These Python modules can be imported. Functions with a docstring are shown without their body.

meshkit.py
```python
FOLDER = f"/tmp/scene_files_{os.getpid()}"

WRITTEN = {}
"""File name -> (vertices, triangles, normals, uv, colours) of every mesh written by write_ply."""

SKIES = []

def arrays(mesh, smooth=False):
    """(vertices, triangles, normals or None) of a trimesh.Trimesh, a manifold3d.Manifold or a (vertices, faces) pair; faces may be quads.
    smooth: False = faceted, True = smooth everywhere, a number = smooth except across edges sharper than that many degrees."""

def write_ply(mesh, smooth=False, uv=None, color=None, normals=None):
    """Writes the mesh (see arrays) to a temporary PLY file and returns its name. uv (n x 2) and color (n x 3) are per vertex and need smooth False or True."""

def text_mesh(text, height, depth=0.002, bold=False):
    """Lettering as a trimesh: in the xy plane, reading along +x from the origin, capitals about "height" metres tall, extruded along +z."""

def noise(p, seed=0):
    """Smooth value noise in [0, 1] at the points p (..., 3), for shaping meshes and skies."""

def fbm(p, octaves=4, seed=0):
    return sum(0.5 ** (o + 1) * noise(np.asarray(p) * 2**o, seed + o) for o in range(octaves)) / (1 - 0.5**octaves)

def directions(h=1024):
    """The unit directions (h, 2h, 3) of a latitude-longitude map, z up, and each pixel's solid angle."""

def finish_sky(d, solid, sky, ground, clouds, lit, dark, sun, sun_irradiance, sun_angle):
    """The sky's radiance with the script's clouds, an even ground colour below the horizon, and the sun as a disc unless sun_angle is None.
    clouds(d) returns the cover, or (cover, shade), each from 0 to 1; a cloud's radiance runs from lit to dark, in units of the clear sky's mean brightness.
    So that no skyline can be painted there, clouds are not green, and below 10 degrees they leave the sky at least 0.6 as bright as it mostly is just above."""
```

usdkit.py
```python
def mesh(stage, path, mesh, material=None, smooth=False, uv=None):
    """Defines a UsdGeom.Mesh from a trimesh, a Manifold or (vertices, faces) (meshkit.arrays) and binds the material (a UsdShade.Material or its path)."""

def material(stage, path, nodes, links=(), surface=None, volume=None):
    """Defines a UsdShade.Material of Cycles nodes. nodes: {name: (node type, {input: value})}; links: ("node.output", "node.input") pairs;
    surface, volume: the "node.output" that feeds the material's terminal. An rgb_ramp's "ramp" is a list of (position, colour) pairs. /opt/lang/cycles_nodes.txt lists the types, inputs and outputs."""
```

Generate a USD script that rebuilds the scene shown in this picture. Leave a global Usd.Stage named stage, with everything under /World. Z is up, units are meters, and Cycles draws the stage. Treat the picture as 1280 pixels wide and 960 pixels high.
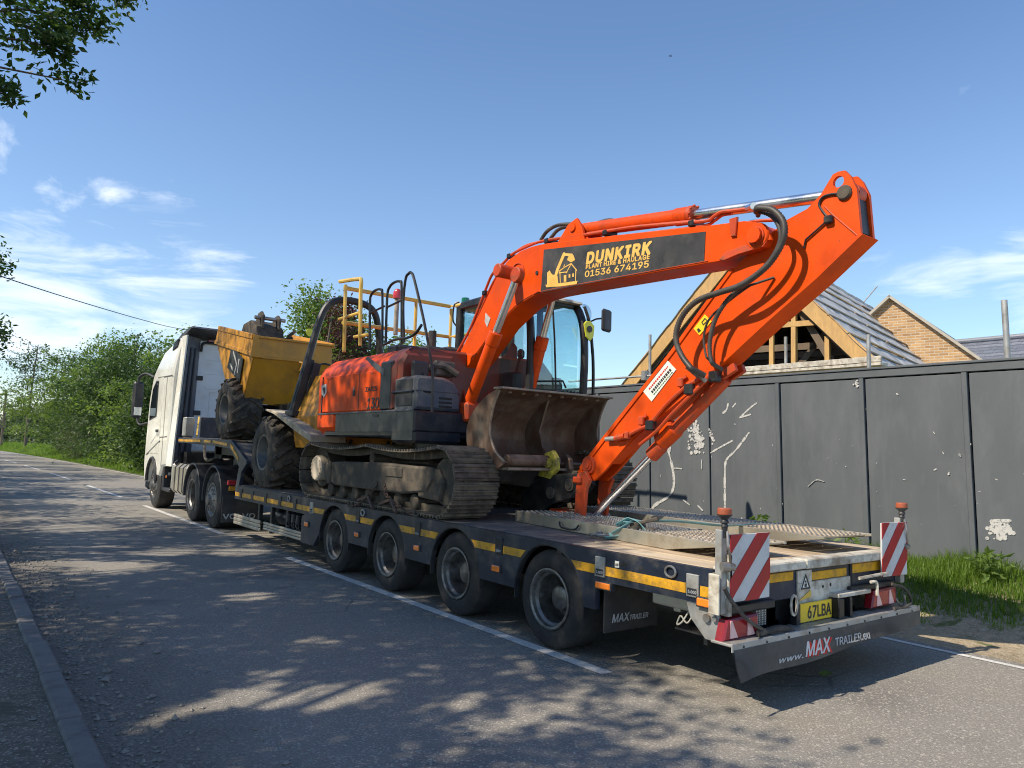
import math
import numpy as np
import trimesh, mapbox_earcut, manifold3d
from shapely.geometry import Polygon, Point, box as sbox
from shapely.ops import unary_union
from pxr import Usd, UsdGeom, UsdLux, UsdShade, Sdf, Gf, Vt
import usdkit, meshkit

stage = Usd.Stage.CreateInMemory()
UsdGeom.SetStageUpAxis(stage, 'Z'); UsdGeom.SetStageMetersPerUnit(stage, 1.0)
UsdGeom.Xform.Define(stage, '/World'); UsdGeom.Scope.Define(stage, '/World/Looks')
rng = np.random.default_rng(7)

# ---------------------------------------------------------------- camera, sky, sun, exposure
# world: +Y runs along the road away from the camera, +X to the right, z up; metres
cam = UsdGeom.Camera.Define(stage, '/World/camera')
RIGHT = (0.795177, -0.605452, 0.033478); UP = (-0.081055, -0.051415, 0.995383); FWD = (0.600935, 0.794219, 0.089958)
cam.AddTransformOp().Set(Gf.Matrix4d(*RIGHT, 0, *UP, 0, *[-v for v in FWD], 0, 0, 0, 1.545, 1))
cam.CreateHorizontalApertureAttr(36.0); cam.CreateVerticalApertureAttr(27.0); cam.CreateFocalLengthAttr(36.0 * 933.72 / 1280)
cam.CreateClippingRangeAttr((0.05, 5000.0)); cam.CreateExposureAttr(0.34)
SUN = np.array([-0.97, 0.17, 1.0]); SUN /= np.linalg.norm(SUN)
SUN_EL, SUN_ROT = math.asin(SUN[2]), math.atan2(SUN[0], SUN[1])
sun = UsdLux.DistantLight.Define(stage, '/World/sun')
zx = np.cross([0, 0, 1.0], SUN); zx /= np.linalg.norm(zx); zy = np.cross(SUN, zx)
sun.AddTransformOp().Set(Gf.Matrix4d(*zx, 0, *zy, 0, *SUN, 0, 0, 0, 0, 1))
sun.CreateIntensityAttr(1.25); sun.CreateNormalizeAttr(True); sun.CreateAngleAttr(0.53); sun.CreateColorAttr(Gf.Vec3f(1.0, 0.90, 0.75))
def sky_look():
    nd = {'tc': ('texture_coordinate', {}),
          'sky': ('sky_texture', {'sky_type': 'single_scattering', 'sun_disc': False, 'sun_elevation': SUN_EL, 'sun_rotation': SUN_ROT, 'air_density': 1.15, 'aerosol_density': 0.12, 'ozone_density': 6.0}),
          'mp': ('mapping', {'mapping_type': 'point', 'scale': (3.0, 3.0, 15.0), 'rotation': (0.05, 0.09, 0.0)}),
          'n': ('noise_texture', {'scale': 1.5, 'detail': 10.0, 'roughness': 0.62, 'distortion': 0.6}),       # drawn-out streaks
          'mp2': ('mapping', {'mapping_type': 'point', 'scale': (9.0, 9.0, 12.0), 'location': (2.3, 0.4, 1.1)}),
          'n2': ('noise_texture', {'scale': 1.4, 'detail': 10.0, 'roughness': 0.6, 'distortion': 0.3}),       # puffs
          'sx': ('separate_xyz', {}), 'gb': ('rgb_ramp', {'ramp': [(0.0, (.10,) * 3), (0.3, (.03,) * 3), (0.5, (0,) * 3), (1.0, (0,) * 3)]}),
          'mix': ('mix_color', {'b': (7.6, 7.9, 8.3)}), 'bg': ('background_shader', {'strength': 0.14})}
    lk = [('tc.generated', 'mp.vector'), ('mp.vector', 'n.vector'), ('tc.generated', 'mp2.vector'), ('mp2.vector', 'n2.vector'), ('tc.generated', 'sx.vector'), ('sx.z', 'gb.fac')]
    prev = 'gb.color'
    # banks of cloud: azimuth from +Y towards +X, elevation, half width (degrees), noise, bias, strength
    for k, (az, el, hw, nz, bias, amp) in enumerate(((3.5, 9.0, 7.8, 'n', .46, .66), (12.0, 11.6, 9.0, 'n', .37, .8), (66.0, 12.2, 6.5, 'n', .37, .6), (58.0, 15.5, 6.0, 'n', .26, .4), (73.0, 12.0, 7.0, 'n', .36, .65),
                                                 (7.8, 17.4, 3.4, 'n2', .33, .8), (5.0, 16.0, 2.8, 'n2', .34, .8), (1.2, 18.0, 3.2, 'n2', .38, .85), (68.0, 24.5, 2.2, 'n2', .25, .7), (-20.0, 12.0, 14.0, 'n', .4, .9), (110.0, 14.0, 16.0, 'n', .4, .9), (190.0, 16.0, 20.0, 'n', .35, .9), (265.0, 14.0, 18.0, 'n', .35, .9))):
        a, e = math.radians(az), math.radians(el); d = (math.sin(a) * math.cos(e), math.cos(a) * math.cos(e), math.sin(e))
        nd[f'd{k}'] = ('vector_math', {'math_type': 'dot_product', 'vector2': d})
        nd[f'm{k}'] = ('map_range', {'range_type': 'smoothstep', 'from_min': math.cos(math.radians(hw)), 'from_max': math.cos(math.radians(hw * .12)), 'to_min': 0.0, 'to_max': bias, 'clamp': True})
        nd[f's{k}'] = ('math', {'math_type': 'add'})
        nd[f't{k}'] = ('map_range', {'range_type': 'smoothstep', 'from_min': .74, 'from_max': 1.12, 'to_min': 0.0, 'to_max': amp, 'clamp': True})
        nd[f'x{k}'] = ('math', {'math_type': 'maximum'})
        lk += [('tc.generated', f'd{k}.vector1'), (f'd{k}.value', f'm{k}.value'), (f'm{k}.result', f's{k}.value1'), (f'{nz}.fac', f's{k}.value2'), (f's{k}.value', f't{k}.value'), (f't{k}.result', f'x{k}.value1'), (prev, f'x{k}.value2')]
        prev = f'x{k}.value'
    lk += [(prev, 'mix.fac'), ('sky.color', 'mix.a'), ('mix.result', 'bg.color')]
    usdkit.material(stage, '/World/Looks/sky_air', nd, lk, surface='bg.background')
sky_look()
dome = UsdLux.DomeLight.Define(stage, '/World/sky')
UsdShade.MaterialBindingAPI.Apply(dome.GetPrim()).Bind(UsdShade.Material.Get(stage, '/World/Looks/sky_air'))
dome.GetPrim().SetCustomDataByKey('kind', 'structure')

# ---------------------------------------------------------------- materials
LOOKS = {}
def c3(c, k=1.0): return tuple(min(1.0, float(v) * k) for v in c)
def mat(name, col, rough=0.5, metal=0.0, var=0.18, vscale=2.5, dirt=None, dscale=3.0, damt=0.45, dsharp=0.12, bump=0.0, bscale=60.0, coat=0.0, stretch=(1, 1, 1), spec=0.5, fine=0.0, chips=None, streak=None):
    """a painted, dusty or worn surface: base colour with cloudy variation, an optional second colour of dirt or wear, fine relief"""
    nd = {'g': ('geometry', {}), 'mp': ('mapping', {'mapping_type': 'point', 'scale': stretch}),
          'n1': ('noise_texture', {'scale': vscale, 'detail': 6.0, 'roughness': 0.6}),
          'r1': ('rgb_ramp', {'ramp': [(0.3, c3(col, 1 - var)), (0.7, c3(col, 1 + var * 0.6))]}),
          'rr': ('map_range', {'from_min': 0.3, 'from_max': 0.7, 'to_min': max(0.03, rough - 0.1), 'to_max': min(1, rough + 0.12)}),
          'p': ('principled_bsdf', {'roughness': rough, 'metallic': metal, 'coat_weight': coat, 'specular_ior_level': spec})}
    lk = [('g.position', 'mp.vector'), ('mp.vector', 'n1.vector'), ('n1.fac', 'r1.fac'), ('n1.fac', 'rr.value'), ('rr.result', 'p.roughness')]
    out = 'r1.color'
    if dirt is not None:
        nd['n2'] = ('noise_texture', {'scale': dscale, 'detail': 9.0, 'roughness': 0.68})
        nd['r2'] = ('rgb_ramp', {'ramp': [(0.0, (0, 0, 0)), (1 - damt - dsharp, (0, 0, 0)), (1 - damt + dsharp, (1, 1, 1)), (1.0, (1, 1, 1))]})
        nd['mx'] = ('mix_color', {'b': tuple(dirt)})
        lk += [('mp.vector', 'n2.vector'), ('n2.fac', 'r2.fac'), ('r2.color', 'mx.fac'), (out, 'mx.a')]
        out = 'mx.result'
    for tag_, cfg in (('c', chips), ('k', streak)):                                # small chips; streaks that run down
        if cfg is None: continue
        colr, sc, amt, st = cfg
        nd['m' + tag_] = ('mapping', {'mapping_type': 'point', 'scale': st}); nd['n' + tag_] = ('noise_texture', {'scale': sc, 'detail': 7.0, 'roughness': 0.65})
        nd['r' + tag_] = ('rgb_ramp', {'ramp': [(0.0, (0, 0, 0)), (1 - amt, (0, 0, 0)), (1 - amt + (0.025 if tag_ == 'c' else 0.16), (1, 1, 1) if tag_ == 'c' else (.7, .7, .7)), (1.0, (1, 1, 1) if tag_ == 'c' else (.7, .7, .7))]}); nd['x' + tag_] = ('mix_color', {'b': colr})
        lk += [('g.position', f'm{tag_}.vector'), (f'm{tag_}.vector', f'n{tag_}.vector'), (f'n{tag_}.fac', f'r{tag_}.fac'), (f'r{tag_}.color', f'x{tag_}.fac'), (out, f'x{tag_}.a')]; out = f'x{tag_}.result'
    if fine > 0:
        nd['n4'] = ('noise_texture', {'scale': 220.0, 'detail': 3.0, 'roughness': 0.7})
        nd['r4'] = ('rgb_ramp', {'ramp': [(0.35, c3((1, 1, 1), 1 - fine)), (0.65, (1, 1, 1))]})
        nd['mf'] = ('mix_color', {'blend_type': 'multiply', 'fac': 1.0})
        lk += [('g.position', 'n4.vector'), ('n4.fac', 'r4.fac'), (out, 'mf.a'), ('r4.color', 'mf.b')]
        out = 'mf.result'
    lk.append((out, 'p.base_color'))
    if bump > 0:
        nd['n3'] = ('noise_texture', {'scale': bscale, 'detail': 4.0, 'roughness': 0.6})
        nd['b'] = ('bump', {'strength': min(1.0, bump), 'distance': 0.01})
        lk += [('mp.vector', 'n3.vector'), ('n3.fac', 'b.height'), ('b.normal', 'p.normal')]
    LOOKS[name] = usdkit.material(stage, '/World/Looks/' + name, nd, lk, surface='p.BSDF')
    return LOOKS[name]

DUST = (0.30, 0.25, 0.18); MUD = (0.17, 0.135, 0.10)
mat('orange_paint', (0.71, 0.070, 0.001), 0.42, var=0.12, dirt=(0.50, 0.055, 0.006), dscale=2.2, damt=0.42, bump=0.06, bscale=25, spec=0.22, chips=((0.10, 0.045, 0.03), 17.0, 0.315, (1, 1, 1)), streak=((0.42, 0.075, 0.02), 3.0, 0.42, (1, 1.6, .22)))
mat('orange_worn', (0.52, 0.055, 0.008), 0.5, var=0.2, dirt=(0.16, 0.07, 0.035), dscale=9, damt=0.38, bump=0.12)
mat('orange_cylinder', (0.66, 0.064, 0.003), 0.4, var=0.12, dirt=(0.36, 0.05, 0.012), dscale=6, damt=0.42, spec=0.25, chips=((0.08, 0.04, 0.03), 24.0, 0.32, (1, 1, 1)))
mat('orange_lamp', (0.42, 0.085, 0.03), 0.4, var=0.2, vscale=20, dirt=(0.25, 0.09, 0.05), dscale=20, damt=0.45, coat=0.15)
mat('sticker_black', (0.035, 0.036, 0.038), 0.42, var=0.25, dirt=(0.075, 0.07, 0.065), dscale=4, damt=0.45)
mat('sticker_gold', (0.72, 0.43, 0.10), 0.45, var=0.15, vscale=9)
mat('sticker_white', (0.74, 0.74, 0.66), 0.5, var=0.08, dirt=(0.45, 0.42, 0.34), dscale=14, damt=0.36)
mat('sticker_yellow', (0.85, 0.58, 0.02), 0.45, var=0.1)
mat('print_dark', (0.03, 0.03, 0.03), 0.5)
mat('print_green', (0.10, 0.2, 0.13), 0.5)
mat('print_red', (0.55, 0.02, 0.02), 0.5)
mat('print_grey', (0.42, 0.42, 0.42), 0.6, var=0.3, vscale=20)
mat('chrome', (0.82, 0.82, 0.82), 0.24, metal=1.0, var=0.05)
mat('steel', (0.42, 0.41, 0.39), 0.42, metal=0.8, var=0.25, dirt=(0.24, 0.19, 0.14), dscale=7, damt=0.45)
mat('aluminium', (0.54, 0.49, 0.39), 0.40, metal=0.75, var=0.25, dirt=(0.36, 0.29, 0.20), dscale=5, damt=0.42, bump=0.08)
mat('dusty_steel', (0.44, 0.38, 0.29), 0.72, metal=0.1, var=0.25, dirt=(0.27, 0.22, 0.16), dscale=6, damt=0.45, bump=0.2)
mat('hose_rubber', (0.035, 0.033, 0.03), 0.5, var=0.25, dirt=(0.12, 0.10, 0.08), dscale=8, damt=0.42)
mat('dusty_hose', (0.065, 0.057, 0.05), 0.55, var=0.3, dirt=(0.03, 0.028, 0.026), dscale=12, damt=0.45, bump=0.1)
mat('black_paint', (0.012, 0.0125, 0.014), 0.36, var=0.25, dirt=(0.04, 0.037, 0.033), dscale=5, damt=0.42)
mat('black_plastic', (0.022, 0.023, 0.026), 0.5, var=0.2, dirt=(0.06, 0.055, 0.05), dscale=4, damt=0.4, bump=0.06, bscale=140)
mat('grey_plastic', (0.055, 0.062, 0.078), 0.42, var=0.12, dirt=(0.16, 0.15, 0.13), dscale=4, damt=0.38)
mat('dark_panel', (0.010, 0.013, 0.019), 0.34, var=0.25, dirt=(0.045, 0.042, 0.038), dscale=4, damt=0.40)
mat('mud_steel', (0.065, 0.055, 0.043), 0.75, metal=0.15, var=0.35, vscale=8, dirt=(0.125, 0.098, 0.068), dscale=7, damt=0.43, bump=0.35, bscale=35)
mat('track_steel', (0.105, 0.088, 0.068), 0.58, metal=0.3, var=0.35, vscale=9, dirt=(0.20, 0.16, 0.11), dscale=9, damt=0.45, bump=0.35, bscale=50)
mat('bucket_steel', (0.145, 0.078, 0.048), 0.6, metal=0.3, var=0.35, vscale=4, dirt=(0.22, 0.17, 0.125), dscale=5, damt=0.44, bump=0.25, bscale=30, stretch=(1, 1, 0.5))
mat('bucket_edge', (0.30, 0.235, 0.17), 0.55, metal=0.35, var=0.3, vscale=7, dirt=(0.14, 0.09, 0.065), dscale=9, damt=0.4, bump=0.2)
mat('yellow_paint', (0.52, 0.235, 0.018), 0.48, var=0.15, dirt=(0.30, 0.145, 0.03), dscale=2.6, damt=0.42, bump=0.08)
mat('rail_yellow', (0.66, 0.42, 0.07), 0.5, var=0.2, dirt=(0.5, 0.38, 0.16), dscale=8, damt=0.42)
mat('hitch_yellow', (0.42, 0.36, 0.03), 0.6, var=0.3, dirt=(0.15, 0.12, 0.05), dscale=14, damt=0.45)
mat('bright_yellow', (0.72, 0.68, 0.04), 0.45, var=0.1)
mat('reflector_amber', (0.66, 0.33, 0.012), 0.4, var=0.2, vscale=9, dirt=(0.20, 0.12, 0.045), dscale=12, damt=0.42, chips=((0.03, 0.03, 0.04), 30.0, 0.33, (1, 1, 1)))
mat('navy_paint', (0.012, 0.018, 0.034), 0.40, var=0.35, dirt=(0.075, 0.068, 0.058), dscale=5, damt=0.40, bump=0.06)
mat('navy_deck', (0.10, 0.10, 0.105), 0.62, metal=0.2, var=0.3, dirt=(0.24, 0.20, 0.155), dscale=4.5, damt=0.48, bump=0.2, bscale=50)
mat('worn_white', (0.56, 0.52, 0.43), 0.6, var=0.25, dirt=(0.20, 0.155, 0.11), dscale=9, damt=0.44, bump=0.12)
mat('galvanised', (0.40, 0.40, 0.38), 0.5, metal=0.5, var=0.25, dirt=(0.26, 0.22, 0.17), dscale=7, damt=0.42)
mat('board_white', (0.55, 0.55, 0.54), 0.45, var=0.08, dirt=(0.36, 0.34, 0.31), dscale=5, damt=0.4)
mat('board_red', (0.36, 0.018, 0.022), 0.42, var=0.15, dirt=(0.22, 0.02, 0.02), dscale=6, damt=0.4)
mat('lens_red', (0.26, 0.010, 0.016), 0.22, var=0.15, dirt=(0.16, 0.03, 0.03), dscale=12, damt=0.42, coat=0.4)
mat('lens_pink', (0.66, 0.42, 0.40), 0.25, var=0.1, coat=0.5)
mat('lens_orange', (0.85, 0.22, 0.02), 0.25, var=0.1, coat=0.6)
mat('plate_yellow', (0.78, 0.52, 0.03), 0.4, var=0.1, dirt=(0.55, 0.4, 0.1), dscale=10, damt=0.38)
mat('flap_rubber', (0.05, 0.048, 0.047), 0.6, var=0.25, dirt=(0.105, 0.095, 0.082), dscale=2.0, damt=0.46, bump=0.05)
mat('flap_black', (0.028, 0.027, 0.027), 0.6, var=0.25, dirt=(0.07, 0.062, 0.052), dscale=3, damt=0.44)
mat('maroon_paint', (0.16, 0.026, 0.012), 0.4, var=0.2, dirt=(0.07, 0.03, 0.02), dscale=5, damt=0.42)
mat('tyre_rubber', (0.015, 0.0145, 0.0145), 0.72, var=0.25, dirt=(0.05, 0.043, 0.035), dscale=5, damt=0.40, bump=0.15, bscale=60)
mat('tractor_tyre', (0.030, 0.026, 0.022), 0.75, var=0.3, dirt=(0.11, 0.085, 0.06), dscale=4, damt=0.46, bump=0.2, bscale=40)
mat('rim_silver', (0.22, 0.215, 0.205), 0.42, metal=0.7, var=0.25, dirt=(0.075, 0.065, 0.055), dscale=8, damt=0.48)
mat('rim_dark', (0.12, 0.12, 0.12), 0.45, metal=0.5, var=0.2, dirt=(0.2, 0.17, 0.14), dscale=8, damt=0.4)
mat('white_paint', (0.74, 0.72, 0.65), 0.22, streak=((0.52, 0.48, 0.40), 3.0, 0.40, (1, 1.5, .2)), var=0.04, vscale=1.2, dirt=(0.60, 0.56, 0.47), dscale=2.0, damt=0.40, coat=0.5)
mat('white_rear', (0.66, 0.68, 0.70), 0.4, var=0.06, dirt=(0.55, 0.55, 0.54), dscale=3, damt=0.4)
mat('seam_dark', (0.12, 0.12, 0.115), 0.6)
mat('fence_grey', (0.092, 0.103, 0.110), 0.58, var=0.12, vscale=1.3, streak=((0.112, 0.121, 0.127), 2.6, 0.46, (1, 3.2, .25)), dirt=(0.118, 0.129, 0.134), dscale=3.0, damt=0.42, bump=0.10, bscale=45, stretch=(1, 1, 0.35), fine=0.12)
mat('fence_trim', (0.090, 0.101, 0.107), 0.55, var=0.12, vscale=4, bump=0.06)
mat('paint_splash', (0.47, 0.46, 0.43), 0.65, var=0.15, vscale=20, dirt=(0.14, 0.15, 0.15), dscale=30, damt=0.42, dsharp=0.04)
mat('new_timber', (0.52, 0.31, 0.105), 0.65, var=0.22, vscale=6, dirt=(0.42, 0.24, 0.09), dscale=9, damt=0.42, stretch=(2, 2, 0.6), bump=0.12)
mat('old_timber', (0.16, 0.115, 0.075), 0.8, var=0.3, vscale=5, bump=0.3)
mat('dark_inside', (0.02, 0.018, 0.016), 0.9)
mat('membrane', (0.58, 0.565, 0.54), 0.72, var=0.35, vscale=2.6, dirt=(0.36, 0.35, 0.34), dscale=2.4, damt=0.46, bump=1.0, bscale=4.5, stretch=(1, 1, 1))
mat('batten_wood', (0.30, 0.22, 0.14), 0.75, var=0.3, vscale=5)
mat('brick_buff', (0.40, 0.25, 0.125), 0.8, var=0.25, vscale=7, bump=0.2)
mat('brick_tan', (0.47, 0.31, 0.17), 0.8, var=0.2, vscale=7, bump=0.2)
mat('brick_brown', (0.30, 0.17, 0.085), 0.8, var=0.25, vscale=7, bump=0.2)
mat('mortar', (0.44, 0.38, 0.30), 0.9, var=0.1, bump=0.2)
mat('verge_tile', (0.40, 0.36, 0.29), 0.75, var=0.2)
mat('slate', (0.14, 0.15, 0.175), 0.55, var=0.22, vscale=5, bump=0.1)
mat('slate_light', (0.18, 0.19, 0.215), 0.55, var=0.2, vscale=5, bump=0.1)
mat('bark', (0.10, 0.078, 0.055), 0.85, var=0.35, vscale=9, bump=0.6, bscale=25, stretch=(1, 1, 0.3))
mat('pole_wood', (0.13, 0.10, 0.07), 0.85, var=0.25, bump=0.3)
mat('kerb_concrete', (0.20, 0.19, 0.18), 0.8, var=0.2, vscale=3, dirt=(0.12, 0.11, 0.10), dscale=6, damt=0.44, bump=0.35, bscale=80, fine=0.25)
mat('road_paint', (0.60, 0.58, 0.54), 0.7, var=0.15, vscale=6, dirt=(0.24, 0.23, 0.22), dscale=28, damt=0.40, dsharp=0.05, bump=0.3, bscale=150)
mat('wood_deck', (0.50, 0.385, 0.255), 0.75, var=0.25, vscale=4, dirt=(0.32, 0.24, 0.155), dscale=5, damt=0.46, stretch=(2.2, 0.25, 1), bump=0.3, bscale=25, fine=0.2)
mat('wood_deck_pale', (0.60, 0.49, 0.34), 0.75, var=0.2, vscale=4, dirt=(0.38, 0.29, 0.19), dscale=5, damt=0.44, stretch=(2.2, 0.25, 1), bump=0.3, bscale=25, fine=0.2)
mat('strap_teal', (0.17, 0.36, 0.38), 0.8, var=0.2, vscale=12, dirt=(0.26, 0.30, 0.27), dscale=16, damt=0.4, bump=0.25, bscale=200)
mat('chain_rust', (0.12, 0.075, 0.055), 0.6, metal=0.4, var=0.3, vscale=12)
mat('green_lamp', (0.01, 0.16, 0.10), 0.25, coat=0.5)
mat('red_lamp', (0.55, 0.05, 0.06), 0.25, coat=0.5)
mat('stone_chip', (0.24, 0.22, 0.19), 0.85, var=0.4, vscale=15)
mat('bird_dark', (0.02, 0.02, 0.02), 0.8)
mat('seat_cloth', (0.05, 0.06, 0.075), 0.8)

def leafmat(name, c_dark, c_mid, c_light, trans=0.35):
    LOOKS[name] = usdkit.material(stage, '/World/Looks/' + name, {
        'g': ('geometry', {}), 'r': ('rgb_ramp', {'ramp': [(0.0, c_dark), (0.55, c_mid), (1.0, c_light)]}),
        'n': ('noise_texture', {'scale': 0.55, 'detail': 3.0}), 'rn': ('map_range', {'from_min': 0.3, 'from_max': 0.7, 'to_min': -0.28, 'to_max': 0.28}),
        'a': ('math', {'math_type': 'add', 'use_clamp': True}),
        'p': ('principled_bsdf', {'roughness': 0.48, 'specular_ior_level': 0.35}), 't': ('translucent_bsdf', {}),
        'br': ('mix_color', {'blend_type': 'multiply', 'fac': 1.0, 'b': (1.5, 1.55, 0.75)}), 'm': ('mix_closure', {'fac': trans})},
        [('g.position', 'n.vector'), ('n.fac', 'rn.value'), ('g.random_per_island', 'a.value1'), ('rn.result', 'a.value2'), ('a.value', 'r.fac'),
         ('r.color', 'p.base_color'), ('r.color', 'br.a'), ('br.result', 't.color'), ('p.BSDF', 'm.closure1'), ('t.BSDF', 'm.closure2')], surface='m.closure')
leafmat('leaf_ash', (0.035, 0.068, 0.018), (0.070, 0.120, 0.032), (0.12, 0.175, 0.046), 0.42)
leafmat('leaf_hedge', (0.050, 0.092, 0.028), (0.115, 0.180, 0.055), (0.215, 0.275, 0.10))
leafmat('leaf_light', (0.13, 0.195, 0.048), (0.25, 0.325, 0.09), (0.37, 0.41, 0.145), 0.45)
leafmat('leaf_grey', (0.09, 0.125, 0.058), (0.165, 0.205, 0.10), (0.26, 0.29, 0.165))
leafmat('leaf_copper', (0.060, 0.020, 0.022), (0.125, 0.042, 0.042), (0.21, 0.085, 0.07), 0.25)
leafmat('leaf_far', (0.060, 0.095, 0.045), (0.095, 0.135, 0.060), (0.135, 0.17, 0.085), 0.3)
leafmat('grass_blade', (0.13, 0.21, 0.03), (0.27, 0.39, 0.06), (0.44, 0.48, 0.15), 0.45)

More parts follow.
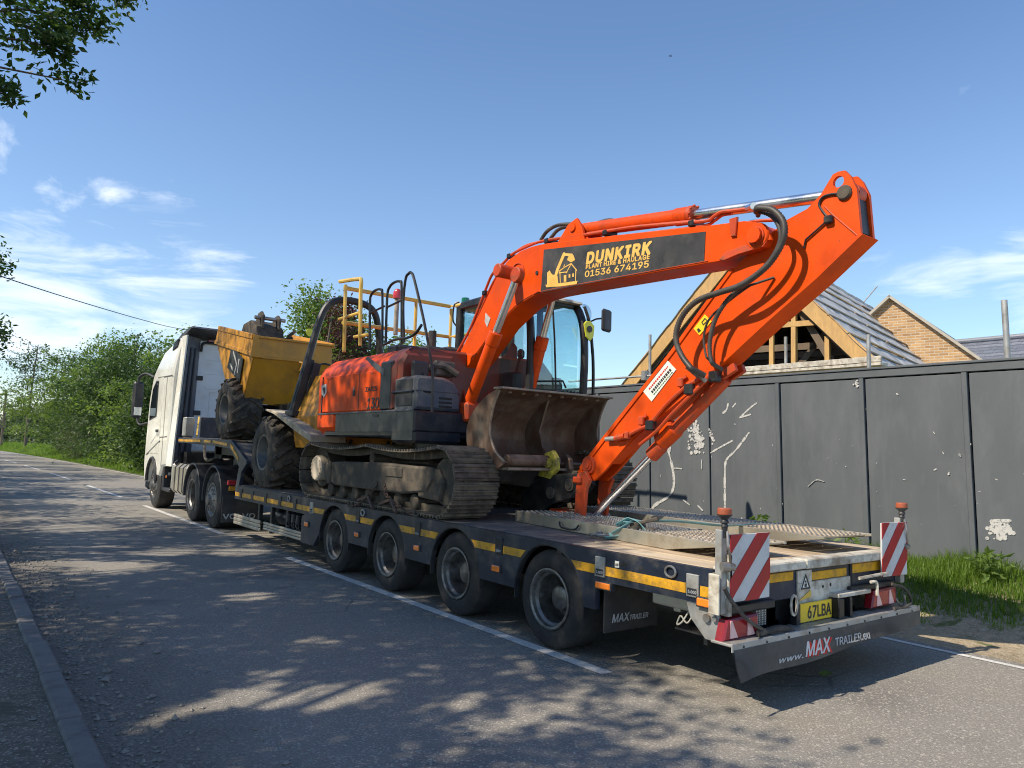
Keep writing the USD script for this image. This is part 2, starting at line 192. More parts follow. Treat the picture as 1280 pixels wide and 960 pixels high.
def ground_mat(name, a, b, speck, nscale, bump, rough=0.85, patch=None, road=False):
    nd = {'g': ('geometry', {}), 'n1': ('noise_texture', {'scale': nscale, 'detail': 5.0, 'roughness': 0.6}), 'n2': ('noise_texture', {'scale': 0.55, 'detail': 6.0, 'roughness': 0.6}),
          'v': ('voronoi_texture', {'scale': 95.0, 'randomness': 1.0}), 'vr': ('rgb_ramp', {'ramp': [(0.0, (0, 0, 0)), (0.86, (0, 0, 0)), (0.93, (1, 1, 1)), (1.0, (1, 1, 1))]}),
          'sv': ('separate_color', {}), 'r1': ('rgb_ramp', {'ramp': [(0.34, a), (0.66, b)]}), 'r2': ('rgb_ramp', {'ramp': [(0.32, (0.70, 0.70, 0.72)), (0.5, (.96, .96, .96)), (0.68, (1.0, 0.97, 0.92))]}),
          'mm': ('mix_color', {'blend_type': 'multiply', 'fac': 1.0}), 'ms': ('mix_color', {'b': speck}),
          'vb': ('voronoi_texture', {'scale': 130.0}), 'hb': ('mix_float', {'fac': 0.5}), 'b': ('bump', {'strength': bump, 'distance': 0.006}),
          'p': ('principled_bsdf', {'roughness': rough, 'specular_ior_level': 0.35})}
    lk = [('g.position', 'n1.vector'), ('g.position', 'n2.vector'), ('g.position', 'v.vector'), ('g.position', 'vb.vector'), ('n1.fac', 'r1.fac'), ('n2.fac', 'r2.fac'),
          ('r1.color', 'mm.a'), ('r2.color', 'mm.b'), ('v.color', 'sv.color'), ('sv.r', 'vr.fac'), ('vr.color', 'ms.fac'), ('mm.result', 'ms.a'),
          ('n1.fac', 'hb.a'), ('vb.distance', 'hb.b'), ('hb.result', 'b.height'), ('b.normal', 'p.normal')]
    out = 'ms.result'
    if patch:
        nd['n5'] = ('noise_texture', {'scale': patch[1], 'detail': 8.0, 'roughness': 0.65, 'distortion': 0.6})
        nd['r5'] = ('rgb_ramp', {'ramp': [(0.0, (0, 0, 0)), (patch[2], (0, 0, 0)), (patch[2] + 0.06, (1, 1, 1)), (1.0, (1, 1, 1))]})
        nd['mp5'] = ('mix_color', {'b': patch[0]})
        lk += [('g.position', 'n5.vector'), ('n5.fac', 'r5.fac'), ('r5.color', 'mp5.fac'), (out, 'mp5.a')]
        out = 'mp5.result'
    if road:
        # grit and broken stone along the kerb side, polished wheel tracks, hairline cracks, tar and oil marks
        nd.update({'sp': ('separate_xyz', {}), 'ne': ('noise_texture', {'scale': 2.2, 'detail': 9.0, 'roughness': 0.7}), 'em': ('math', {'math_type': 'multiply_add', 'value2': -1.3}), 'er': ('map_range', {'from_min': 0.95, 'from_max': 0.45, 'to_min': 0.0, 'to_max': 1.0, 'clamp': True}),
                   'ng': ('noise_texture', {'scale': 45.0, 'detail': 4.0, 'roughness': 0.7}), 'rg': ('rgb_ramp', {'ramp': [(0.35, (0.10, 0.092, 0.08)), (0.55, (0.185, 0.165, 0.135)), (0.72, (0.34, 0.31, 0.26))]}), 'me': ('mix_color', {}),
                   'nc': ('noise_texture', {'scale': 1.6, 'detail': 4.0}), 'cw': ('mix_vector', {'fac': 0.16}), 'vc': ('voronoi_texture', {'feature': 'distance_to_edge', 'scale': 1.15}), 'rc': ('rgb_ramp', {'ramp': [(0.0, (1, 1, 1)), (0.006, (1, 1, 1)), (0.014, (0, 0, 0)), (1.0, (0, 0, 0))]}),
                   'nm': ('noise_texture', {'scale': 0.45, 'detail': 3.0}), 'rm': ('rgb_ramp', {'ramp': [(0.0, (0, 0, 0)), (0.56, (0, 0, 0)), (0.66, (.5, .5, .5)), (1.0, (.55, .55, .55))]}), 'mc': ('math', {'math_type': 'multiply'}), 'xc': ('mix_color', {'b': (0.05, 0.047, 0.043)}),
                   'no': ('noise_texture', {'scale': 1.1, 'detail': 6.0, 'roughness': 0.6}), 'ro': ('rgb_ramp', {'ramp': [(0.0, (0, 0, 0)), (0.66, (0, 0, 0)), (0.74, (.5, .5, .5)), (1.0, (.6, .6, .6))]}), 'xo': ('mix_color', {'b': (0.07, 0.067, 0.064)})})
        lk += [('g.position', 'sp.vector'), ('g.position', 'ne.vector'), ('ne.fac', 'em.value1'), ('sp.x', 'em.value3'), ('em.value', 'er.value'), ('g.position', 'ng.vector'), ('ng.fac', 'rg.fac'), ('er.result', 'me.fac'), (out, 'me.a'), ('rg.color', 'me.b'),
               ('g.position', 'nc.vector'), ('g.position', 'cw.a'), ('nc.color', 'cw.b'), ('cw.result', 'vc.vector'), ('vc.distance', 'rc.fac'), ('g.position', 'nm.vector'), ('nm.fac', 'rm.fac'), ('rc.color', 'mc.value1'), ('rm.color', 'mc.value2'), ('mc.value', 'xc.fac'), ('me.result', 'xc.a'),
               ('g.position', 'no.vector'), ('no.fac', 'ro.fac'), ('ro.color', 'xo.fac'), ('xc.result', 'xo.a')]
        out = 'xo.result'
    lk.append((out, 'p.base_color'))
    LOOKS[name] = usdkit.material(stage, '/World/Looks/' + name, nd, lk, surface='p.BSDF')
ground_mat('asphalt', (0.175, 0.163, 0.145), (0.30, 0.275, 0.235), (0.38, 0.35, 0.295), 70.0, 0.9, patch=((0.165, 0.155, 0.14), 0.35, 0.56), road=True)
ground_mat('asphalt_edge', (0.10, 0.095, 0.088), (0.21, 0.195, 0.17), (0.33, 0.30, 0.26), 40.0, 1.0, patch=((0.19, 0.165, 0.13), 1.3, 0.52))
ground_mat('path_dirt', (0.10, 0.088, 0.068), (0.185, 0.16, 0.125), (0.32, 0.29, 0.24), 26.0, 1.0, patch=((0.085, 0.082, 0.06), 1.6, 0.55))
ground_mat('verge_soil', (0.24, 0.19, 0.12), (0.40, 0.32, 0.21), (0.46, 0.40, 0.30), 14.0, 1.0, patch=((0.10, 0.12, 0.04), 1.7, 0.55))
ground_mat('field_grass', (0.06, 0.085, 0.025), (0.11, 0.135, 0.04), (0.16, 0.16, 0.07), 9.0, 1.0, patch=((0.15, 0.15, 0.06), 0.5, 0.58))

# window glass: sunlight passes, the sky reflects
def glassmat(name, tint, ior=1.5, rough=0.02):
    LOOKS[name] = usdkit.material(stage, '/World/Looks/' + name, {
        't': ('transparent_bsdf', {'color': tint}), 'gl': ('glossy_bsdf', {'roughness': rough, 'color': (0.95, 0.97, 1.0)}), 'f': ('layer_weight', {'blend': 0.5}), 'w': ('math', {'math_type': 'power', 'value2': 4.0}), 'k': ('math', {'math_type': 'multiply_add', 'value2': 0.8, 'value3': (ior - 1) ** 2 / (ior + 1) ** 2, 'use_clamp': True}), 'm': ('mix_closure', {})},
        [('f.facing', 'w.value1'), ('w.value', 'k.value1'), ('k.value', 'm.fac'), ('t.BSDF', 'm.closure1'), ('gl.BSDF', 'm.closure2')], surface='m.closure')
glassmat('cab_glass', (0.84, 0.95, 0.945), 1.9)
glassmat('truck_glass', (0.12, 0.15, 0.16), 1.6)
glassmat('clear_bottle', (0.75, 0.8, 0.82), 1.4)

# ---------------------------------------------------------------- mesh helpers
def _chamfer_topology():
    v, keys = [], {}
    for s in np.ndindex(2, 2, 2):
        sg = np.array(s) * 2 - 1
        for a in range(3):
            v.append(sg * np.where(np.arange(3) == a, 1.0, 0.8))
    hull = trimesh.convex.convex_hull(np.array(v, float))
    vv = np.array(hull.vertices); return np.sign(vv), np.abs(vv) > 0.9, np.array(hull.faces)
_CS, _CF, _CT = _chamfer_topology()
_BX = trimesh.creation.box((2, 2, 2)); _BV, _BF = np.array(_BX.vertices), np.array(_BX.faces)

def catmull(pts, n=8):
    p = np.asarray(pts, float)
    if len(p) < 3: return p
    q = np.vstack([2 * p[0] - p[1], p, 2 * p[-1] - p[-2]]); out = []
    for i in range(1, len(q) - 2):
        a, b, c, d = q[i - 1:i + 3]
        for t in np.linspace(0, 1, n, endpoint=False):
            out.append(0.5 * (2 * b + (c - a) * t + (2 * a - 5 * b + 4 * c - d) * t * t + (3 * b - a - 3 * c + d) * t ** 3))
    out.append(p[-1]); return np.array(out)

def frame(d):
    d = np.asarray(d, float); d = d / np.linalg.norm(d)
    a = np.array([0, 0, 1.0]) if abs(d[2]) < 0.9 else np.array([1.0, 0, 0])
    u = np.cross(a, d); u /= np.linalg.norm(u); return u, np.cross(d, u), d

class G:
    """collects shapes into one mesh"""
    def __init__(s): s.v, s.f, s.n = [], [], 0
    def add(s, v, f):
        s.v.append(np.asarray(v, float)); s.f.append(np.asarray(f, int) + s.n); s.n += len(v); return s
    def mesh(s, m, M=None):
        v = np.array(m.vertices); f = np.array(m.faces)
        if M is not None: v = v @ M[:3, :3].T + M[:3, 3]
        return s.add(v, f)
    def box(s, x0, x1, y0, y1, z0, z1, b=0.0, rot=None):
        h = np.array([abs(x1 - x0), abs(y1 - y0), abs(z1 - z0)]) / 2; c = np.array([x0 + x1, y0 + y1, z0 + z1]) / 2
        if b > 0:
            b = min(b, h.min() * 0.9); v, f = _CS * np.where(_CF, h, h - b), _CT
        else: v, f = _BV * h, _BF
        if rot is not None: v = v @ np.asarray(rot).T
        return s.add(v + c, f)
    def bar(s, p, q, w, h, up=(0, 0, 1), b=0.0):
        """a rectangular bar from p to q, w wide and h high"""
        p, q = np.asarray(p, float), np.asarray(q, float); d = q - p; L = np.linalg.norm(d); d /= L
        u = np.cross(np.asarray(up, float), d)
        if np.linalg.norm(u) < 1e-6: u = np.cross([1.0, 0, 0], d)
        u /= np.linalg.norm(u); w2 = np.cross(d, u); R = np.stack([u, d, w2], 1)
        hh = np.array([w, L, h]) / 2
        v, f = (_CS * np.where(_CF, hh, hh - min(b, hh.min() * .9)), _CT) if b > 0 else (_BV * hh, _BF)
        return s.add(v @ R.T + (p + q) / 2, f)
    def cyl(s, p, q, r, r2=None, n=16, cap=True, b=0.0):
        p, q = np.asarray(p, float), np.asarray(q, float); r2 = r if r2 is None else r2; u, w, d = frame(q - p)
        a = np.arange(n) * 2 * np.pi / n; ring = np.cos(a)[:, None] * u + np.sin(a)[:, None] * w
        rows = [(p, r), (q, r2)]
        if b > 0: rows = [(p, r - b), (p + d * b, r), (q - d * b, r2), (q, r2 - b)]
        v = np.vstack([c + ring * k for c, k in rows]); f = []
        for k in range(len(rows) - 1):
            for i in range(n):
                j = (i + 1) % n; f += [(k * n + i, k * n + j, k * n + n + j), (k * n + i, k * n + n + j, k * n + n + i)]
        if cap:
            e = (len(rows) - 1) * n
            f += [(0, i + 1, i) for i in range(1, n - 1)] + [(e, e + i, e + i + 1) for i in range(1, n - 1)]
        return s.add(v, f)
    def tube(s, pts, r, n=8, cap=True):
        p = np.asarray(pts, float); rr = np.broadcast_to(np.asarray(r, float), (len(p),))
        t = np.gradient(p, axis=0); t /= np.maximum(np.linalg.norm(t, axis=1, keepdims=True), 1e-9)
        u, w, _ = frame(t[0]); a = np.arange(n) * 2 * np.pi / n; v = []
        for i in range(len(p)):
            u = u - t[i] * (u @ t[i]); u /= np.linalg.norm(u); w = np.cross(t[i], u)
            v.append(p[i] + rr[i] * (np.cos(a)[:, None] * u + np.sin(a)[:, None] * w))
        f = []
        for k in range(len(p) - 1):
            for i in range(n):
                j = (i + 1) % n; f += [(k * n + i, k * n + j, k * n + n + j), (k * n + i, k * n + n + j, k * n + n + i)]
        if cap:
            e = (len(p) - 1) * n
            f += [(0, i + 1, i) for i in range(1, n - 1)] + [(e, e + i, e + i + 1) for i in range(1, n - 1)]
        return s.add(np.vstack(v), f)
    def prism(s, poly, a0, a1, axis='x', b=0.0):
        """extrudes a polygon: axis x takes (y, z) points, axis y takes (x, z), axis z takes (x, y); b chamfers the rims"""
        p = np.asarray(poly, float); nxt = np.roll(p, -1, 0)
        if np.sum(p[:, 0] * nxt[:, 1] - nxt[:, 0] * p[:, 1]) < 0: p = p[::-1]
        m = len(p); e = np.roll(p, -1, 0) - p; e /= np.maximum(np.linalg.norm(e, axis=1, keepdims=True), 1e-9)
        nin = np.stack([-e[:, 1], e[:, 0]], 1); n0 = np.roll(nin, 1, 0); mid = nin + n0
        mid = mid / np.maximum((mid * nin).sum(1, keepdims=True), 0.35)
        ins = p + mid * b
        rows = [(ins, a0), (p, a0 + b), (p, a1 - b), (ins, a1)] if b > 0 else [(p, a0), (p, a1)]
        def lift(q, h):
            c = np.full(len(q), h)
            return np.stack({'x': (c, q[:, 0], q[:, 1]), 'y': (q[:, 0], c, q[:, 1]), 'z': (q[:, 0], q[:, 1], c)}[axis], 1)
        v = np.vstack([lift(q, h) for q, h in rows]); f = []; fl = -1 if axis == 'y' else 1
        for k in range(len(rows) - 1):
            for i in range(m):
                j = (i + 1) % m; f += [(k * m + i, k * m + j, k * m + m + j)[::fl], (k * m + i, k * m + m + j, k * m + m + i)[::fl]]
        tri = mapbox_earcut.triangulate_float64(rows[0][0], np.array([m], np.uint32)).reshape(-1, 3).astype(int)
        pp = rows[0][0]
        ar = (pp[tri[:, 1], 0] - pp[tri[:, 0], 0]) * (pp[tri[:, 2], 1] - pp[tri[:, 0], 1]) - (pp[tri[:, 2], 0] - pp[tri[:, 0], 0]) * (pp[tri[:, 1], 1] - pp[tri[:, 0], 1])
        tri = np.where((ar < 0)[:, None], tri[:, ::-1], tri)[:, ::fl]
        f = np.vstack([np.array(f), tri[:, ::-1], tri + (len(rows) - 1) * m])
        return s.add(v, f)
    def shape(s, poly, a0, a1, axis='x'):
        """extrudes a shapely polygon with holes"""
        for g in getattr(poly, 'geoms', [poly]):
            m = trimesh.creation.extrude_polygon(g, a1 - a0, engine='earcut'); v = np.array(m.vertices); v[:, 2] += a0
            v = v[:, {'x': (2, 0, 1), 'y': (0, 2, 1), 'z': (0, 1, 2)}[axis]]; f = np.array(m.faces)
            s.add(v, f[:, ::-1] if axis == 'y' else f)
        return s
    def lathe(s, prof, c, axis, n=32):
        """turns (radius, height) points round the axis through c"""
        u, w, d = frame(axis); c = np.asarray(c, float); a = np.arange(n) * 2 * np.pi / n
        ring = np.cos(a)[:, None] * u + np.sin(a)[:, None] * w
        v = np.vstack([c + ring * max(r, 1e-4) + d * h for r, h in prof]); f = []
        for k in range(len(prof) - 1):
            for i in range(n):
                j = (i + 1) % n; f += [(k * n + i, k * n + j, k * n + n + j), (k * n + i, k * n + n + j, k * n + n + i)]
        return s.add(v, f)
    def text(s, t, o, xd, yd, h, depth=0.003, bold=True, width=None, shear=0.0):
        m = meshkit.text_mesh(t, h, depth, bold); v = np.array(m.vertices)
        if shear: v[:, 0] += v[:, 1] * shear
        if width: v[:, 0] *= width / max(np.ptp(v[:, 0]), 1e-6)
        xd, yd = np.asarray(xd, float), np.asarray(yd, float); xd = xd / np.linalg.norm(xd); yd = yd / np.linalg.norm(yd); nd = np.cross(xd, yd)
        return s.add(np.asarray(o, float) + v[:, :1] * xd + v[:, 1:2] * yd + v[:, 2:] * nd, m.faces)
    def words(s, t, o, xd, yd, h, width, depth=0.002, bold=3, gap=.17, shear=0.0):
        """heavy lettering set letter by letter with room between the strokes, fitted to a width"""
        vs, fs, x, n = [], [], 0.0, 0
        for ch in t:
            if ch == ' ': x += h * .42; continue
            m = meshkit.text_mesh(ch, h, depth, bold); v = np.array(m.vertices); v[:, 0] += x - v[:, 0].min(); x = v[:, 0].max() + h * gap; vs.append(v); fs.append(np.array(m.faces) + n); n += len(v)
        v, f = np.vstack(vs), np.vstack(fs); v[:, 0] *= width / (x - h * gap); v[:, 0] += v[:, 1] * shear
        xd, yd = np.asarray(xd, float), np.asarray(yd, float); nd = np.cross(xd, yd)
        return s.add(np.asarray(o, float) + v[:, :1] * xd + v[:, 1:2] * yd + v[:, 2:] * nd, f)
    def quad(s, a, b, c, d): return s.add([a, b, c, d], [(0, 1, 2), (0, 2, 3)])
    def out(s): return np.vstack(s.v), np.vstack(s.f)

TAKEN = {}
def numbered(parent, name):
    k = TAKEN.get((parent, name), -1) + 1; TAKEN[(parent, name)] = k
    return f'{parent}/{name}' + (f'_{k:03d}' if k else '')
ORG = {}
GROUPS = {'roadside_tree': 'trees along the left of the road', 'far_tree': 'far trees where the road disappears', 'weed': 'weeds by the hoarding', 'scaffold_pole': 'scaffold tubes round the new house', 'hazard_marker_board': 'striped boards on the trailer tail', 'loading_ramp': 'ramps lying on the trailer deck', 'lashing_chain': 'chains holding the excavator', 'garden_tree': 'trees behind the hoarding', 'hedge_bush': 'bushes at the foot of the hedge'}
SPLIT = set('hanger_ear plate_bracket side_step hanging_branch adjuster_cover boom_foot ram_mount ram_root guard_rail_bar mirror_glass panel_holes hook_handle cab_step air_valves body_seam roll_bar_base hood_fittings bucket_tooth hanger_pin bracket_bolts latch mirror_arm corner_post fifth_wheel_hoses vent_slot lift_boss'.split())
def tag(prim, label=None, cat=None, group=None, kind=None):
    for k, v in (('label', label), ('category', cat), ('group', group), ('kind', kind)):
        if v: prim.SetCustomDataByKey(k, v)
    return prim
def thing(name, loc, label, cat, group=None):
    path = numbered('/World', name); x = UsdGeom.Xform.Define(stage, path)
    x.AddTranslateOp().Set(Gf.Vec3d(*map(float, loc))); ORG[path] = np.array(loc, float); tag(x.GetPrim(), label, cat, group or GROUPS.get(name)); return path
def part(parent, name, g, m, smooth=32, label=None, kind=None, uv=None):
    """one mesh under a thing, a part or (parent None) the world; its points are given in world metres"""
    path = numbered(parent or '/World', name); org = ORG.get(parent, np.zeros(3)); ORG[path] = org
    if name in SPLIT and isinstance(g, G) and len(g.v) > 1:
        for v1, f1 in zip(g.v, g.f): path = part(parent, name, (v1, f1 - f1.min()), m, smooth, label, kind)
        return path
    v, f = g.out() if isinstance(g, G) else (np.array(g[0]), np.array(g[1]))
    o = usdkit.mesh(stage, path, (v - org, f), LOOKS[m], smooth=smooth)
    if smooth is False: pass
    tag(o.GetPrim(), label=label, kind=kind); return path
def single(name, g, m, label, cat, smooth=32, group=None, kind=None):
    path = part(None, name, g, m, smooth); tag(stage.GetPrimAtPath(path), label, cat, group, kind); return path
def struct(name, g, m, smooth=False): return part(None, name, g, m, smooth, kind='structure')
def copy(src, loc, label=None, rotz=0.0, name=None):
    """another of the same thing: references the first one and is instanceable"""
    base = src.rsplit('/', 1)[1]; was = stage.GetPrimAtPath(src).GetCustomData()
    path = numbered('/World', name or base); x = UsdGeom.Xform.Define(stage, path); pr = x.GetPrim()
    pr.GetReferences().AddInternalReference(src)
    x.ClearXformOpOrder(); x.AddTranslateOp().Set(Gf.Vec3d(*map(float, loc)))
    if rotz: x.AddRotateZOp().Set(float(rotz))
    pr.SetInstanceable(True); tag(pr, label or was.get('label'), was.get('category'), was.get('group')); return path
def rotx(a): c, s_ = math.cos(a), math.sin(a); return np.array([[1, 0, 0], [0, c, -s_], [0, s_, c]])
def roty(a): c, s_ = math.cos(a), math.sin(a); return np.array([[c, 0, s_], [0, 1, 0], [-s_, 0, c]])
def rotz(a): c, s_ = math.cos(a), math.sin(a); return np.array([[c, -s_, 0], [s_, c, 0], [0, 0, 1]])
NEAR = ((0, -1, 0), (0, 0, 1))     # lettering on a face that looks towards -X
REAR = ((1, 0, 0), (0, 0, 1))      # lettering on a face that looks towards -Y

# ================================================================ THE SETTING
def cx(y):
    y = np.asarray(y, float); q = np.clip(y - 20, 0, 110)
    return -0.0006 * q ** 2 - 0.132 * np.clip(y - 130, 0, None)
def sheet(cols, ys, zfun, jag=None):
    """a sheet of ground between two sideways offsets that follows the road"""
    ys = np.asarray(ys, float); cols = np.asarray(cols, float); X = cols[None, :] + 0 * ys[:, None]
    if jag is not None: X = X + jag(X, ys[:, None] + 0 * X)
    Y = ys[:, None] + 0 * X; Z = zfun(X, Y); V = np.stack([X + cx(ys)[:, None], Y, Z], -1).reshape(-1, 3)
    n, m = len(ys), len(cols); i = np.arange((n - 1) * m).reshape(n - 1, m)[:, :-1].ravel()
    return V, np.vstack([np.stack([i, i + 1, i + m + 1], 1), np.stack([i, i + m + 1, i + m], 1)])
def fb(X, Y, k, seed=0): return meshkit.fbm(np.stack([X * k, Y * k, 0 * X], -1), 4, seed)
YS = np.concatenate([np.arange(-30, -4, 2.0), np.arange(-4, 22, 0.25), np.arange(22, 70, 1.0), np.arange(70, 200, 5.0), np.arange(200, 1700, 100.0)])
bump_ = lambda X, Y: (fb(X, Y, 1.3, 5) - 0.5)
def z_right(X, Y):
    t = np.clip((X - 7.55) / 1.45, 0, 1); t = t * t * (3 - 2 * t)
    return 0.42 * t + bump_(X, Y) * 0.07 * np.clip((X - 7.0) / 0.8, 0, 1) - 0.006
def z_left(X, Y):
    t = np.clip((-1.2 - X) / 1.5, 0, 1)
    return 0.02 + 0.35 * t * t * (3 - 2 * t) + bump_(X, Y) * 0.05 * np.clip((0.6 - X) / 0.6, 0, 1)
edge_jag = lambda k, seed: (lambda X, Y: np.where(np.isclose(X, k), (fb(X, Y, 1.1, seed) - 0.5) * 0.45 + (fb(X, Y, 4.0, seed + 9) - 0.5) * 0.25, 0))
flat = lambda X, Y: 0.0 * X
road = struct('road', sheet([1.38, 2, 3, 3.9, 5, 6, 6.98], YS, flat, edge_jag(1.38, 3)), 'asphalt')
struct('road_edge', sheet([0.70, 1.0, 1.38], YS, flat, edge_jag(1.38, 3)), 'asphalt')
struct('path', sheet([-1.5, -1.0, -0.5, 0.0, 0.3, 0.62], YS, z_left), 'path_dirt')
VC = [6.98, 7.2, 7.5, 7.8, 8.1, 8.4, 8.8, 9.3, 10.5]
struct('verge', sheet(VC, YS[YS <= 16], z_right, edge_jag(7.5, 12)), 'verge_soil')
struct('verge_far', sheet(VC, YS[YS >= 16], z_right, edge_jag(7.5, 12)), 'field_grass')
struct('ground', G().add(*sheet([-1500, -300, -60, -20, -9, -5, -3.2, -2.2, -1.5], YS, z_left)).add(*sheet([10.5, 14, 20, 60, 300, 1500], YS, z_right)), 'field_grass')
# painted lines: centre dashes and the worn edge line
for a, b in [(-5.2, 0.9), (3.9, 10.1), (13.1, 19.2)] + [(22 + 9.1 * k, 27.7 + 9.1 * k) for k in range(9)]:
    yy = np.linspace(a, b, 9); part(road, 'centre_line_dash', sheet([3.83, 3.94], yy, lambda X, Y: 0 * X + 0.004), 'road_paint', False)
part(road, 'edge_line', sheet([6.79, 6.86], YS[(YS > -20) & (YS < 130)], lambda X, Y: 0 * X + 0.004), 'road_paint', False)
# kerb of edging stones
kerb = struct('kerb', G().add(*sheet([0.615, 0.705], YS[YS < 70], lambda X, Y: 0 * X - 0.01)), 'kerb_concrete')
for k in range(58):
    y0 = -2.6 + 0.917 * k; c = float(cx(y0)); t = 0.006 * math.sin(k * 2.3)
    g = G().box(0.612 + c + t, 0.735 + c + t, y0 + 0.010, y0 + 0.905, -0.12, 0.045 + 0.006 * math.sin(k * 1.7), 0.014, rotz(0.004 * math.sin(k * 3.1)))
    part(kerb, 'kerb_stone', g, 'kerb_concrete', 30)
# loose chippings swept against the kerb
r = np.random.default_rng(3); n = 2600
px_ = np.where(r.random(n) < 0.7, 0.76 + r.gamma(1.3, 0.16, n), r.uniform(-0.9, 0.6, n)); py_ = r.uniform(2.5, 13, n); sz = r.gamma(2.2, 0.0032, n) + 0.003
oct_v = np.array([[1, 0, 0], [-1, 0, 0], [0, 1, 0], [0, -1, 0], [0, 0, .7], [0, 0, -.7]]); oct_f = np.array([[0, 2, 4], [2, 1, 4], [1, 3, 4], [3, 0, 4], [2, 0, 5], [1, 2, 5], [3, 1, 5], [0, 3, 5]])
zz = np.where(px_ < 0.62, z_left(px_, py_), 0.0)
V = oct_v[None] * (sz[:, None, None] * r.uniform(0.6, 1.4, (n, 6, 1))) + np.stack([px_, py_, zz + sz * 0.3], 1)[:, None]
single('road_gravel', (V.reshape(-1, 3), (oct_f[None] + 6 * np.arange(n)[:, None, None]).reshape(-1, 3)), 'stone_chip', 'loose pale stone chippings swept along the kerb at the road edge', 'gravel', False, kind='stuff')

# ---------------------------------------------------------------- grass on the right-hand verge
def blades(xs, ys, zs, hs, wd, seed, lean=0.45):
    r = np.random.default_rng(seed); n = len(xs); a = r.uniform(0, 2 * np.pi, n); d = np.stack([np.cos(a), np.sin(a)], 1); sd = np.stack([-d[:, 1], d[:, 0]], 1)
    ln = r.uniform(0.1, lean, n) * hs; base = np.stack([xs, ys, zs - 0.01], 1); w = wd * r.uniform(0.6, 1.3, n)
    mid = base + np.concatenate([d * (ln * 0.35)[:, None], (hs * 0.6)[:, None]], 1); tip = base + np.concatenate([d * ln[:, None], hs[:, None]], 1)
    s3 = np.concatenate([sd, np.zeros((n, 1))], 1)
    v = np.stack([base - s3 * w[:, None], base + s3 * w[:, None], mid - s3 * (w * .7)[:, None], mid + s3 * (w * .7)[:, None], tip], 1).reshape(-1, 3)
    f = (np.array([[0, 1, 3], [0, 3, 2], [2, 3, 4]])[None] + 5 * np.arange(n)[:, None, None]).reshape(-1, 3); return v, f
r = np.random.default_rng(11); n = 70000
xs = 7.55 + 1.65 * r.random(n) ** 0.75; ys = r.uniform(-1.5, 13.5, n)
clump = fb(xs, ys, 1.7, 21); keep = (clump > 0.42 - 0.12 * np.clip((xs - 7.9) * 1.5, -1, 1.5)); xs, ys, clump = xs[keep], ys[keep], clump[keep]
hs = (0.07 + 0.17 * np.clip((xs - 7.6) / 1.5, 0, 1)) * (0.45 + 1.5 * np.clip(clump - 0.3, 0, .6)) * r.uniform(0.6, 1.35, len(xs))
gv, gf = blades(xs, ys, z_right(xs, ys), hs * .85, 0.0045, 12, .75)
n2 = 26000; xs2 = r.uniform(7.15, 10.4, n2); ys2 = 13.5 + 85 * r.random(n2) ** 1.2; hs2 = r.uniform(0.15, 0.5, n2) * np.clip(0.35 + (xs2 - 7.2) * 0.4, 0.3, 1)
bv, bf = blades(xs2 + cx(ys2), ys2, z_right(xs2, ys2), hs2, 0.016, 14)
single('verge_grass', G().add(gv, gf).add(bv, bf), 'grass_blade', 'long green grass growing on the verge under the grey hoarding', 'grass', False, kind='stuff')
# broad-leaved weeds standing in the grass by the hoarding
def leaf_cloud(P, size, seed, aspect=0.45, flat=0.35):
    """many small folded leaves at the points P"""
    r = np.random.default_rng(seed); n = len(P); d = r.normal(size=(n, 3)); d[:, 2] = d[:, 2] * 0.7 - 0.15; d /= np.linalg.norm(d, axis=1, keepdims=True)
    nrm = r.normal(size=(n, 3)) * (1 - flat); nrm[:, 2] += flat * 1.6; s_ = np.cross(d, nrm); s_ /= np.maximum(np.linalg.norm(s_, axis=1, keepdims=True), 1e-6); nn = np.cross(s_, d)
    L = (size * r.uniform(0.6, 1.25, n))[:, None]; W = L * aspect
    v = np.stack([P, P + d * L * .45 - s_ * W * .5 + nn * L * .08, P + d * L, P + d * L * .45 + s_ * W * .5 + nn * L * .08], 1).reshape(-1, 3)
    f = (np.array([[0, 1, 2], [0, 2, 3]])[None] + 4 * np.arange(n)[:, None, None]).reshape(-1, 3); return v, f
for k, (wx, wy, hh, where) in enumerate([(8.62, 3.2, 0.34, 'weed with broad leaves standing tallest by the hoarding at the right edge'), (8.75, 6.0, 0.42, 'leafy weed behind the right-hand striped board'), (8.6, 4.7, 0.32, 'low leafy weed between grass and hoarding joint')]):
    b0 = np.array([wx, wy, float(z_right(np.array(wx), np.array(wy)))]); t = thing('weed', b0, where, 'weed')
    r = np.random.default_rng(40 + k); q = b0 + np.stack([r.normal(0, .07, 90), r.normal(0, .07, 90), r.uniform(.1, hh, 90)], 1)
    part(t, 'stem', G().tube([b0, b0 + (0.02, 0.01, hh * .5), b0 + (0.0, 0.03, hh)], 0.006, 5), 'grass_blade')
    part(t, 'leaves', leaf_cloud(q, 0.12, 60 + k, 0.4), 'leaf_light', False)

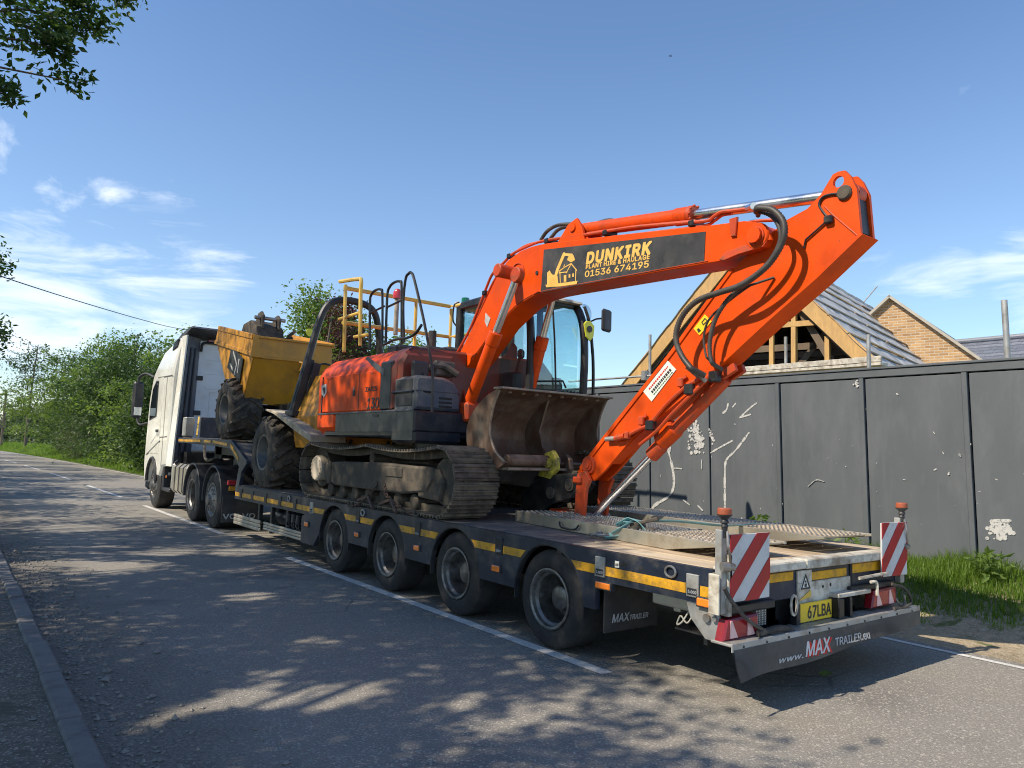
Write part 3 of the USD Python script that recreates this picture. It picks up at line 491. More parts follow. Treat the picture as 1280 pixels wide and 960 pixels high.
# ---------------------------------------------------------------- grey hoarding with battens, top rail and scuffs
def lean(g, z0=2.62, k=0.03):
    v, f = g.out(); v = v.copy(); v[:, 1] -= k * (z0 - v[:, 2]); return v, f
FX = 9.10; JY = [3.55 + 1.187 * k for k in range(-6, 13)]
fence = thing('hoarding', (FX, 3.5, 0.4), 'dark grey painted plywood site hoarding running along the verge', 'hoarding')
part(fence, 'backing', lean(G().box(FX + .045, FX + .07, JY[0], JY[-1], 0.15, 2.66)), 'dark_inside', False)
for k in range(len(JY) - 1):
    a, b = JY[k] + 0.078, JY[k + 1] - 0.004
    o = 0.004 * math.sin(k * 2.1)
    pan = part(fence, 'panel', lean(G().box(FX + o, FX + .03 + o, a, b, 0.18, 2.592, 0.004)), 'fence_grey', 20)
    if k in (5, 6, 7, 8, 9, 10): LAST = pan
    part(fence, 'batten', lean(G().box(FX - .010, FX + .044, JY[k] + .020, JY[k] + .077, 0.18, 2.604, 0.004)), 'fence_grey', 25)
part(fence, 'top_rail', lean(G().box(FX - .014, FX + .04, JY[0], JY[-1], 2.608, 2.70, 0.006)), 'fence_trim', 25)
part(fence, 'capping', lean(G().box(FX - .030, FX + .085, JY[0], JY[-1], 2.702, 2.732, 0.006)), 'fence_trim', 25)
from shapely.geometry import LineString, MultiPoint
def splash(pts, w, seed=0, blob=False):
    r = np.random.default_rng(seed); p = catmull(pts, 7) if len(pts) > 2 else np.asarray(pts)
    if blob:
        g = unary_union([Point(x + r.normal(0, w * .8), y + r.normal(0, w * 1.1)).buffer(abs(r.normal(w * .26, w * .16)) + .005, 2) for x, y in p for _ in range(7)])
    else: g = unary_union([LineString(p[i:i + 2]).buffer(w * r.uniform(.35, 1.0), 2) for i in range(len(p) - 1)])
    return g
scuffs = [([(7.894,1.657),(7.791,1.336),(7.771,1.102),(7.864,0.936),(8.158,0.765),(8.222,0.646)], .028, 0), ([(7.934,1.996),(7.898,1.870),(7.878,1.657)], .05, 0),
          ([(6.414,1.921),(6.627,1.680),(6.792,1.526),(6.818,1.329),(6.812,0.777)], .022, 0), ([(7.078,1.624),(6.878,1.722),(6.697,1.806)], .018, 0), ([(6.563,2.139),(6.429,2.251),(6.298,2.338)], .014, 0),
          ([(6.771,2.341),(6.798,2.260),(6.854,2.214)], .018, 0), ([(6.563,2.139),(6.389,2.182)], .016, 0), ([(7.396,2.030),(7.318,1.873),(7.256,1.753)], .05, 1), ([(7.471,1.958),(7.424,1.897)], .035, 1),
          ([(7.468,1.726),(7.346,1.715)], .05, 1), ([(7.081,1.933),(7.051,1.838)], .04, 1), ([(7.760,1.374),(7.617,1.367)], .02, 0), ([(7.238,1.513),(7.236,1.382)], .014, 0),
          ([(3.346,0.897),(3.270,0.879),(3.201,0.920)], .034, 1), ([(3.321,0.976),(3.177,0.989)], .020, 0), ([(7.578,0.894),(7.454,0.831)], .012, 0), ([(7.303,0.831),(7.213,0.767)], .014, 0), ([(6.526,0.712),(6.499,0.636)], .012, 0),
          ([(4.844,2.545),(4.824,2.514)], .015, 1), ([(3.772,1.462),(3.651,1.681)], .010, 1), ([(5.504,1.219),(5.390,1.308),(5.279,1.293)], .006, 0)]
for k, (pts, w, blob) in enumerate(scuffs):
    gg = splash(pts, w, k, bool(blob)); gg = unary_union([Polygon(q.exterior) for q in getattr(gg, 'geoms', [gg])]); sg = G().shape(gg, FX - .0075 - k * .0002, FX - .0035, 'x')
    part(fence, 'paint_scuff', sg, 'paint_splash', False)
r = np.random.default_rng(8); fl = unary_union([LineString([(y, z), (y + r.normal(0, s_ * 1.5), z + r.normal(0, s_ * 2.5))]).buffer(s_ * .6, 2) for y, z, s_ in zip(r.uniform(2.4, 8.3, 42), r.uniform(.75, 2.4, 42), r.gamma(1.6, .0026, 42) + .002)])
part(fence, 'paint_fleck', G().shape(fl, FX - .0070, FX - .0036, 'x'), 'paint_splash', False, kind='stuff')

# ---------------------------------------------------------------- houses behind the hoarding
GA = np.array([13.50, 9.65, 6.34]); gv_ = np.array([-.208, .978, 0]); rv = np.array([.978, .208, 0]); SL = 1.09
def HP(s, d, z): return GA * (1, 1, 0) + gv_ * s + rv * d + np.array([0, 0, z])
def roofz(s): return GA[2] - SL * abs(s)
house = thing('house_under_construction', HP(0, 0, 0.4), 'half-built house with open timber gable and silver membrane roof behind hoarding', 'house')
HALF, DEEP, EV = 3.45, 10.6, GA[2] - 1.09 * 3.45
w = G()
for d in (0.35, DEEP - .3): w.bar(HP(-HALF + .4, d, 1.5), HP(HALF - .4, d, 1.5), .25, 2.3)
for s in (-HALF + .4, HALF - .4): w.bar(HP(s, .2, 1.5), HP(s, DEEP - .2, 1.5), .25, 2.3)
part(house, 'wall', w, 'brick_tan', False)
part(house, 'ceiling_joists', G().bar(HP(0, .1, 2.70), HP(0, DEEP, 2.70), 2 * HALF - .5, .1), 'dark_inside', False)
def slope_bar(g, s0, s1, d, off, wd, th, sgn):
    n_ = np.array([0, 0, 1.0]); return g.bar(HP(sgn * s0, d, roofz(s0) + off), HP(sgn * s1, d, roofz(s1) + off), wd, th, up=gv_ * sgn * SL + n_ if False else (0, 0, 1))
for sgn in (-1, 1):
    part(house, 'barge_board', slope_bar(G(), -.02, HALF, -.16, -.12, .05, .30, sgn), 'new_timber', False)
    part(house, 'barge_rafter', slope_bar(G(), 0, HALF, -.05, -.30, .07, .16, sgn), 'old_timber', False)
for d in np.arange(.55, DEEP, 1.2):                                          # trusses inside
    g = G()
    for sgn in (-1, 1): slope_bar(g, 0, HALF, d, -.20, .06, .2, sgn); g.bar(HP(sgn * 1.6, d, roofz(1.6) - .3), HP(sgn * .5, d, 3.0), .05, .12)
    g.bar(HP(-1.95, d, 3.95), HP(1.95, d, 3.95), .05, .14); part(house, 'truss', g, 'old_timber', False)
for s, wd in ((-2.42, .07), (-1.72, .10), (-1.06, .13), (-.59, .07), (.42, .11), (1.1, .08), (1.8, .08)):
    part(house, 'stud', G().bar(HP(s, .02, 2.8), HP(s, .02, roofz(s) - .42), wd, .09, up=gv_), 'new_timber', False)
part(house, 'cross_rail', G().bar(HP(-1.75, -.02, 4.33), HP(1.2, -.02, 4.36), .06, .11), 'new_timber', False)
part(house, 'brace', G().bar(HP(-1.0, .12, 4.9), HP(-1.9, .12, 3.3), .05, .14), 'old_timber', False)
def roof_slope(sgn):
    nu, nv = 70, 90; s = np.linspace(-.03, HALF + .15, nu); d = np.linspace(-.22, DEEP + .15, nv); S, D = np.meshgrid(s, d, indexing='ij')
    sag = -.010 * np.abs(np.sin(np.pi * S / .36)) + .05 * (meshkit.fbm(np.stack([S * 6.0, D * 3.0, 0 * S], -1), 3, 14) - .5) + .06 * (meshkit.fbm(np.stack([S * 2.2, D * .7, 0 * S], -1), 3, 4) - .5)
    P = (GA * (1, 1, 0))[None, None] + gv_ * (S * sgn)[..., None] + rv * D[..., None]; P[..., 2] = GA[2] - SL * S + .06 + sag
    i = np.arange((nu - 1) * nv).reshape(nu - 1, nv)[:, :-1].ravel(); return P.reshape(-1, 3), np.vstack([np.stack([i, i + 1, i + nv + 1], 1), np.stack([i, i + nv + 1, i + nv], 1)])
for sgn in (-1, 1): part(house, 'roof_membrane', roof_slope(sgn), 'membrane', True)
r = np.random.default_rng(5)
for k in range(1, 10):                                                          # battens on the slope that faces the camera
    s = .36 * k; d = -.2
    while d < DEEP - .4:                                                       # in lengths, not quite in line
        e = min(d + r.uniform(2.2, 4.6), DEEP + .1); z0, z1 = roofz(s) + .075 + r.uniform(-.01, .01), roofz(s) + .075 + r.uniform(-.012, .012)
        part(house, 'roof_batten', G().bar(HP(-s, d, z0), HP(-s + r.uniform(-.02, .02), e, z1), .045, .028), 'batten_wood' if r.random() < .7 else 'new_timber', False); d = e + r.uniform(.0, .12)
part(house, 'ridge_pole', G().cyl(HP(0, 8.6, GA[2] + .05), HP(-.25, 9.2, GA[2] + .65), .02, n=8), 'galvanised')
single('scaffold_boards', G().box(12.45, 12.70, 6.2, 10.6, 3.20, 3.25, .005).box(12.45, 12.5, 6.2, 10.6, 3.26, 3.36, .005), 'worn_white', 'pale scaffold boards level with the hoarding top below the timber gable', 'scaffold board')
for (a, b, lab) in (((12, 4.13, 3.95, 2.0), None, 'thick scaffold tube standing alone before the slate roof at the far right'), ((12, 6.16, 3.66, 2.0), None, 'scaffold tube in front of the membrane roof verge'), ((12.0, 10.95, 4.16, 2.0), None, 'scaffold tube at the left end of the timber gable'), ((13.2, 8.45, 4.0, 2.0), None, 'pale scaffold tube against the middle of the open gable')):
    t = thing('scaffold_pole', (a[0], a[1], a[3]), lab, 'scaffold pole')
    part(t, 'tube', G().cyl((a[0], a[1], a[3]), (a[0] + .0, a[1] + (.06 if a[1] < 5 else 0.02), a[2]), .032 if a[1] > 5 else .042, n=12), 'galvanised'); part(t, 'coupler', G().box(a[0] - .06, a[0] + .06, a[1] - .05, a[1] + .05, a[3] + .5, a[3] + .6, .01), 'steel')
t = thing('scaffold_rail', (9.6, 10.0, 2.8), 'thin pale scaffold rail just above the hoarding left of the gable', 'scaffold rail')
part(t, 'tube', G().cyl((9.9, 8.3, 2.96), (9.9, 11.2, 2.98), .02, n=8), 'galvanised'); part(t, 'coupler', G().box(9.84, 9.96, 9.1, 9.2, 2.88, 3.06, .01), 'steel')
# brick wall texture on walls that stand too far off to tell the bricks apart
def wallmat(name, ang, c1, c2, mort, bw, rh):
    LOOKS[name] = usdkit.material(stage, '/World/Looks/' + name, {
        'g': ('geometry', {}), 'r': ('mapping', {'mapping_type': 'point', 'rotation': (0, 0, ang)}), 's': ('separate_xyz', {}), 'c': ('combine_xyz', {}),
        'b': ('brick_texture', {'color1': c1, 'color2': c2, 'mortar': mort, 'scale': 1.0, 'mortar_size': 0.012, 'mortar_smooth': 0.3, 'brick_width': bw, 'row_height': rh, 'bias': -0.1}),
        'n': ('noise_texture', {'scale': 3.0, 'detail': 5.0}), 'nr': ('rgb_ramp', {'ramp': [(0.3, (.78, .76, .74)), (0.7, (1, 1, 1))]}), 'm': ('mix_color', {'blend_type': 'multiply', 'fac': 1.0}),
        'bu': ('bump', {'strength': 0.6, 'distance': 0.01, 'invert': True}), 'p': ('principled_bsdf', {'roughness': 0.85})},
        [('g.position', 'r.vector'), ('r.vector', 's.vector'), ('s.y', 'c.x'), ('s.z', 'c.y'), ('c.vector', 'b.vector'), ('g.position', 'n.vector'), ('n.fac', 'nr.fac'),
         ('b.color', 'm.a'), ('nr.color', 'm.b'), ('m.result', 'p.base_color'), ('b.fac', 'bu.height'), ('bu.normal', 'p.normal')], surface='p.BSDF')
wallmat('brick_wall', math.atan2(-.208, .978), (0.50, 0.30, 0.13), (0.33, 0.18, 0.075), (0.50, 0.43, 0.33), .225, .075)
BA = np.array([20.97, 10.15, 6.20])
def BP(s, d, z): return BA * (1, 1, 0) + gv_ * s + rv * d + np.array([0, 0, z])
bh = thing('brick_house', BP(0, 0, .4), 'finished buff brick gable end rising behind the membrane roof', 'house')
poly = [(-4, .3), (4, .3), (4, BA[2] - 4 * .89), (0, BA[2]), (-4, BA[2] - 4 * .89)]
g = G().prism(poly, 0, .3, 'x'); v, f = g.out(); v = BA * (1, 1, 0) + v[:, 1:2] * gv_ + v[:, 0:1] * rv + v[:, 2:] * np.array([0, 0, 1.0]); part(bh, 'gable_wall', (v, f), 'brick_wall', False)
for sgn in (-1, 1):
    part(bh, 'verge', G().bar(BP(sgn * -.02, .05, BA[2] + .06), BP(sgn * 4.2, .05, BA[2] + .06 - 4.2 * .89), .42, .07), 'verge_tile', False)
    q = G(); [q.bar(BP(sgn * (s + .0), .2, BA[2] + .02 - s * .89), BP(sgn * s, 9, BA[2] + .02 - s * .89), .32, .03, up=(gv_ * sgn * .89 + np.array([0, 0, 1.0]))) for s in np.arange(.1, 4.2, .27)]
    part(bh, 'tile_courses', q, 'slate', False)
sh = thing('slate_house', (26, 7, .4), 'low slate roof showing beyond the brick gable at the right edge', 'house')
part(sh, 'wall', G().box(26.6, 33, 2.0, 14.0, .3, 4.2), 'brick_wall', False)
for k in range(11):
    a = k / 11; x0, z0 = 25.2 + 3.0 * a, 4.35 + 1.55 * a
    q = G(); y = 1.5 + (.16 if k % 2 else 0); i = 0
    while y < 14.4:
        q.box(x0, x0 + .36, y, y + .31, z0, z0 + .02, 0, rot=roty(-math.atan2(1.55, 3.0))); y += .316
    part(sh, 'slate_course', q, 'slate' if k % 3 else 'slate_light', False)
part(sh, 'ridge', G().cyl((28.25, 1.4, 5.93), (28.25, 14.4, 5.93), .09, n=10), 'slate_light')
part(sh, 'far_slope', G().bar((28.3, 8, 5.85), (31.6, 8, 4.2), 13, .04), 'slate', False)

# ================================================================ THE LOW LOADER
X0, X1, DZ, WY, WZ = 3.91, 6.41, 0.85, [4.62, 5.98, 7.34, 8.70], 0.39
def road_wheel(parent, x, y, z, r, w, rimr, side, deep=True, hub='rim_silver', n=36):
    """side -1: the outer face looks towards -X"""
    ax = (side, 0, 0); c = (x, y, z)                              # x is the outer face
    prof = [(rimr, -.012), (rimr + .02, .0), (r - .075, .004), (r - .03, -.012), (r - .008, -.03), (r, -.055), (r, -w + .05), (r - .02, -w + .015), (rimr, -w)]
    wh = part(parent, 'wheel', G().lathe(prof, c, ax, n), 'tyre_rubber')
    if deep: rp = [(rimr + .004, -.006), (rimr + .004, .006), (rimr - .006, .008), (rimr - .022, .0), (rimr - .026, -.03), (rimr - .045, -.05), (rimr - .048, -.16), (rimr - .07, -.205), (.115, -.205), (.108, -.16), (.095, -.11), (.075, -.10), (.0, -.095)]
    else: rp = [(rimr + .004, -.006), (rimr + .004, .004), (rimr - .02, .004), (rimr - .035, -.02), (rimr - .05, -.03), (rimr - .07, .0), (.15, .03), (.13, .05), (.10, .055), (.09, .085), (.0, .09)]
    part(wh, 'rim', G().lathe(rp, c, ax, n), hub)
    g = G()
    for k in range(10):
        a = k * math.pi / 5; q = np.array([x, y + math.cos(a) * (.11 + .0 if deep else .19), z + math.sin(a) * (.11 if deep else .19)]); h0 = -.205 if deep else .02
        g.cyl(q + np.array(ax) * h0, q + np.array(ax) * (h0 + .03), .012, n=6)
    part(wh, 'wheel_nuts', g, 'steel')
    if deep:
        g = G(); [g.cyl((x - side * .21, y + math.cos(a) * (rimr - .10), z + math.sin(a) * (rimr - .10)), (x - side * .197, y + math.cos(a) * (rimr - .10), z + math.sin(a) * (rimr - .10)), .024, n=12) for a in np.arange(8) * math.pi / 4]
        part(wh, 'hand_holes', g, 'dark_inside')
    return wh
tr = thing('low_loader_trailer', (5.16, 3.0, 0), 'navy four-axle low loader trailer with yellow side stripes carrying both machines', 'trailer')
rail = unary_union([sbox(3.02, .625, 12.62, DZ - .004), sbox(4.07, .41, 9.36, .66), Polygon([(9.1, .66), (9.36, .66), (9.72, .6), (9.72, .25), (9.3, .25), (9.1, .45)])])
arches = unary_union([Point(y, WZ).buffer(.425, 24) for y in WY]); rail = rail.difference(arches)
for a, b in ((X0, X0 + .05), (X1 - .05, X1)): part(tr, 'side_rail', G().shape(rail, a, b, 'x'), 'navy_paint', 25)
for y in WY:
    for xa in (X0 + .002, X1 - .052):
        g = G(); a = np.linspace(-.15, math.pi + .15, 17)
        ring = [(y + math.cos(t) * .43, WZ + math.sin(t) * .43) for t in a] + [(y + math.cos(t) * .418, WZ + math.sin(t) * .418) for t in a[::-1]]
        part(tr, 'wheel_arch', g.prism([(p, min(q, DZ - .012)) for p, q in ring], xa + .002, xa + .048, 'x'), 'black_paint', 30)
g = G().box(X0 + .05, X1 - .05, 4.4, 12.62, DZ - .055, DZ - .02)
for x in (4.65, 5.67): g.box(x - .06, x + .06, 3.1, 12.6, .42, .79).box(x - .1, x + .1, 3.1, 12.6, .40, .44)
for y in np.arange(3.3, 12.6, .62): g.box(X0 + .05, X1 - .05, y - .03, y + .03, .66, .79)
part(tr, 'chassis', g, 'black_paint', False)
for k, y in enumerate(np.arange(4.42, 12.5, 1.36)): part(tr, 'deck_plate', G().box(X0 + .045, X1 - .045, y, min(y + 1.352, 12.6), DZ - .018, DZ + .001 * (k % 2), .003), 'navy_deck', 20)
r = np.random.default_rng(2)
for k in range(10):
    xa = 3.965 + k * .2392; dz = r.uniform(-.006, .004)
    part(tr, 'deck_plank', G().box(xa + .004, xa + .2352, 3.09 + r.uniform(0, .012), 4.405, DZ - .05, DZ + dz, .006), 'wood_deck' if k % 3 else 'wood_deck_pale', 20)
part(tr, 'rear_edge_strip', G().box(3.99, 4.86, 2.955, 3.085, .80, .858, .008).box(4.88, X1 - .06, 2.962, 3.085, .795, .861, .008), 'worn_white')
for y in WY:
    part(tr, 'axle', G().cyl((X0 + .2, y, WZ), (X1 - .2, y, WZ), .065, n=12), 'black_paint')
    road_wheel(tr, X0 + .025, y, WZ, .388, .30, .235, -1, True); road_wheel(tr, X1 - .025, y, WZ, .388, .30, .235, 1, True, n=20)
# reflective stripe in lengths between the lashing brackets
BR = [3.17, 4.02, 5.27, 6.66, 8.03, 9.40, 9.98, 10.55, 11.15, 11.75, 12.3]
edges = [3.03] + [v for y in BR for v in (y - .058, y + .058)] + [12.60]
for a, b in zip(edges[::2], edges[1::2]):
    q = sbox(a, .672, b, .736).difference(unary_union([Point(y, WZ).buffer(.445, 24) for y in WY]))
    for gq in getattr(q, 'geoms', [q]):
        if gq.area > .0008: part(tr, 'reflective_stripe', G().shape(gq, X0 - .004, X0 + .01, 'x'), 'reflector_amber', False)
for k, y in enumerate(BR):
    bk = part(tr, 'lashing_bracket', G().box(X0 - .012, X0 + .02, y - .05, y + .05, .655, .80, .004), 'galvanised' if k in (0, 1, 5) else 'dark_panel', 25)
    if k < 6:
        part(bk, 'load_plate', G().box(X0 - .016, X0, y - .038, y + .038, .668, .712, .003), 'black_plastic', 25)
        part(bk, 'lettering', G().text('5.000', (X0 - .0165, y + .03, .68), *NEAR, .018, .002), 'print_grey', False)
part(tr, 'info_label', G().box(X0 - .004, X0 + .01, 3.83, 3.87, .745, .79), 'sticker_white', False)
part(tr, 'lettering', G().text('AP', (X0 - .0045, 3.866, .756), *NEAR, .018, .002), 'print_dark', False)
for y, z, a, b in ((3.065, .638, .12, .05), (3.975, .598, .15, .045), (5.29, .535, .11, .05), (6.65, .545, .1, .05), (9.52, .505, .12, .055), (8.02, .53, .1, .045)):
    h = part(tr, 'side_marker_lamp', G().box(X0 - .02, X0 + .03, y - a / 2 - .01, y + a / 2 + .01, z - b / 2 - .008, z + b / 2 + .008, .006), 'black_plastic', 25); part(h, 'lens', G().box(X0 - .026, X0, y - a / 2, y + a / 2, z - b / 2, z + b / 2, .006), 'lens_orange', 25)
for y in (3.35, 7.9, 10.2): part(tr, 'lashing_ring', G().tube([(X0 - .012, y + .045 * math.cos(t), .79 + .035 * math.sin(t)) for t in np.linspace(0, 2 * math.pi, 15)], .008, 6), 'steel')
for y in (3.8, 3.62): part(tr, 'rail_slot', G().box(X0 - .002, X0 + .01, y - (.045 if y > 3.7 else .015), y + (.045 if y > 3.7 else .015), .765, .785), 'dark_inside', False)
# under the side: skirt boxes, guards, valves
for (a, b, z0, z1) in ((9.62, 11.42, .235, .36), (11.58, 12.86, .19, .36)):
    for k in range(3): part(tr, 'side_guard', G().box(3.985, 4.02, a, b, z0 + (z1 - z0) * k / 3 + .004, z0 + (z1 - z0) * (k + 1) / 3 - .004, .008), 'aluminium', 25)
for y in (9.9, 10.55, 11.2, 11.75): part(tr, 'guard_bracket', G().box(4.02, 4.08, y - .035, y + .035, .2, .66, .006), 'black_paint', 25)
g = G()
for k, y in enumerate((9.85, 10.05, 10.22, 10.4)): g.cyl((3.99, y, .45), (4.0, y, .58), .035, n=10, b=.01).tube(catmull([(4.0, y, .45), (4.02, y + .03, .38), (4.0, y + .08, .42), (4.05, y + .09, .55)], 6), .012, 6)
part(tr, 'air_valves', g, 'black_plastic'); part(tr, 'air_tank', G().cyl((4.25, 10.5, .45), (4.25, 11.3, .45), .13, n=18, b=.03), 'dark_panel')
part(tr, 'rear_mud_flap', G().box(3.97, 4.55, 4.03, 4.045, .24, .62, .004), 'flap_black', 25)
part(tr, 'flap_lettering', G().text('MAX', (4.04, 4.028, .31), *REAR, .058, .002, shear=.2).text('TRAILER', (4.225, 4.028, .312), *REAR, .036, .002, shear=.2), 'print_grey', False)
part(tr, 'underrun_bar', G().box(4.02, 4.06, 3.22, 3.62, .53, .615, .012).box(4.06, 4.12, 3.4, 3.46, .5, .66, .005), 'aluminium', 25)
part(tr, 'cable_loop', G().tube(catmull([(4.03, 3.30, .53), (4.0, 3.33, .46), (4.02, 3.39, .43), (4.02, 3.36, .49), (4.0, 3.29, .46), (4.03, 3.26, .52)], 8), .006, 6), 'worn_white')
# the tail: beam, panel, plate, lamps, bumper
part(tr, 'rear_beam', G().box(X0 + .05, X1 - .02, 3.0, 3.06, .60, .80, .006), 'navy_paint', 25)
for a, b, z0, z1 in ((4.40, 4.76, .725, .785), (4.98, 5.46, .705, .765), (5.54, 6.02, .715, .785)): part(tr, 'rear_reflector', G().box(a, b, 2.993, 3.003, z0, z1, .003), 'reflector_amber', 25)
part(tr, 'tail_bulkhead', G().box(X0 + .06, X1 - .06, 3.10, 3.13, .36, .80).box(X0 + .1, X1 - .1, 3.0, 3.4, .40, .412), 'black_paint', False)
part(tr, 'rear_panel', G().box(4.80, 5.50, 2.985, 3.0, .555, .702, .005).box(4.80, 4.98, 2.985, 3.0, .70, .785, .004), 'worn_white', 25)
part(tr, 'panel_holes', G().cyl((5.12, 2.984, .655), (5.12, 2.99, .655), .012, n=10).cyl((5.22, 2.984, .66), (5.22, 2.99, .66), .012, n=10).box(5.505, 5.535, 2.99, 3.0, .60, .79), 'dark_inside')
part(tr, 'warning_triangle', G().prism([(4.82, .655), (4.95, .655), (4.885, .77)], 2.978, 2.984, 'y'), 'sticker_white', False)
part(tr, 'yellow_flash', G().prism([(4.80, .58), (4.96, .60), (4.95, .645)], 2.978, 2.984, 'y'), 'rail_yellow', False)
part(tr, 'warning_print', G().shape(Polygon([(4.828, .659), (4.942, .659), (4.885, .76)]).buffer(.003).difference(Polygon([(4.845, .668), (4.925, .668), (4.885, .742)])), 2.9755, 2.9775, 'y').box(4.872, 4.898, 2.9755, 2.9775, .672, .695).cyl((4.885, 2.9755, .708), (4.885, 2.9775, .708), .009, n=10), 'print_dark', False)
plate = part(tr, 'number_plate', G().box(4.765, 5.185, 2.955, 2.967, .438, .568, .004), 'plate_yellow', 25)
part(plate, 'lettering', G().text('67LBA', (4.862, 2.954, .463), *REAR, .079, .002, True, .30), 'print_dark', False)
part(tr, 'plate_bracket', G().box(4.72, 4.765, 2.94, 3.0, .42, .57, .005).box(5.19, 5.26, 2.9, 3.0, .42, .57, .006).box(5.34, 5.37, 2.9, 3.0, .43, .57, .004).box(4.0, 4.5, 2.96, 3.0, .57, .625, .008).box(5.45, 6.1, 2.95, 3.0, .585, .63, .008), 'black_paint', 25)
part(tr, 'pale_shelf', G().box(5.20, 5.66, 2.91, 3.0, .575, .605, .005), 'worn_white', 25)
for a, b, z in ((3.905, 4.245, .50), (5.70, 6.06, .525)):
    lp = part(tr, 'tail_lamp', G().prism([(a - .02, z - .07), (b, z - .065), (b, z + .065), (a + .02, z + .055)], 2.915, 2.99, 'y', .012), 'lens_red', 25)
    for k in (0.18, .70): part(lp, 'lens_flash', G().prism([(a + (b - a) * k - .02, z - .055), (a + (b - a) * (k + .17), z - .055), (a + (b - a) * (k + .09) - .03, z + .05), (a + (b - a) * (k + .05) - .03, z + .05)], 2.910, 2.9165, 'y'), 'lens_pink', False)
gd = G(); gd.box(4.27, 4.385, 2.955, 2.96, .475, .575); part(tr, 'mesh_reflector', gd, 'galvanised', False)
part(tr, 'mesh_lines', G().mesh(trimesh.util.concatenate([trimesh.creation.box((.003, .002, .1), trimesh.transformations.translation_matrix((4.27 + .0164 * k, 2.954, .525))) for k in range(8)] + [trimesh.creation.box((.115, .002, .003), trimesh.transformations.translation_matrix((4.3275, 2.9535, .475 + .0143 * k))) for k in range(8)])), 'black_paint', False)
part(tr, 'corner_post', G().box(3.87, 3.885, 2.94, 3.02, .585, .83, .003).box(3.885, 3.955, 3.005, 3.02, .585, .83, .003).box(3.955, 3.99, 2.93, 3.02, .57, .95, .004), 'worn_white', 25)
part(tr, 'corner_bracket', G().prism([(3.02, .66), (3.25, .66), (3.2, .52), (3.08, .41), (2.98, .41), (2.98, .55)], 3.92, 3.95, 'x', .004), 'galvanised', 25)
part(tr, 'bracket_bolts', G().cyl((3.90, 3.06, .545), (3.93, 3.06, .545), .026, n=12).cyl((3.90, 3.0, .55), (3.93, 3.0, .55), .018, n=10), 'steel')
part(tr, 'bumper_shelf', G().box(3.87, 6.28, 2.845, 3.0, .415, .432, .004).box(3.87, 6.28, 2.838, 2.85, .385, .436, .003), 'galvanised', 25)
for x in np.arange(3.98, 6.25, .24): part(tr, 'bumper_rivet', G().mesh(trimesh.creation.icosphere(1, .008).apply_translation((x, 2.837, .41))), 'black_paint')
def flap_pt(x, t): # hanging rubber sheet, bowed, torn higher towards its right end
    zb = .215 + .085 * np.clip((x - 4.3) / 1.7, 0, 1) + .012 * np.sin(x * 5.0); z = .40 + (zb - .40) * t
    return np.stack([x, 2.836 - .012 * t - .018 * np.sin(x * 2.6) * t ** 2 - .05 * t ** 2 * np.clip((4.3 - x) / .4, 0, 1), z], -1)
xs_, ts_ = np.meshgrid(np.linspace(3.885, 6.27, 60), np.linspace(0, 1, 10), indexing='ij'); A = flap_pt(xs_, ts_); i = np.arange(59 * 10).reshape(59, 10)[:, :-1].ravel()
F1 = np.vstack([np.stack([i, i + 10, i + 11], 1), np.stack([i, i + 11, i + 1], 1)]); B = A.reshape(-1, 3) + (0, .008, 0)
part(tr, 'rear_flap', G().add(A.reshape(-1, 3), F1).add(B, F1[:, ::-1]), 'flap_rubber', True)
def flap_text(t, x, z, h, w, shear=.2):
    g = G().text(t, (0, 0, 0), (1, 0, 0), (0, 0, 1), h, .002, True, w, shear); v, f = g.out(); v = v.copy(); v[:, 0] += x; v[:, 2] += z + .0 * v[:, 0]
    zb = .215 + .085 * np.clip((v[:, 0] - 4.3) / 1.7, 0, 1) + .012 * np.sin(v[:, 0] * 5.0); tt = np.clip((v[:, 2] - .40) / (zb - .40), 0, 1); v[:, 1] += flap_pt(v[:, 0], tt)[:, 1] - .002; return v, f
part(tr, 'flap_lettering', flap_text('www.', 4.33, .262, .034, .27), 'print_grey', False); part(tr, 'flap_lettering', flap_text('MAX', 4.63, .265, .092, .30), 'board_white', False)
part(tr, 'flap_lettering', flap_text('TRAILER.eu', 4.985, .292, .048, .45), 'print_grey', False)
vq, fq = flap_text('MAX', 4.655, .258, .092, .30); part(tr, 'flap_lettering', (vq + (0, .0012, 0), fq), 'print_red', False)
for pts, rr in (([(3.841,2.880,0.765),(3.920,2.880,0.677),(4.083,2.880,0.550),(4.295,2.880,0.452),(4.472,2.880,0.432)], .013), ([(4.192,2.880,0.455),(4.427,2.880,0.463),(4.582,2.880,0.419),(4.517,2.880,0.386)], .02)):
    part(tr, 'rear_cable', G().tube(catmull(pts, 8), rr, 8), 'hose_rubber')
part(tr, 'rear_cable', G().tube(catmull([(5.95, 2.9, .62), (6.1, 2.87, .58), (6.18, 2.86, .48), (6.05, 2.85, .44), (5.9, 2.86, .45)], 8), .011, 8), 'hose_rubber')
part(tr, 'hook_handle', G().tube([(4.62 + .035 * math.cos(t), 2.90, .585 + .065 * math.sin(t)) for t in np.linspace(0, 2 * math.pi, 17)], .009, 6).tube(catmull([(5.63, 2.90, .66), (5.68, 2.88, .655), (5.69, 2.88, .56)], 5), .012, 6).tube([(5.52, 2.93, .69), (5.95, 2.93, .70)], .012, 6), 'worn_white')
part(tr, 'corner_hook', G().tube(catmull([(6.05, 2.92, .50), (6.1, 2.9, .44), (6.16, 2.9, .46), (6.15, 2.9, .52)], 6), .01, 6), 'steel')
part(tr, 'shackle_bolt', G().cyl((3.885, 2.93, .88), (3.93, 2.91, .88), .03, n=14).cyl((3.95, 2.92, .875), (3.98, 2.91, .875), .024, n=12), 'steel')
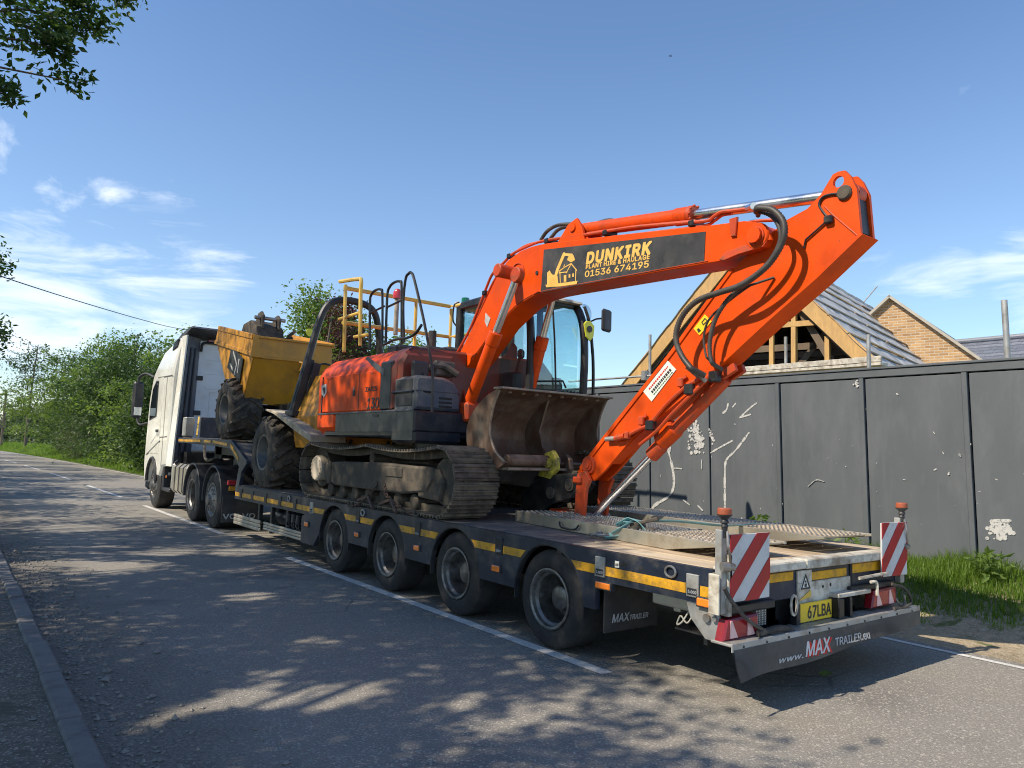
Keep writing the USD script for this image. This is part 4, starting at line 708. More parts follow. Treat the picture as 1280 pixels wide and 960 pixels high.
# gooseneck
NK = [(12.18, 1.255), (13.05, 1.575), (16.62, 1.60), (16.62, 1.50), (14.8, 1.50), (13.1, 1.43), (12.55, 1.14), (12.66, .80), (12.5, .80), (12.40, 1.06), (12.18, 1.2)]
for a, b in ((X0 + .01, X0 + .07), (X1 - .07, X1 - .01)): part(tr, 'gooseneck_side', G().prism(NK, a, b, 'x', .006), 'navy_paint', 25)
for (ya, za), (yb, zb) in (((16.58, 1.525), (14.95, 1.525)), ((14.7, 1.525), (14.25, 1.52)), ((14.1, 1.52), (13.25, 1.475))): part(tr, 'reflective_stripe', G().prism([(ya, za), (yb, zb), (yb, zb + .045), (ya, za + .045)], X0 + .002, X0 + .012, 'x'), 'reflector_amber', False)
part(tr, 'reflective_stripe', G().prism([(13.05, 1.46), (12.6, 1.24), (12.6, 1.30), (13.05, 1.52)], X0 + .002, X0 + .012, 'x'), 'reflector_amber', False)
part(tr, 'gooseneck_deck', G().prism([(12.2, 1.22), (13.05, 1.54), (16.6, 1.565), (16.6, 1.50), (13.1, 1.45), (12.3, 1.16)], X0 + .07, X1 - .07, 'x'), 'navy_deck', 20)
part(tr, 'gooseneck_frame', G().box(X0 + .3, X1 - .3, 12.5, 12.62, .6, 1.25).box(4.6, 4.9, 12.9, 16.3, 1.28, 1.5).box(5.4, 5.7, 12.9, 16.3, 1.28, 1.5).box(4.6, 5.7, 15.9, 16.4, 1.2, 1.5), 'black_paint', False)
for k in range(9): part(tr, 'gooseneck_plank', G().bar((4.1 + k * .265, 13.15, 1.57), (4.1 + k * .265, 16.5, 1.592), .25, .03, b=.005), 'wood_deck' if k % 2 else 'old_timber', 20)
part(tr, 'headboard', G().box(4.3, 6.2, 16.5, 16.56, 1.62, 2.05, .01), 'grey_plastic', 25)
part(tr, 'tool_canister', G().box(3.95, 4.14, 16.3, 16.52, 1.63, 2.03, .02), 'galvanised', 25)
part(tr, 'headboard_strut', G().bar((4.0, 15.55, 1.64), (4.25, 16.45, 2.03), .03, .05), 'rail_yellow', 25)

# marker boards and beacons on the tail
def marker(x0, x1, z0, z1, yl, lab, xb, zb, turn=0.0):
    t = thing('hazard_marker_board', ((x0 + x1) / 2, 2.93, z0), lab, 'marker board', )
    c = np.array([(x0 + x1) / 2, 2.93, 0]); R = rotz(turn)
    def tw(g): v, f = g.out(); return (v - c) @ R.T + c, f
    W, H = x1 - x0, z1 - z0; bd = sbox(x0, z0, x1, z1)
    part(t, 'board', tw(G().box(x0, x1, 2.93, 2.945, z0, z1, .003)), 'board_white', 25)
    for a, b in ((-1.02, -.70), (-.34, .0), (.36, .70)):
        s = Polygon([(x0 + a * W, z0), (x0 + b * W, z0), (x0 + b * W + H * W / H, z1), (x0 + a * W + H * W / H, z1)]).intersection(bd)
        part(t, 'red_stripe', tw(G().shape(s, 2.926, 2.932, 'y')), 'board_red', False)
    part(t, 'frame_post', G().box(xb - .03, xb + .03, 2.95, 3.0, z0 - .07, z1 + .03, .004).box(min(xb, x0 + .05), max(xb, x1 - .05), 2.946, 2.97, z0 + .02, z0 + .07, .004), 'galvanised', 25)
    part(t, 'latch', G().cyl((xb - .02, 2.92, z0 + .22), (xb + .03, 2.92, z0 + .22), .022, n=12).tube(catmull([(xb, 2.93, z1 + .02), (xb - .03, 2.9, z1 - .06), (xb, 2.91, z1 - .12), (xb + .03, 2.92, z1 - .2)], 6), .008, 6), 'steel')
    be = part(t, 'beacon', G().lathe([(.0, 0), (.017, 0), (.02, .03), (.024, .034), (.018, .05), (.026, .055), (.026, .065), (.02, .075), (.03, .088), (.046, .102), (.047, .108), (0, .108)], (xb, 2.95, zb), (0, 0, 1), 20), 'black_plastic')
    part(be, 'beacon_lens', G().lathe([(0, .106), (.043, .106), (.045, .112), (.044, .142), (.040, .147), (0, .148)], (xb, 2.95, zb), (0, 0, 1), 20), 'orange_lamp')
    part(t, 'beacon_stem', G().cyl((xb, 2.95, z1 - .02), (xb, 2.95, zb + .005), .014, n=10), 'black_plastic')
marker(3.965, 4.385, .655, 1.072, 0, 'striped marker board with beacon on the near tail corner, nearest the camera', 3.935, 1.09)
marker(5.89, 6.25, .67, 1.085, 0, 'striped marker board with beacon on the far tail corner, before the hoarding', 6.235, 1.09, -.06)

# ramps, strap, chains on the deck
def ramp(name, o, ang, L, W, z, lab, tilt=0.0):
    t = thing(name, (*o, z), lab, 'ramp'); R = rotz(ang); org = np.array([*o, z])
    def tw(g): v, f = g.out(); return v @ R.T @ np.eye(3) + org, f
    H = .105; side = [(0, 0), (L - .55, 0), (L, .085), (L, H), (0, H)]
    for a, b in ((0, .03), (W - .03, W)): part(t, 'side_beam', tw(G().prism([(-y, zz_) for y, zz_ in side], a, b, 'x', .004)), 'aluminium', 25)
    part(t, 'end_plate', tw(G().box(.03, W - .03, -.015, 0, 0.0, H - .005, .003)), 'steel', 25)
    for k in range(int((L - .02) / .16)): part(t, 'tread_plate', tw(G().box(.034, W - .034, -.02 - k * .16 - .154, -.02 - k * .16, H - .022, H - .006 - .001 * (k % 2), .003)), 'steel' if -k * .16 > -L + .9 else 'wood_deck_pale', 25)
    rows = G(); n = int(L / .065)
    for k in range(n):
        for j in range(int((W - .1) / .055)):
            x, y = .06 + j * .055 + (.027 if k % 2 else 0), -.04 - k * .065; rows.bar((x - .014, y - .012, H - .002), (x + .014, y + .012, H - .002), .012, .011)
    part(t, 'tread_grip', tw(rows), 'steel', False, kind='stuff')
    part(t, 'carry_handle', tw(G().tube(catmull([(-.012, -.80, .07), (-.025, -.84, .03), (-.03, -.95, .02), (-.025, -1.06, .03), (-.012, -1.1, .07)], 6), .008, 6)), 'black_paint')
    return t
ramp('loading_ramp', (4.62, 5.98), -.114, 2.75, .66, DZ + .005, 'aluminium loading ramp lying on the near side of the deck, under the strap')
ramp('loading_ramp', (5.52, 6.05), -.06, 2.95, .66, DZ + .03, 'aluminium loading ramp on the far side of the deck, beside the hoarding')
s0 = np.array([4.42, 4.36, DZ]); t = thing('ratchet_strap', s0, 'teal ratchet strap bundled over the near ramp edge', 'strap')
def web(pts, w):
    """flat webbing along pts"""
    p = catmull(pts, 8); tg = np.gradient(p, axis=0); tg /= np.linalg.norm(tg, axis=1, keepdims=True); sd = np.cross(tg, [0.35, .25, 1.0]); sd /= np.linalg.norm(sd, axis=1, keepdims=True)
    v = np.stack([p - sd * w, p + sd * w, p + sd * w + (0, 0, .006), p - sd * w + (0, 0, .006)], 1).reshape(-1, 3); f = []
    for k in range(len(p) - 1):
        for j in range(4): a, b = 4 * k + j, 4 * k + (j + 1) % 4; f += [(a, b, b + 4), (a, b + 4, a + 4)]
    return v, np.array(f)
part(t, 'webbing', web([s0 + q for q in [(.02, .06, .02), (.08, .12, .07), (.14, .05, .13), (.08, -.06, .15), (.02, -.02, .09), (.05, .07, .05), (.12, .08, .10)]], .035), 'strap_teal', 40)
part(t, 'webbing', web([s0 + q for q in [(-.02, .12, .01), (.04, .0, .03), (.06, -.12, .03), (.1, -.18, .05), (.13, -.1, .08)]], .03), 'strap_teal', 40)
part(t, 'webbing', web([s0 + q for q in [(.12, -.02, .15), (.4, -.25, .17), (.8, -.45, .14), (1.15, -.5, .15)]], .025), 'strap_teal', 40)
part(t, 'webbing', web([s0 + q for q in [(.1, .1, .11), (.15, .0, .17), (.12, -.1, .16), (.15, -.2, .06)]], .04), 'strap_teal', 40)
part(t, 'ratchet_handle', G().bar(s0 + (.1, -.05, .13), s0 + (.2, -.26, .2), .06, .03, b=.006).cyl(s0 + (.06, -.12, .09), s0 + (.2, -.08, .12), .04, n=12).box(*(s0[0] + np.array([.12, .2])), *(s0[1] + np.array([-.28, -.14])), DZ + .03, DZ + .12, .02), 'mud_steel')
part(t, 'hook', G().tube(catmull([s0 + q for q in [(-.02, .3, .02), (-.05, .2, .03), (-.02, .12, .035), (.03, .1, .03)]], 6), .014, 6).tube(catmull([s0 + q for q in [(-.05, .24, .02), (-.03, .16, .06), (.02, .2, .03)]], 6), .012, 6), 'steel')
def chain(name, pts, lab):
    p = catmull(pts, 30); seg = np.linalg.norm(np.diff(p, axis=0), axis=1); L = np.concatenate([[0], np.cumsum(seg)]); t = thing(name, p[0], lab, 'chain'); g = G(); k = 0
    for s in np.arange(0, L[-1] - .05, .043):
        a = np.array([np.interp(s, L, p[:, i]) for i in range(3)]); b = np.array([np.interp(s + .055, L, p[:, i]) for i in range(3)]); u, w, d = frame(b - a); q = (u if k % 2 else w); c = (a + b) / 2
        g.tube([c + d * .027 * math.cos(x) + q * .017 * math.sin(x) for x in np.linspace(0, 2 * math.pi, 9)], .006, 5, False); k += 1
    part(t, 'links', g, 'chain_rust'); part(t, 'tensioner', G().cyl(p[len(p) // 2], p[len(p) // 2] + np.array([-.03, -.18, -.12]), .02, n=8).bar(p[len(p) // 2], p[len(p) // 2] + np.array([-.02, .22, -.06]), .03, .03), 'chain_rust')
    part(t, 'hook', G().tube(catmull([p[-1] + q for q in [(0, .03, .05), (-.02, .0, 0), (0, -.04, .01), (0, -.05, .05)]], 5), .012, 6), 'mud_steel')
chain('lashing_chain', [(4.10, 7.75, 1.30), (3.97, 7.72, 1.12), (3.93, 7.85, .98), (3.90, 8.05, .87), (3.90, 8.25, .84)], 'rusty lashing chain hanging from the middle of the near track frame')
chain('lashing_chain', [(4.08, 7.6, 1.28), (3.95, 7.5, 1.08), (3.93, 7.3, .98), (3.92, 7.0, .90), (3.91, 6.72, .86)], 'rusty lashing chain slanting along the deck edge beside the near track')

# ================================================================ THE TRACTOR UNIT
tk = thing('truck', (5.16, 17.0, 0), 'white articulated tractor unit hauling the loaded trailer', 'truck')
CX0, CX1 = 3.93, 6.39
SIDE = [(17.62, .98), (17.62, 3.80), (17.78, 3.86), (18.9, 3.62), (19.45, 3.1), (19.72, 2.5), (19.80, 1.65), (19.84, .95), (19.70, .55), (19.42, .55), (19.36, .80), (19.2, 1.02), (18.93, 1.13), (18.66, 1.05), (18.5, .9), (18.44, .72), (18.2, .72), (18.0, .95)]
g = G(); P = np.array(SIDE); zt = P[:, 1]
g.prism(SIDE, CX0, CX1, 'x', .04); v, f = g.out(); v, f = trimesh.remesh.subdivide_to_size(v, f, .3); v = v.copy(); k = np.clip((v[:, 2] - 2.9) / .96, 0, 1) ** 1.6; v[:, 0] += (5.16 - v[:, 0]) * .13 * k
part(tk, 'cab_body', (v, f), 'white_paint', 30)
part(tk, 'cab_rear_panel', G().box(4.42, 6.1, 17.575, 17.63, 1.32, 3.78, .01), 'white_rear', 25)
for z in (1.62, 2.4, 2.72, 3.05, 3.36): part(tk, 'panel_swage', G().box(4.62 if z != 2.4 else 4.9, 5.95, 17.568, 17.578, z, z + .018, .004), 'white_rear', 25)
part(tk, 'panel_swage', G().shape(sbox(4.78, 1.95, 5.6, 2.62).buffer(.05).difference(sbox(4.78, 1.95, 5.6, 2.62).buffer(.03)), 17.566, 17.578, 'y'), 'white_rear', 25)
for z in (2.12, 2.9): part(tk, 'panel_latch', G().box(4.36, 4.56, 17.54, 17.58, z, z + .1, .01), 'black_plastic', 25)
part(tk, 'rear_grab', G().tube(catmull([(4.48, 17.55, 3.55), (4.5, 17.52, 3.72), (4.66, 17.52, 3.76), (5.4, 17.52, 3.74)], 6), .03, 6), 'black_plastic')
part(tk, 'roof_marker', G().box(4.62, 4.75, 17.54, 17.58, 3.78, 3.84, .01), 'lens_red', 25)
v = np.array([[3.935, 17.64, .98], [3.965, 17.28, .98], [4.10, 17.30, 3.86], [4.085, 17.64, 3.86]]); w_ = np.array([.03, 0, 0])
fair = part(tk, 'side_fairing', G().add(np.vstack([v, v + w_]), [(0, 1, 2), (0, 2, 3), (4, 6, 5), (4, 7, 6), (0, 4, 5), (0, 5, 1), (1, 5, 6), (1, 6, 2), (2, 6, 7), (2, 7, 3)]), 'white_paint', False)
v = np.array([[4.0, 17.27, 1.0], [4.40, 17.56, 1.0], [4.45, 17.56, 3.84], [4.14, 17.29, 3.84]]); w_ = np.array([.02, .03, 0])
part(tk, 'rear_shroud', G().add(np.vstack([v, v + w_]), [(0, 1, 2), (0, 2, 3), (4, 6, 5), (4, 7, 6), (0, 4, 5), (0, 5, 1), (1, 5, 6), (1, 6, 2), (2, 6, 7), (2, 7, 3)]), 'grey_plastic', False)
for a in (.35, .7): part(tk, 'shroud_rib', G().bar((4.0 + .4 * a - .02, 17.27 + .29 * a - .03, 1.1), (4.14 + .31 * a - .02, 17.29 + .27 * a - .03, 3.6), .03, .03), 'black_plastic', False)
part(tk, 'roof_deflector', G().prism([(17.0, 3.99), (17.05, 4.03), (17.9, 3.95), (18.9, 3.66), (18.9, 3.6), (17.7, 3.86)], 4.12, 6.2, 'x', .01), 'grey_plastic', 25)
part(tk, 'roof_vent', G().prism([(17.72, 3.62), (18.12, 3.56), (18.05, 3.72), (17.75, 3.80)], 4.00, 4.12, 'x', .015), 'dark_panel', 25)
door = part(tk, 'door', G().prism([(18.38, 1.22), (18.38, 2.98), (19.05, 2.98), (19.42, 2.78), (19.63, 2.2), (19.68, 1.35), (19.3, 1.22)], CX0 - .012, CX0 + .02, 'x', .008), 'white_paint', 25)
part(door, 'window', G().prism([(18.82, 2.10), (18.82, 2.88), (19.05, 2.90), (19.36, 2.72), (19.52, 2.2), (19.5, 2.02)], CX0 - .018, CX0 - .008, 'x', .003), 'truck_glass', 25)
part(door, 'window_seal', G().shape(Polygon([(18.82, 2.10), (18.82, 2.88), (19.05, 2.90), (19.36, 2.72), (19.52, 2.2), (19.5, 2.02)]).buffer(.03).difference(Polygon([(18.82, 2.10), (18.82, 2.88), (19.05, 2.90), (19.36, 2.72), (19.52, 2.2), (19.5, 2.02)])), CX0 - .016, CX0 - .006, 'x'), 'black_plastic', False)
part(door, 'handle', G().box(CX0 - .035, CX0 - .01, 18.5, 18.72, 1.72, 1.78, .01), 'black_plastic', 25)
part(tk, 'body_seam', G().box(CX0 - .006, CX0 + .01, 18.05, 18.065, .95, 2.95).bar((CX0 - .004, 17.64, 2.97), (CX0 - .004, 18.95, 2.99), .012, .02).bar((CX0 - .014, 18.3, 1.52), (CX0 - .014, 19.6, 1.18), .01, .02).bar((CX0 - .008, 17.7, 1.62), (CX0 - .008, 18.36, 1.60), .01, .015), 'seam_dark', False)
part(door, 'lettering', G().bar((CX0 - .014, 18.75, 1.62), (CX0 - .014, 19.2, 1.45), .004, .03).text('FH', (CX0 - .014, 18.72, 1.62), *NEAR, .11, .003, True, .3, .3), 'print_grey', False)
part(tk, 'arch_trim', G().tube([(CX0 - .005, 18.93 + .48 * math.cos(t), .62 + .5 * math.sin(t)) for t in np.linspace(-.1, math.pi + .1, 20)], .035, 8), 'black_plastic')
m1 = part(tk, 'mirror', G().box(3.62, 3.86, 20.08, 20.22, 2.05, 2.95, .05), 'black_plastic', 30)
part(m1, 'mirror_arm', G().tube(catmull([(3.98, 19.62, 3.05), (3.85, 19.95, 3.14), (3.74, 20.1, 3.05), (3.74, 20.12, 2.9)], 6), .035, 8).tube(catmull([(3.74, 20.12, 2.1), (3.80, 20.0, 1.9), (3.96, 19.72, 1.95)], 6), .03, 8), 'black_plastic')
part(m1, 'mirror_glass', G().box(3.67, 3.83, 20.073, 20.082, 2.50, 2.84, .004), 'dark_panel', 25); part(m1, 'mirror_glass', G().box(3.67, 3.83, 20.073, 20.082, 2.12, 2.32, .004), 'chrome', 25)
g = G().box(4.55, 4.75, 12.9, 19.2, .62, .88).box(5.57, 5.77, 12.9, 19.2, .62, .88).box(4.2, 6.1, 17.0, 17.5, .7, 1.3)
for y in (14.0, 15.38, 18.62): g.cyl((4.1, y, .52), (6.2, y, .52), .09, n=10)
g.box(4.7, 5.6, 14.0, 15.4, .9, 1.2); part(tk, 'chassis', g, 'black_paint', False)
part(tk, 'fifth_wheel_hoses', G().tube(catmull([(4.6, 17.2, 1.5), (4.5, 16.6, 1.15), (4.7, 16.2, 1.3), (4.6, 16.0, 1.45)], 8), .03, 6).tube(catmull([(4.9, 17.2, 1.6), (4.9, 16.8, 1.2), (5.0, 16.5, 1.2), (5.0, 16.2, 1.45)], 8), .03, 6), 'hose_rubber')
for y, steer in ((14.02, 0), (15.40, 0), (18.62, 1)):
    for s, x in ((-1, 3.945), (1, 6.375)): road_wheel(tk, x, y, .505, .50, .58 if not steer else .36, .30, s, y == 15.40 , 'rim_silver', 36 if s < 0 else 20)
tank = part(tk, 'fuel_tank', G().prism([(3.98, .5), (4.04, .44), (4.5, .44), (4.5, 1.04), (4.06, 1.06), (3.98, .98)], 16.1, 17.2, 'y', .02), 'aluminium', 25)
for y in (16.3, 16.62, 16.95): part(tank, 'tank_strap', G().prism([(3.972, .5), (4.035, .435), (4.3, .435), (4.3, .45), (4.05, .45), (3.99, .51), (3.99, .97), (4.06, 1.05), (4.4, 1.04), (4.4, 1.07), (4.055, 1.072), (3.97, .985)], y - .03, y + .03, 'y'), 'black_plastic', False)
part(tank, 'filler_cap', G().cyl((4.06, 17.05, 1.04), (4.0, 17.05, 1.10), .05, n=12), 'black_plastic')
part(tk, 'cab_step', G().box(3.97, 4.25, 17.35, 17.95, .42, .50, .02).box(3.97, 4.2, 17.95, 18.05, .42, 1.2, .02).box(3.96, 4.1, 17.32, 17.5, .78, .84, .01), 'black_plastic', 25)
part(tk, 'step_lamp', G().box(3.955, 3.97, 17.6, 17.66, .72, .77, .005), 'lens_orange', 25)
part(tk, 'exhaust_cover', G().box(3.99, 4.3, 17.22, 17.34, .5, 1.05, .03), 'galvanised', 25)
for y in (14.02, 15.40):
    a = np.linspace(-.12, math.pi + .1, 24); arc = [(y + .60 * math.cos(t), .52 + .60 * math.sin(t)) for t in a] + [(y + .565 * math.cos(t), .52 + .565 * math.sin(t)) for t in a[::-1]]
    part(tk, 'mudguard', G().prism(arc, 3.92, 4.56, 'x', .01), 'black_plastic', 30); part(tk, 'mudguard', G().prism(arc, 5.76, 6.40, 'x', .01), 'black_plastic', 30)
mf = part(tk, 'mud_flap', G().box(3.93, 4.56, 13.36, 13.375, .16, .62, .004), 'flap_black', 25)
part(mf, 'lettering', G().text('VOLVO', (3.95, 13.357, .22), *REAR, .085, .002, True, .56), 'print_grey', False)
part(tk, 'rear_lamp', G().box(4.0, 4.20, 13.34, 13.40, .80, .88, .01), 'board_red', 25); part(tk, 'rear_plate', G().box(4.03, 4.18, 13.36, 13.37, .70, .78, .004), 'yellow_paint', 25)
part(tk, 'bumper', G().box(4.0, 6.3, 19.72, 19.92, .35, .95, .06), 'dark_panel', 30)
part(tk, 'windscreen', G().prism([(4.1, 1.95), (6.2, 1.95), (6.1, 2.95), (4.2, 2.95)], 19.72, 19.83, 'y', .01), 'truck_glass', 30)

# ================================================================ THE DUMPER (behind the excavator, half on the gooseneck)
du = thing('site_dumper', (5.16, 12.6, DZ), 'yellow site dumper with raised skip and big lugged tyres behind the excavator', 'dumper')
def tractor_wheel(parent, x, y, z, r, w, rimr, side):
    prof = [(rimr, -.02), (rimr + .03, .015), (r * .80, .02), (r * .93, -.02), (r * .965, -.07), (r * .975, -w * .5), (r * .965, -w + .07), (r * .93, -w + .02), (r * .80, -w), (rimr, -w)]
    wh = part(parent, 'wheel', G().lathe(prof, (x, y, z), (side, 0, 0), 40), 'tractor_tyre', 40)
    g = G(); n = 17
    for k in range(n):
        for sgn in (-1, 1):
            a0 = 2 * math.pi * (k + (.5 if sgn > 0 else 0)) / n; ps = []
            for t, da, rr in ((.02, 0, .985), (.24, .12, .985), (.43, .30, .965), (.49, .37, .90)):
                a = a0 + da; ps.append(np.array([x - side * w * (.5 + sgn * t), y + math.cos(a) * r * rr, z + math.sin(a) * r * rr]))
            for p, q in zip(ps[:-1], ps[1:]):
                up = (p + q) / 2 - np.array([(p + q)[0] / 2, y, z]); g.bar(p, q, .052, .07, up=up / np.linalg.norm(up), b=.008)
    part(wh, 'tread_lugs', g, 'tractor_tyre', 25)
    part(wh, 'rim', G().lathe([(rimr + .005, -.02), (rimr + .012, .0), (rimr - .02, -.005), (rimr - .05, -.10), (rimr - .08, -.16), (.13, -.17), (.12, -.12), (.10, -.1), (0, -.1)], (x, y, z), (side, 0, 0), 32), 'rim_dark')
    g = G(); [g.cyl((x - side * .17, y + math.cos(a) * .16, z + math.sin(a) * .16), (x - side * .14, y + math.cos(a) * .16, z + math.sin(a) * .16), .013, n=6) for a in np.arange(8) * math.pi / 4]; part(wh, 'wheel_nuts', g, 'steel')
for x, s in ((3.98, -1), (5.86, 1)): tractor_wheel(du, x, 11.62, 1.405, .555, .56, .27, s); tractor_wheel(du, x, 13.80, 2.13, .545, .54, .27, s)
SK = [(12.95, 3.39), (15.02, 3.77), (15.24, 3.52), (14.15, 2.38), (13.38, 2.24), (12.93, 3.03)]
g = G()
for a, b in ((4.16, 4.19), (5.57, 5.60)): g.prism(SK, a, b, 'x', .004)
for p_, q_ in zip(((13.38, 2.24), (12.93, 3.02), (13.37, 2.25), (14.14, 2.39)), ((12.93, 3.03), (12.95, 3.385), (14.15, 2.39), (15.2, 3.5))): g.bar((4.88, *p_), (4.88, *q_), 1.40, .025)
skip = part(du, 'skip', g, 'yellow_paint', False)
part(skip, 'skip_rim', G().bar((4.145, 12.93, 3.375), (4.145, 15.02, 3.755), .06, .09, b=.006).bar((4.145, 12.9, 3.06), (4.145, 15.22, 3.50), .05, .07, b=.006).bar((5.615, 12.93, 3.375), (5.615, 15.02, 3.755), .06, .09, b=.006).prism([(12.94, 3.04), (12.94, 3.40), (15.05, 3.79), (15.22, 3.5)], 4.135, 4.155, 'x').box(4.13, 5.63, 12.90, 12.945, 3.01, 3.05, .006).box(4.13, 5.63, 12.905, 12.96, 3.36, 3.40, .006).bar((4.16, 13.30, 2.41), (5.60, 13.30, 2.41), .03, .05), 'yellow_paint', 25)
part(skip, 'skip_corner', G().prism([(4.10, 3.02), (4.30, 3.02), (4.22, 3.40), (4.13, 3.40)], 12.885, 12.90, 'y', .003), 'yellow_paint', 25)
part(skip, 'dark_sticker', G().prism([(14.083,3.323),(13.373,3.028),(13.510,2.608),(14.289,2.935)], 4.128, 4.134, 'x', .001), 'print_dark', False)
part(skip, 'sticker_flash', G().shape(unary_union([LineString(q).buffer(.022) for q in ([(13.959,3.193),(13.720,2.953),(13.820,2.770)], [(13.596,3.016),(13.642,2.803)], [(14.104,2.981),(13.935,2.866)])]), 4.124, 4.129, 'x'), 'print_grey', False)
part(skip, 'tow_eye', G().tube(catmull([(4.95, 12.86, 3.0), (5.0, 12.80, 2.98), (4.97, 12.82, 2.86), (4.9, 12.88, 2.84)], 6), .018, 6).bar((5.1, 12.88, 2.95), (5.12, 12.98, 2.78), .04, .04), 'yellow_paint')
part(du, 'chassis', G().box(4.62, 5.7, 10.3, 12.7, 1.25, 1.75, .03).box(4.7, 5.62, 12.6, 14.3, 1.85, 2.25, .03).bar((5.16, 12.3, 1.5), (5.16, 13.2, 2.0), .8, .4).cyl((4.3, 11.62, 1.4), (6.0, 11.62, 1.4), .12).cyl((4.3, 13.8, 2.13), (6.0, 13.8, 2.13), .12), 'black_paint', 25)
part(du, 'lift_ram', G().cyl((5.16, 12.5, 1.8), (5.16, 13.6, 2.3), .07), 'black_paint')
part(du, 'engine_cover', G().prism([(4.24, 1.5), (5.98, 1.5), (6.02, 1.95), (5.85, 2.58), (4.42, 2.58), (4.16, 1.95)], 10.02, 11.0, 'y', .05), 'yellow_paint', 25)
part(du, 'hazard_stripes', G().mesh(trimesh.util.concatenate([trimesh.creation.box((.05, .006, .085), trimesh.transformations.translation_matrix((x, 10.018, 1.60)) @ trimesh.transformations.rotation_matrix(.45, (0, 1, 0))) for x in list(np.arange(4.42, 4.75, .09)) + list(np.arange(5.3, 5.75, .09))])), 'print_dark', False)
part(du, 'rear_bumper', G().box(4.3, 5.9, 9.96, 10.05, 1.46, 1.52, .01), 'yellow_paint', 25)
for x0, x1 in ((3.98, 4.50), (5.35, 5.86)): part(du, 'fender', G().prism([(9.75, 1.66), (10.35, 1.84), (11.25, 2.04), (11.62, 2.08), (11.62, 2.05), (11.25, 1.99), (10.3, 1.72), (9.75, 1.58)], x0, x1, 'x', .008), 'dusty_steel', 25)
part(du, 'step_bracket', G().cyl((4.15, 9.85, 1.35), (4.15, 9.85, 1.6), .035, n=10), 'galvanised')
part(du, 'roll_bar', G().tube(catmull([(4.129,10.900,1.939),(4.227,10.900,2.367),(4.337,10.900,2.828),(4.449,10.900,3.311),(4.548,10.900,3.624),(4.671,10.900,3.768),(4.869,10.900,3.836),(5.172,10.900,3.830),(5.375,10.900,3.742),(5.472,10.900,3.532),(5.540,10.900,3.081),(5.605,10.900,2.695)], 5), .055, 10), 'black_paint')
part(du, 'roll_bar_base', G().box(4.08, 4.34, 10.75, 11.05, 1.96, 2.04, .01).bar((4.16, 10.9, 2.0), (4.36, 10.9, 2.84), .15, .12, b=.01).bar((4.30, 10.78, 1.98), (4.44, 10.78, 2.78), .03, .12, b=.006), 'black_paint', 25)
part(du, 'seat', G().box(4.85, 5.35, 11.3, 11.75, 2.2, 2.34, .04).box(4.85, 5.35, 11.15, 11.3, 2.3, 2.85, .04), 'seat_cloth', 30)
part(du, 'steering_column', G().cyl((5.1, 12.2, 2.2), (5.1, 12.0, 2.75), .03).tube([(5.1 + .17 * math.cos(t), 11.98 + .06 * math.sin(t), 2.78 + .15 * math.sin(t)) for t in np.linspace(0, 2 * math.pi, 17)], .015, 6), 'black_plastic')
part(du, 'warning_disc', G().cyl((5.02, 12.6, 3.52), (5.02, 12.62, 3.52), .07, n=16), 'bright_yellow')
db = thing('digging_bucket', (4.45, 13.5, 3.3), 'muddy narrow digging bucket lying in the yellow skip', 'bucket')
q = [(13.642,3.431),(13.580,3.571),(13.298,3.712),(13.003,3.732),(12.815,3.625),(12.795,3.303)]
g = G()
for a, b in ((4.32, 4.35), (4.78, 4.81)): g.prism([(13.2, 3.2), (13.35, 3.62), (13.7, 3.78), (14.1, 3.75), (14.3, 3.5), (14.1, 3.2)], a, b, 'x', .004)
part(db, 'side_plates', g, 'mud_steel', False)
part(db, 'shell', G().bar((4.56, 13.2, 3.2), (4.56, 13.35, 3.62), .46, .025).bar((4.56, 13.35, 3.62), (4.56, 13.7, 3.77), .46, .025).bar((4.56, 13.7, 3.77), (4.56, 14.1, 3.74), .46, .025), 'mud_steel', False)
part(db, 'hanger_ear', G().prism([(13.3, 3.6), (13.28, 3.83), (13.4, 3.92), (13.55, 3.9), (13.72, 3.72)], 4.40, 4.44, 'x', .004).prism([(13.3, 3.6), (13.28, 3.80), (13.4, 3.88), (13.55, 3.86), (13.72, 3.72)], 4.70, 4.74, 'x', .004), 'mud_steel', 25)
part(db, 'hanger_pin', G().cyl((4.30, 13.42, 3.80), (4.86, 13.42, 3.80), .035, n=12).cyl((4.36, 13.7, 3.72), (4.95, 13.6, 3.45), .035, n=12), 'steel')
part(db, 'bucket_tooth', G().bar((4.9, 13.35, 3.5), (5.02, 13.3, 3.62), .07, .05).bar((4.88, 13.6, 3.45), (5.05, 13.5, 3.52), .07, .05), 'mud_steel')
part(db, 'dust_patch', G().box(4.20, 4.36, 13.3, 13.7, 3.2, 3.5, .05), 'mud_steel')

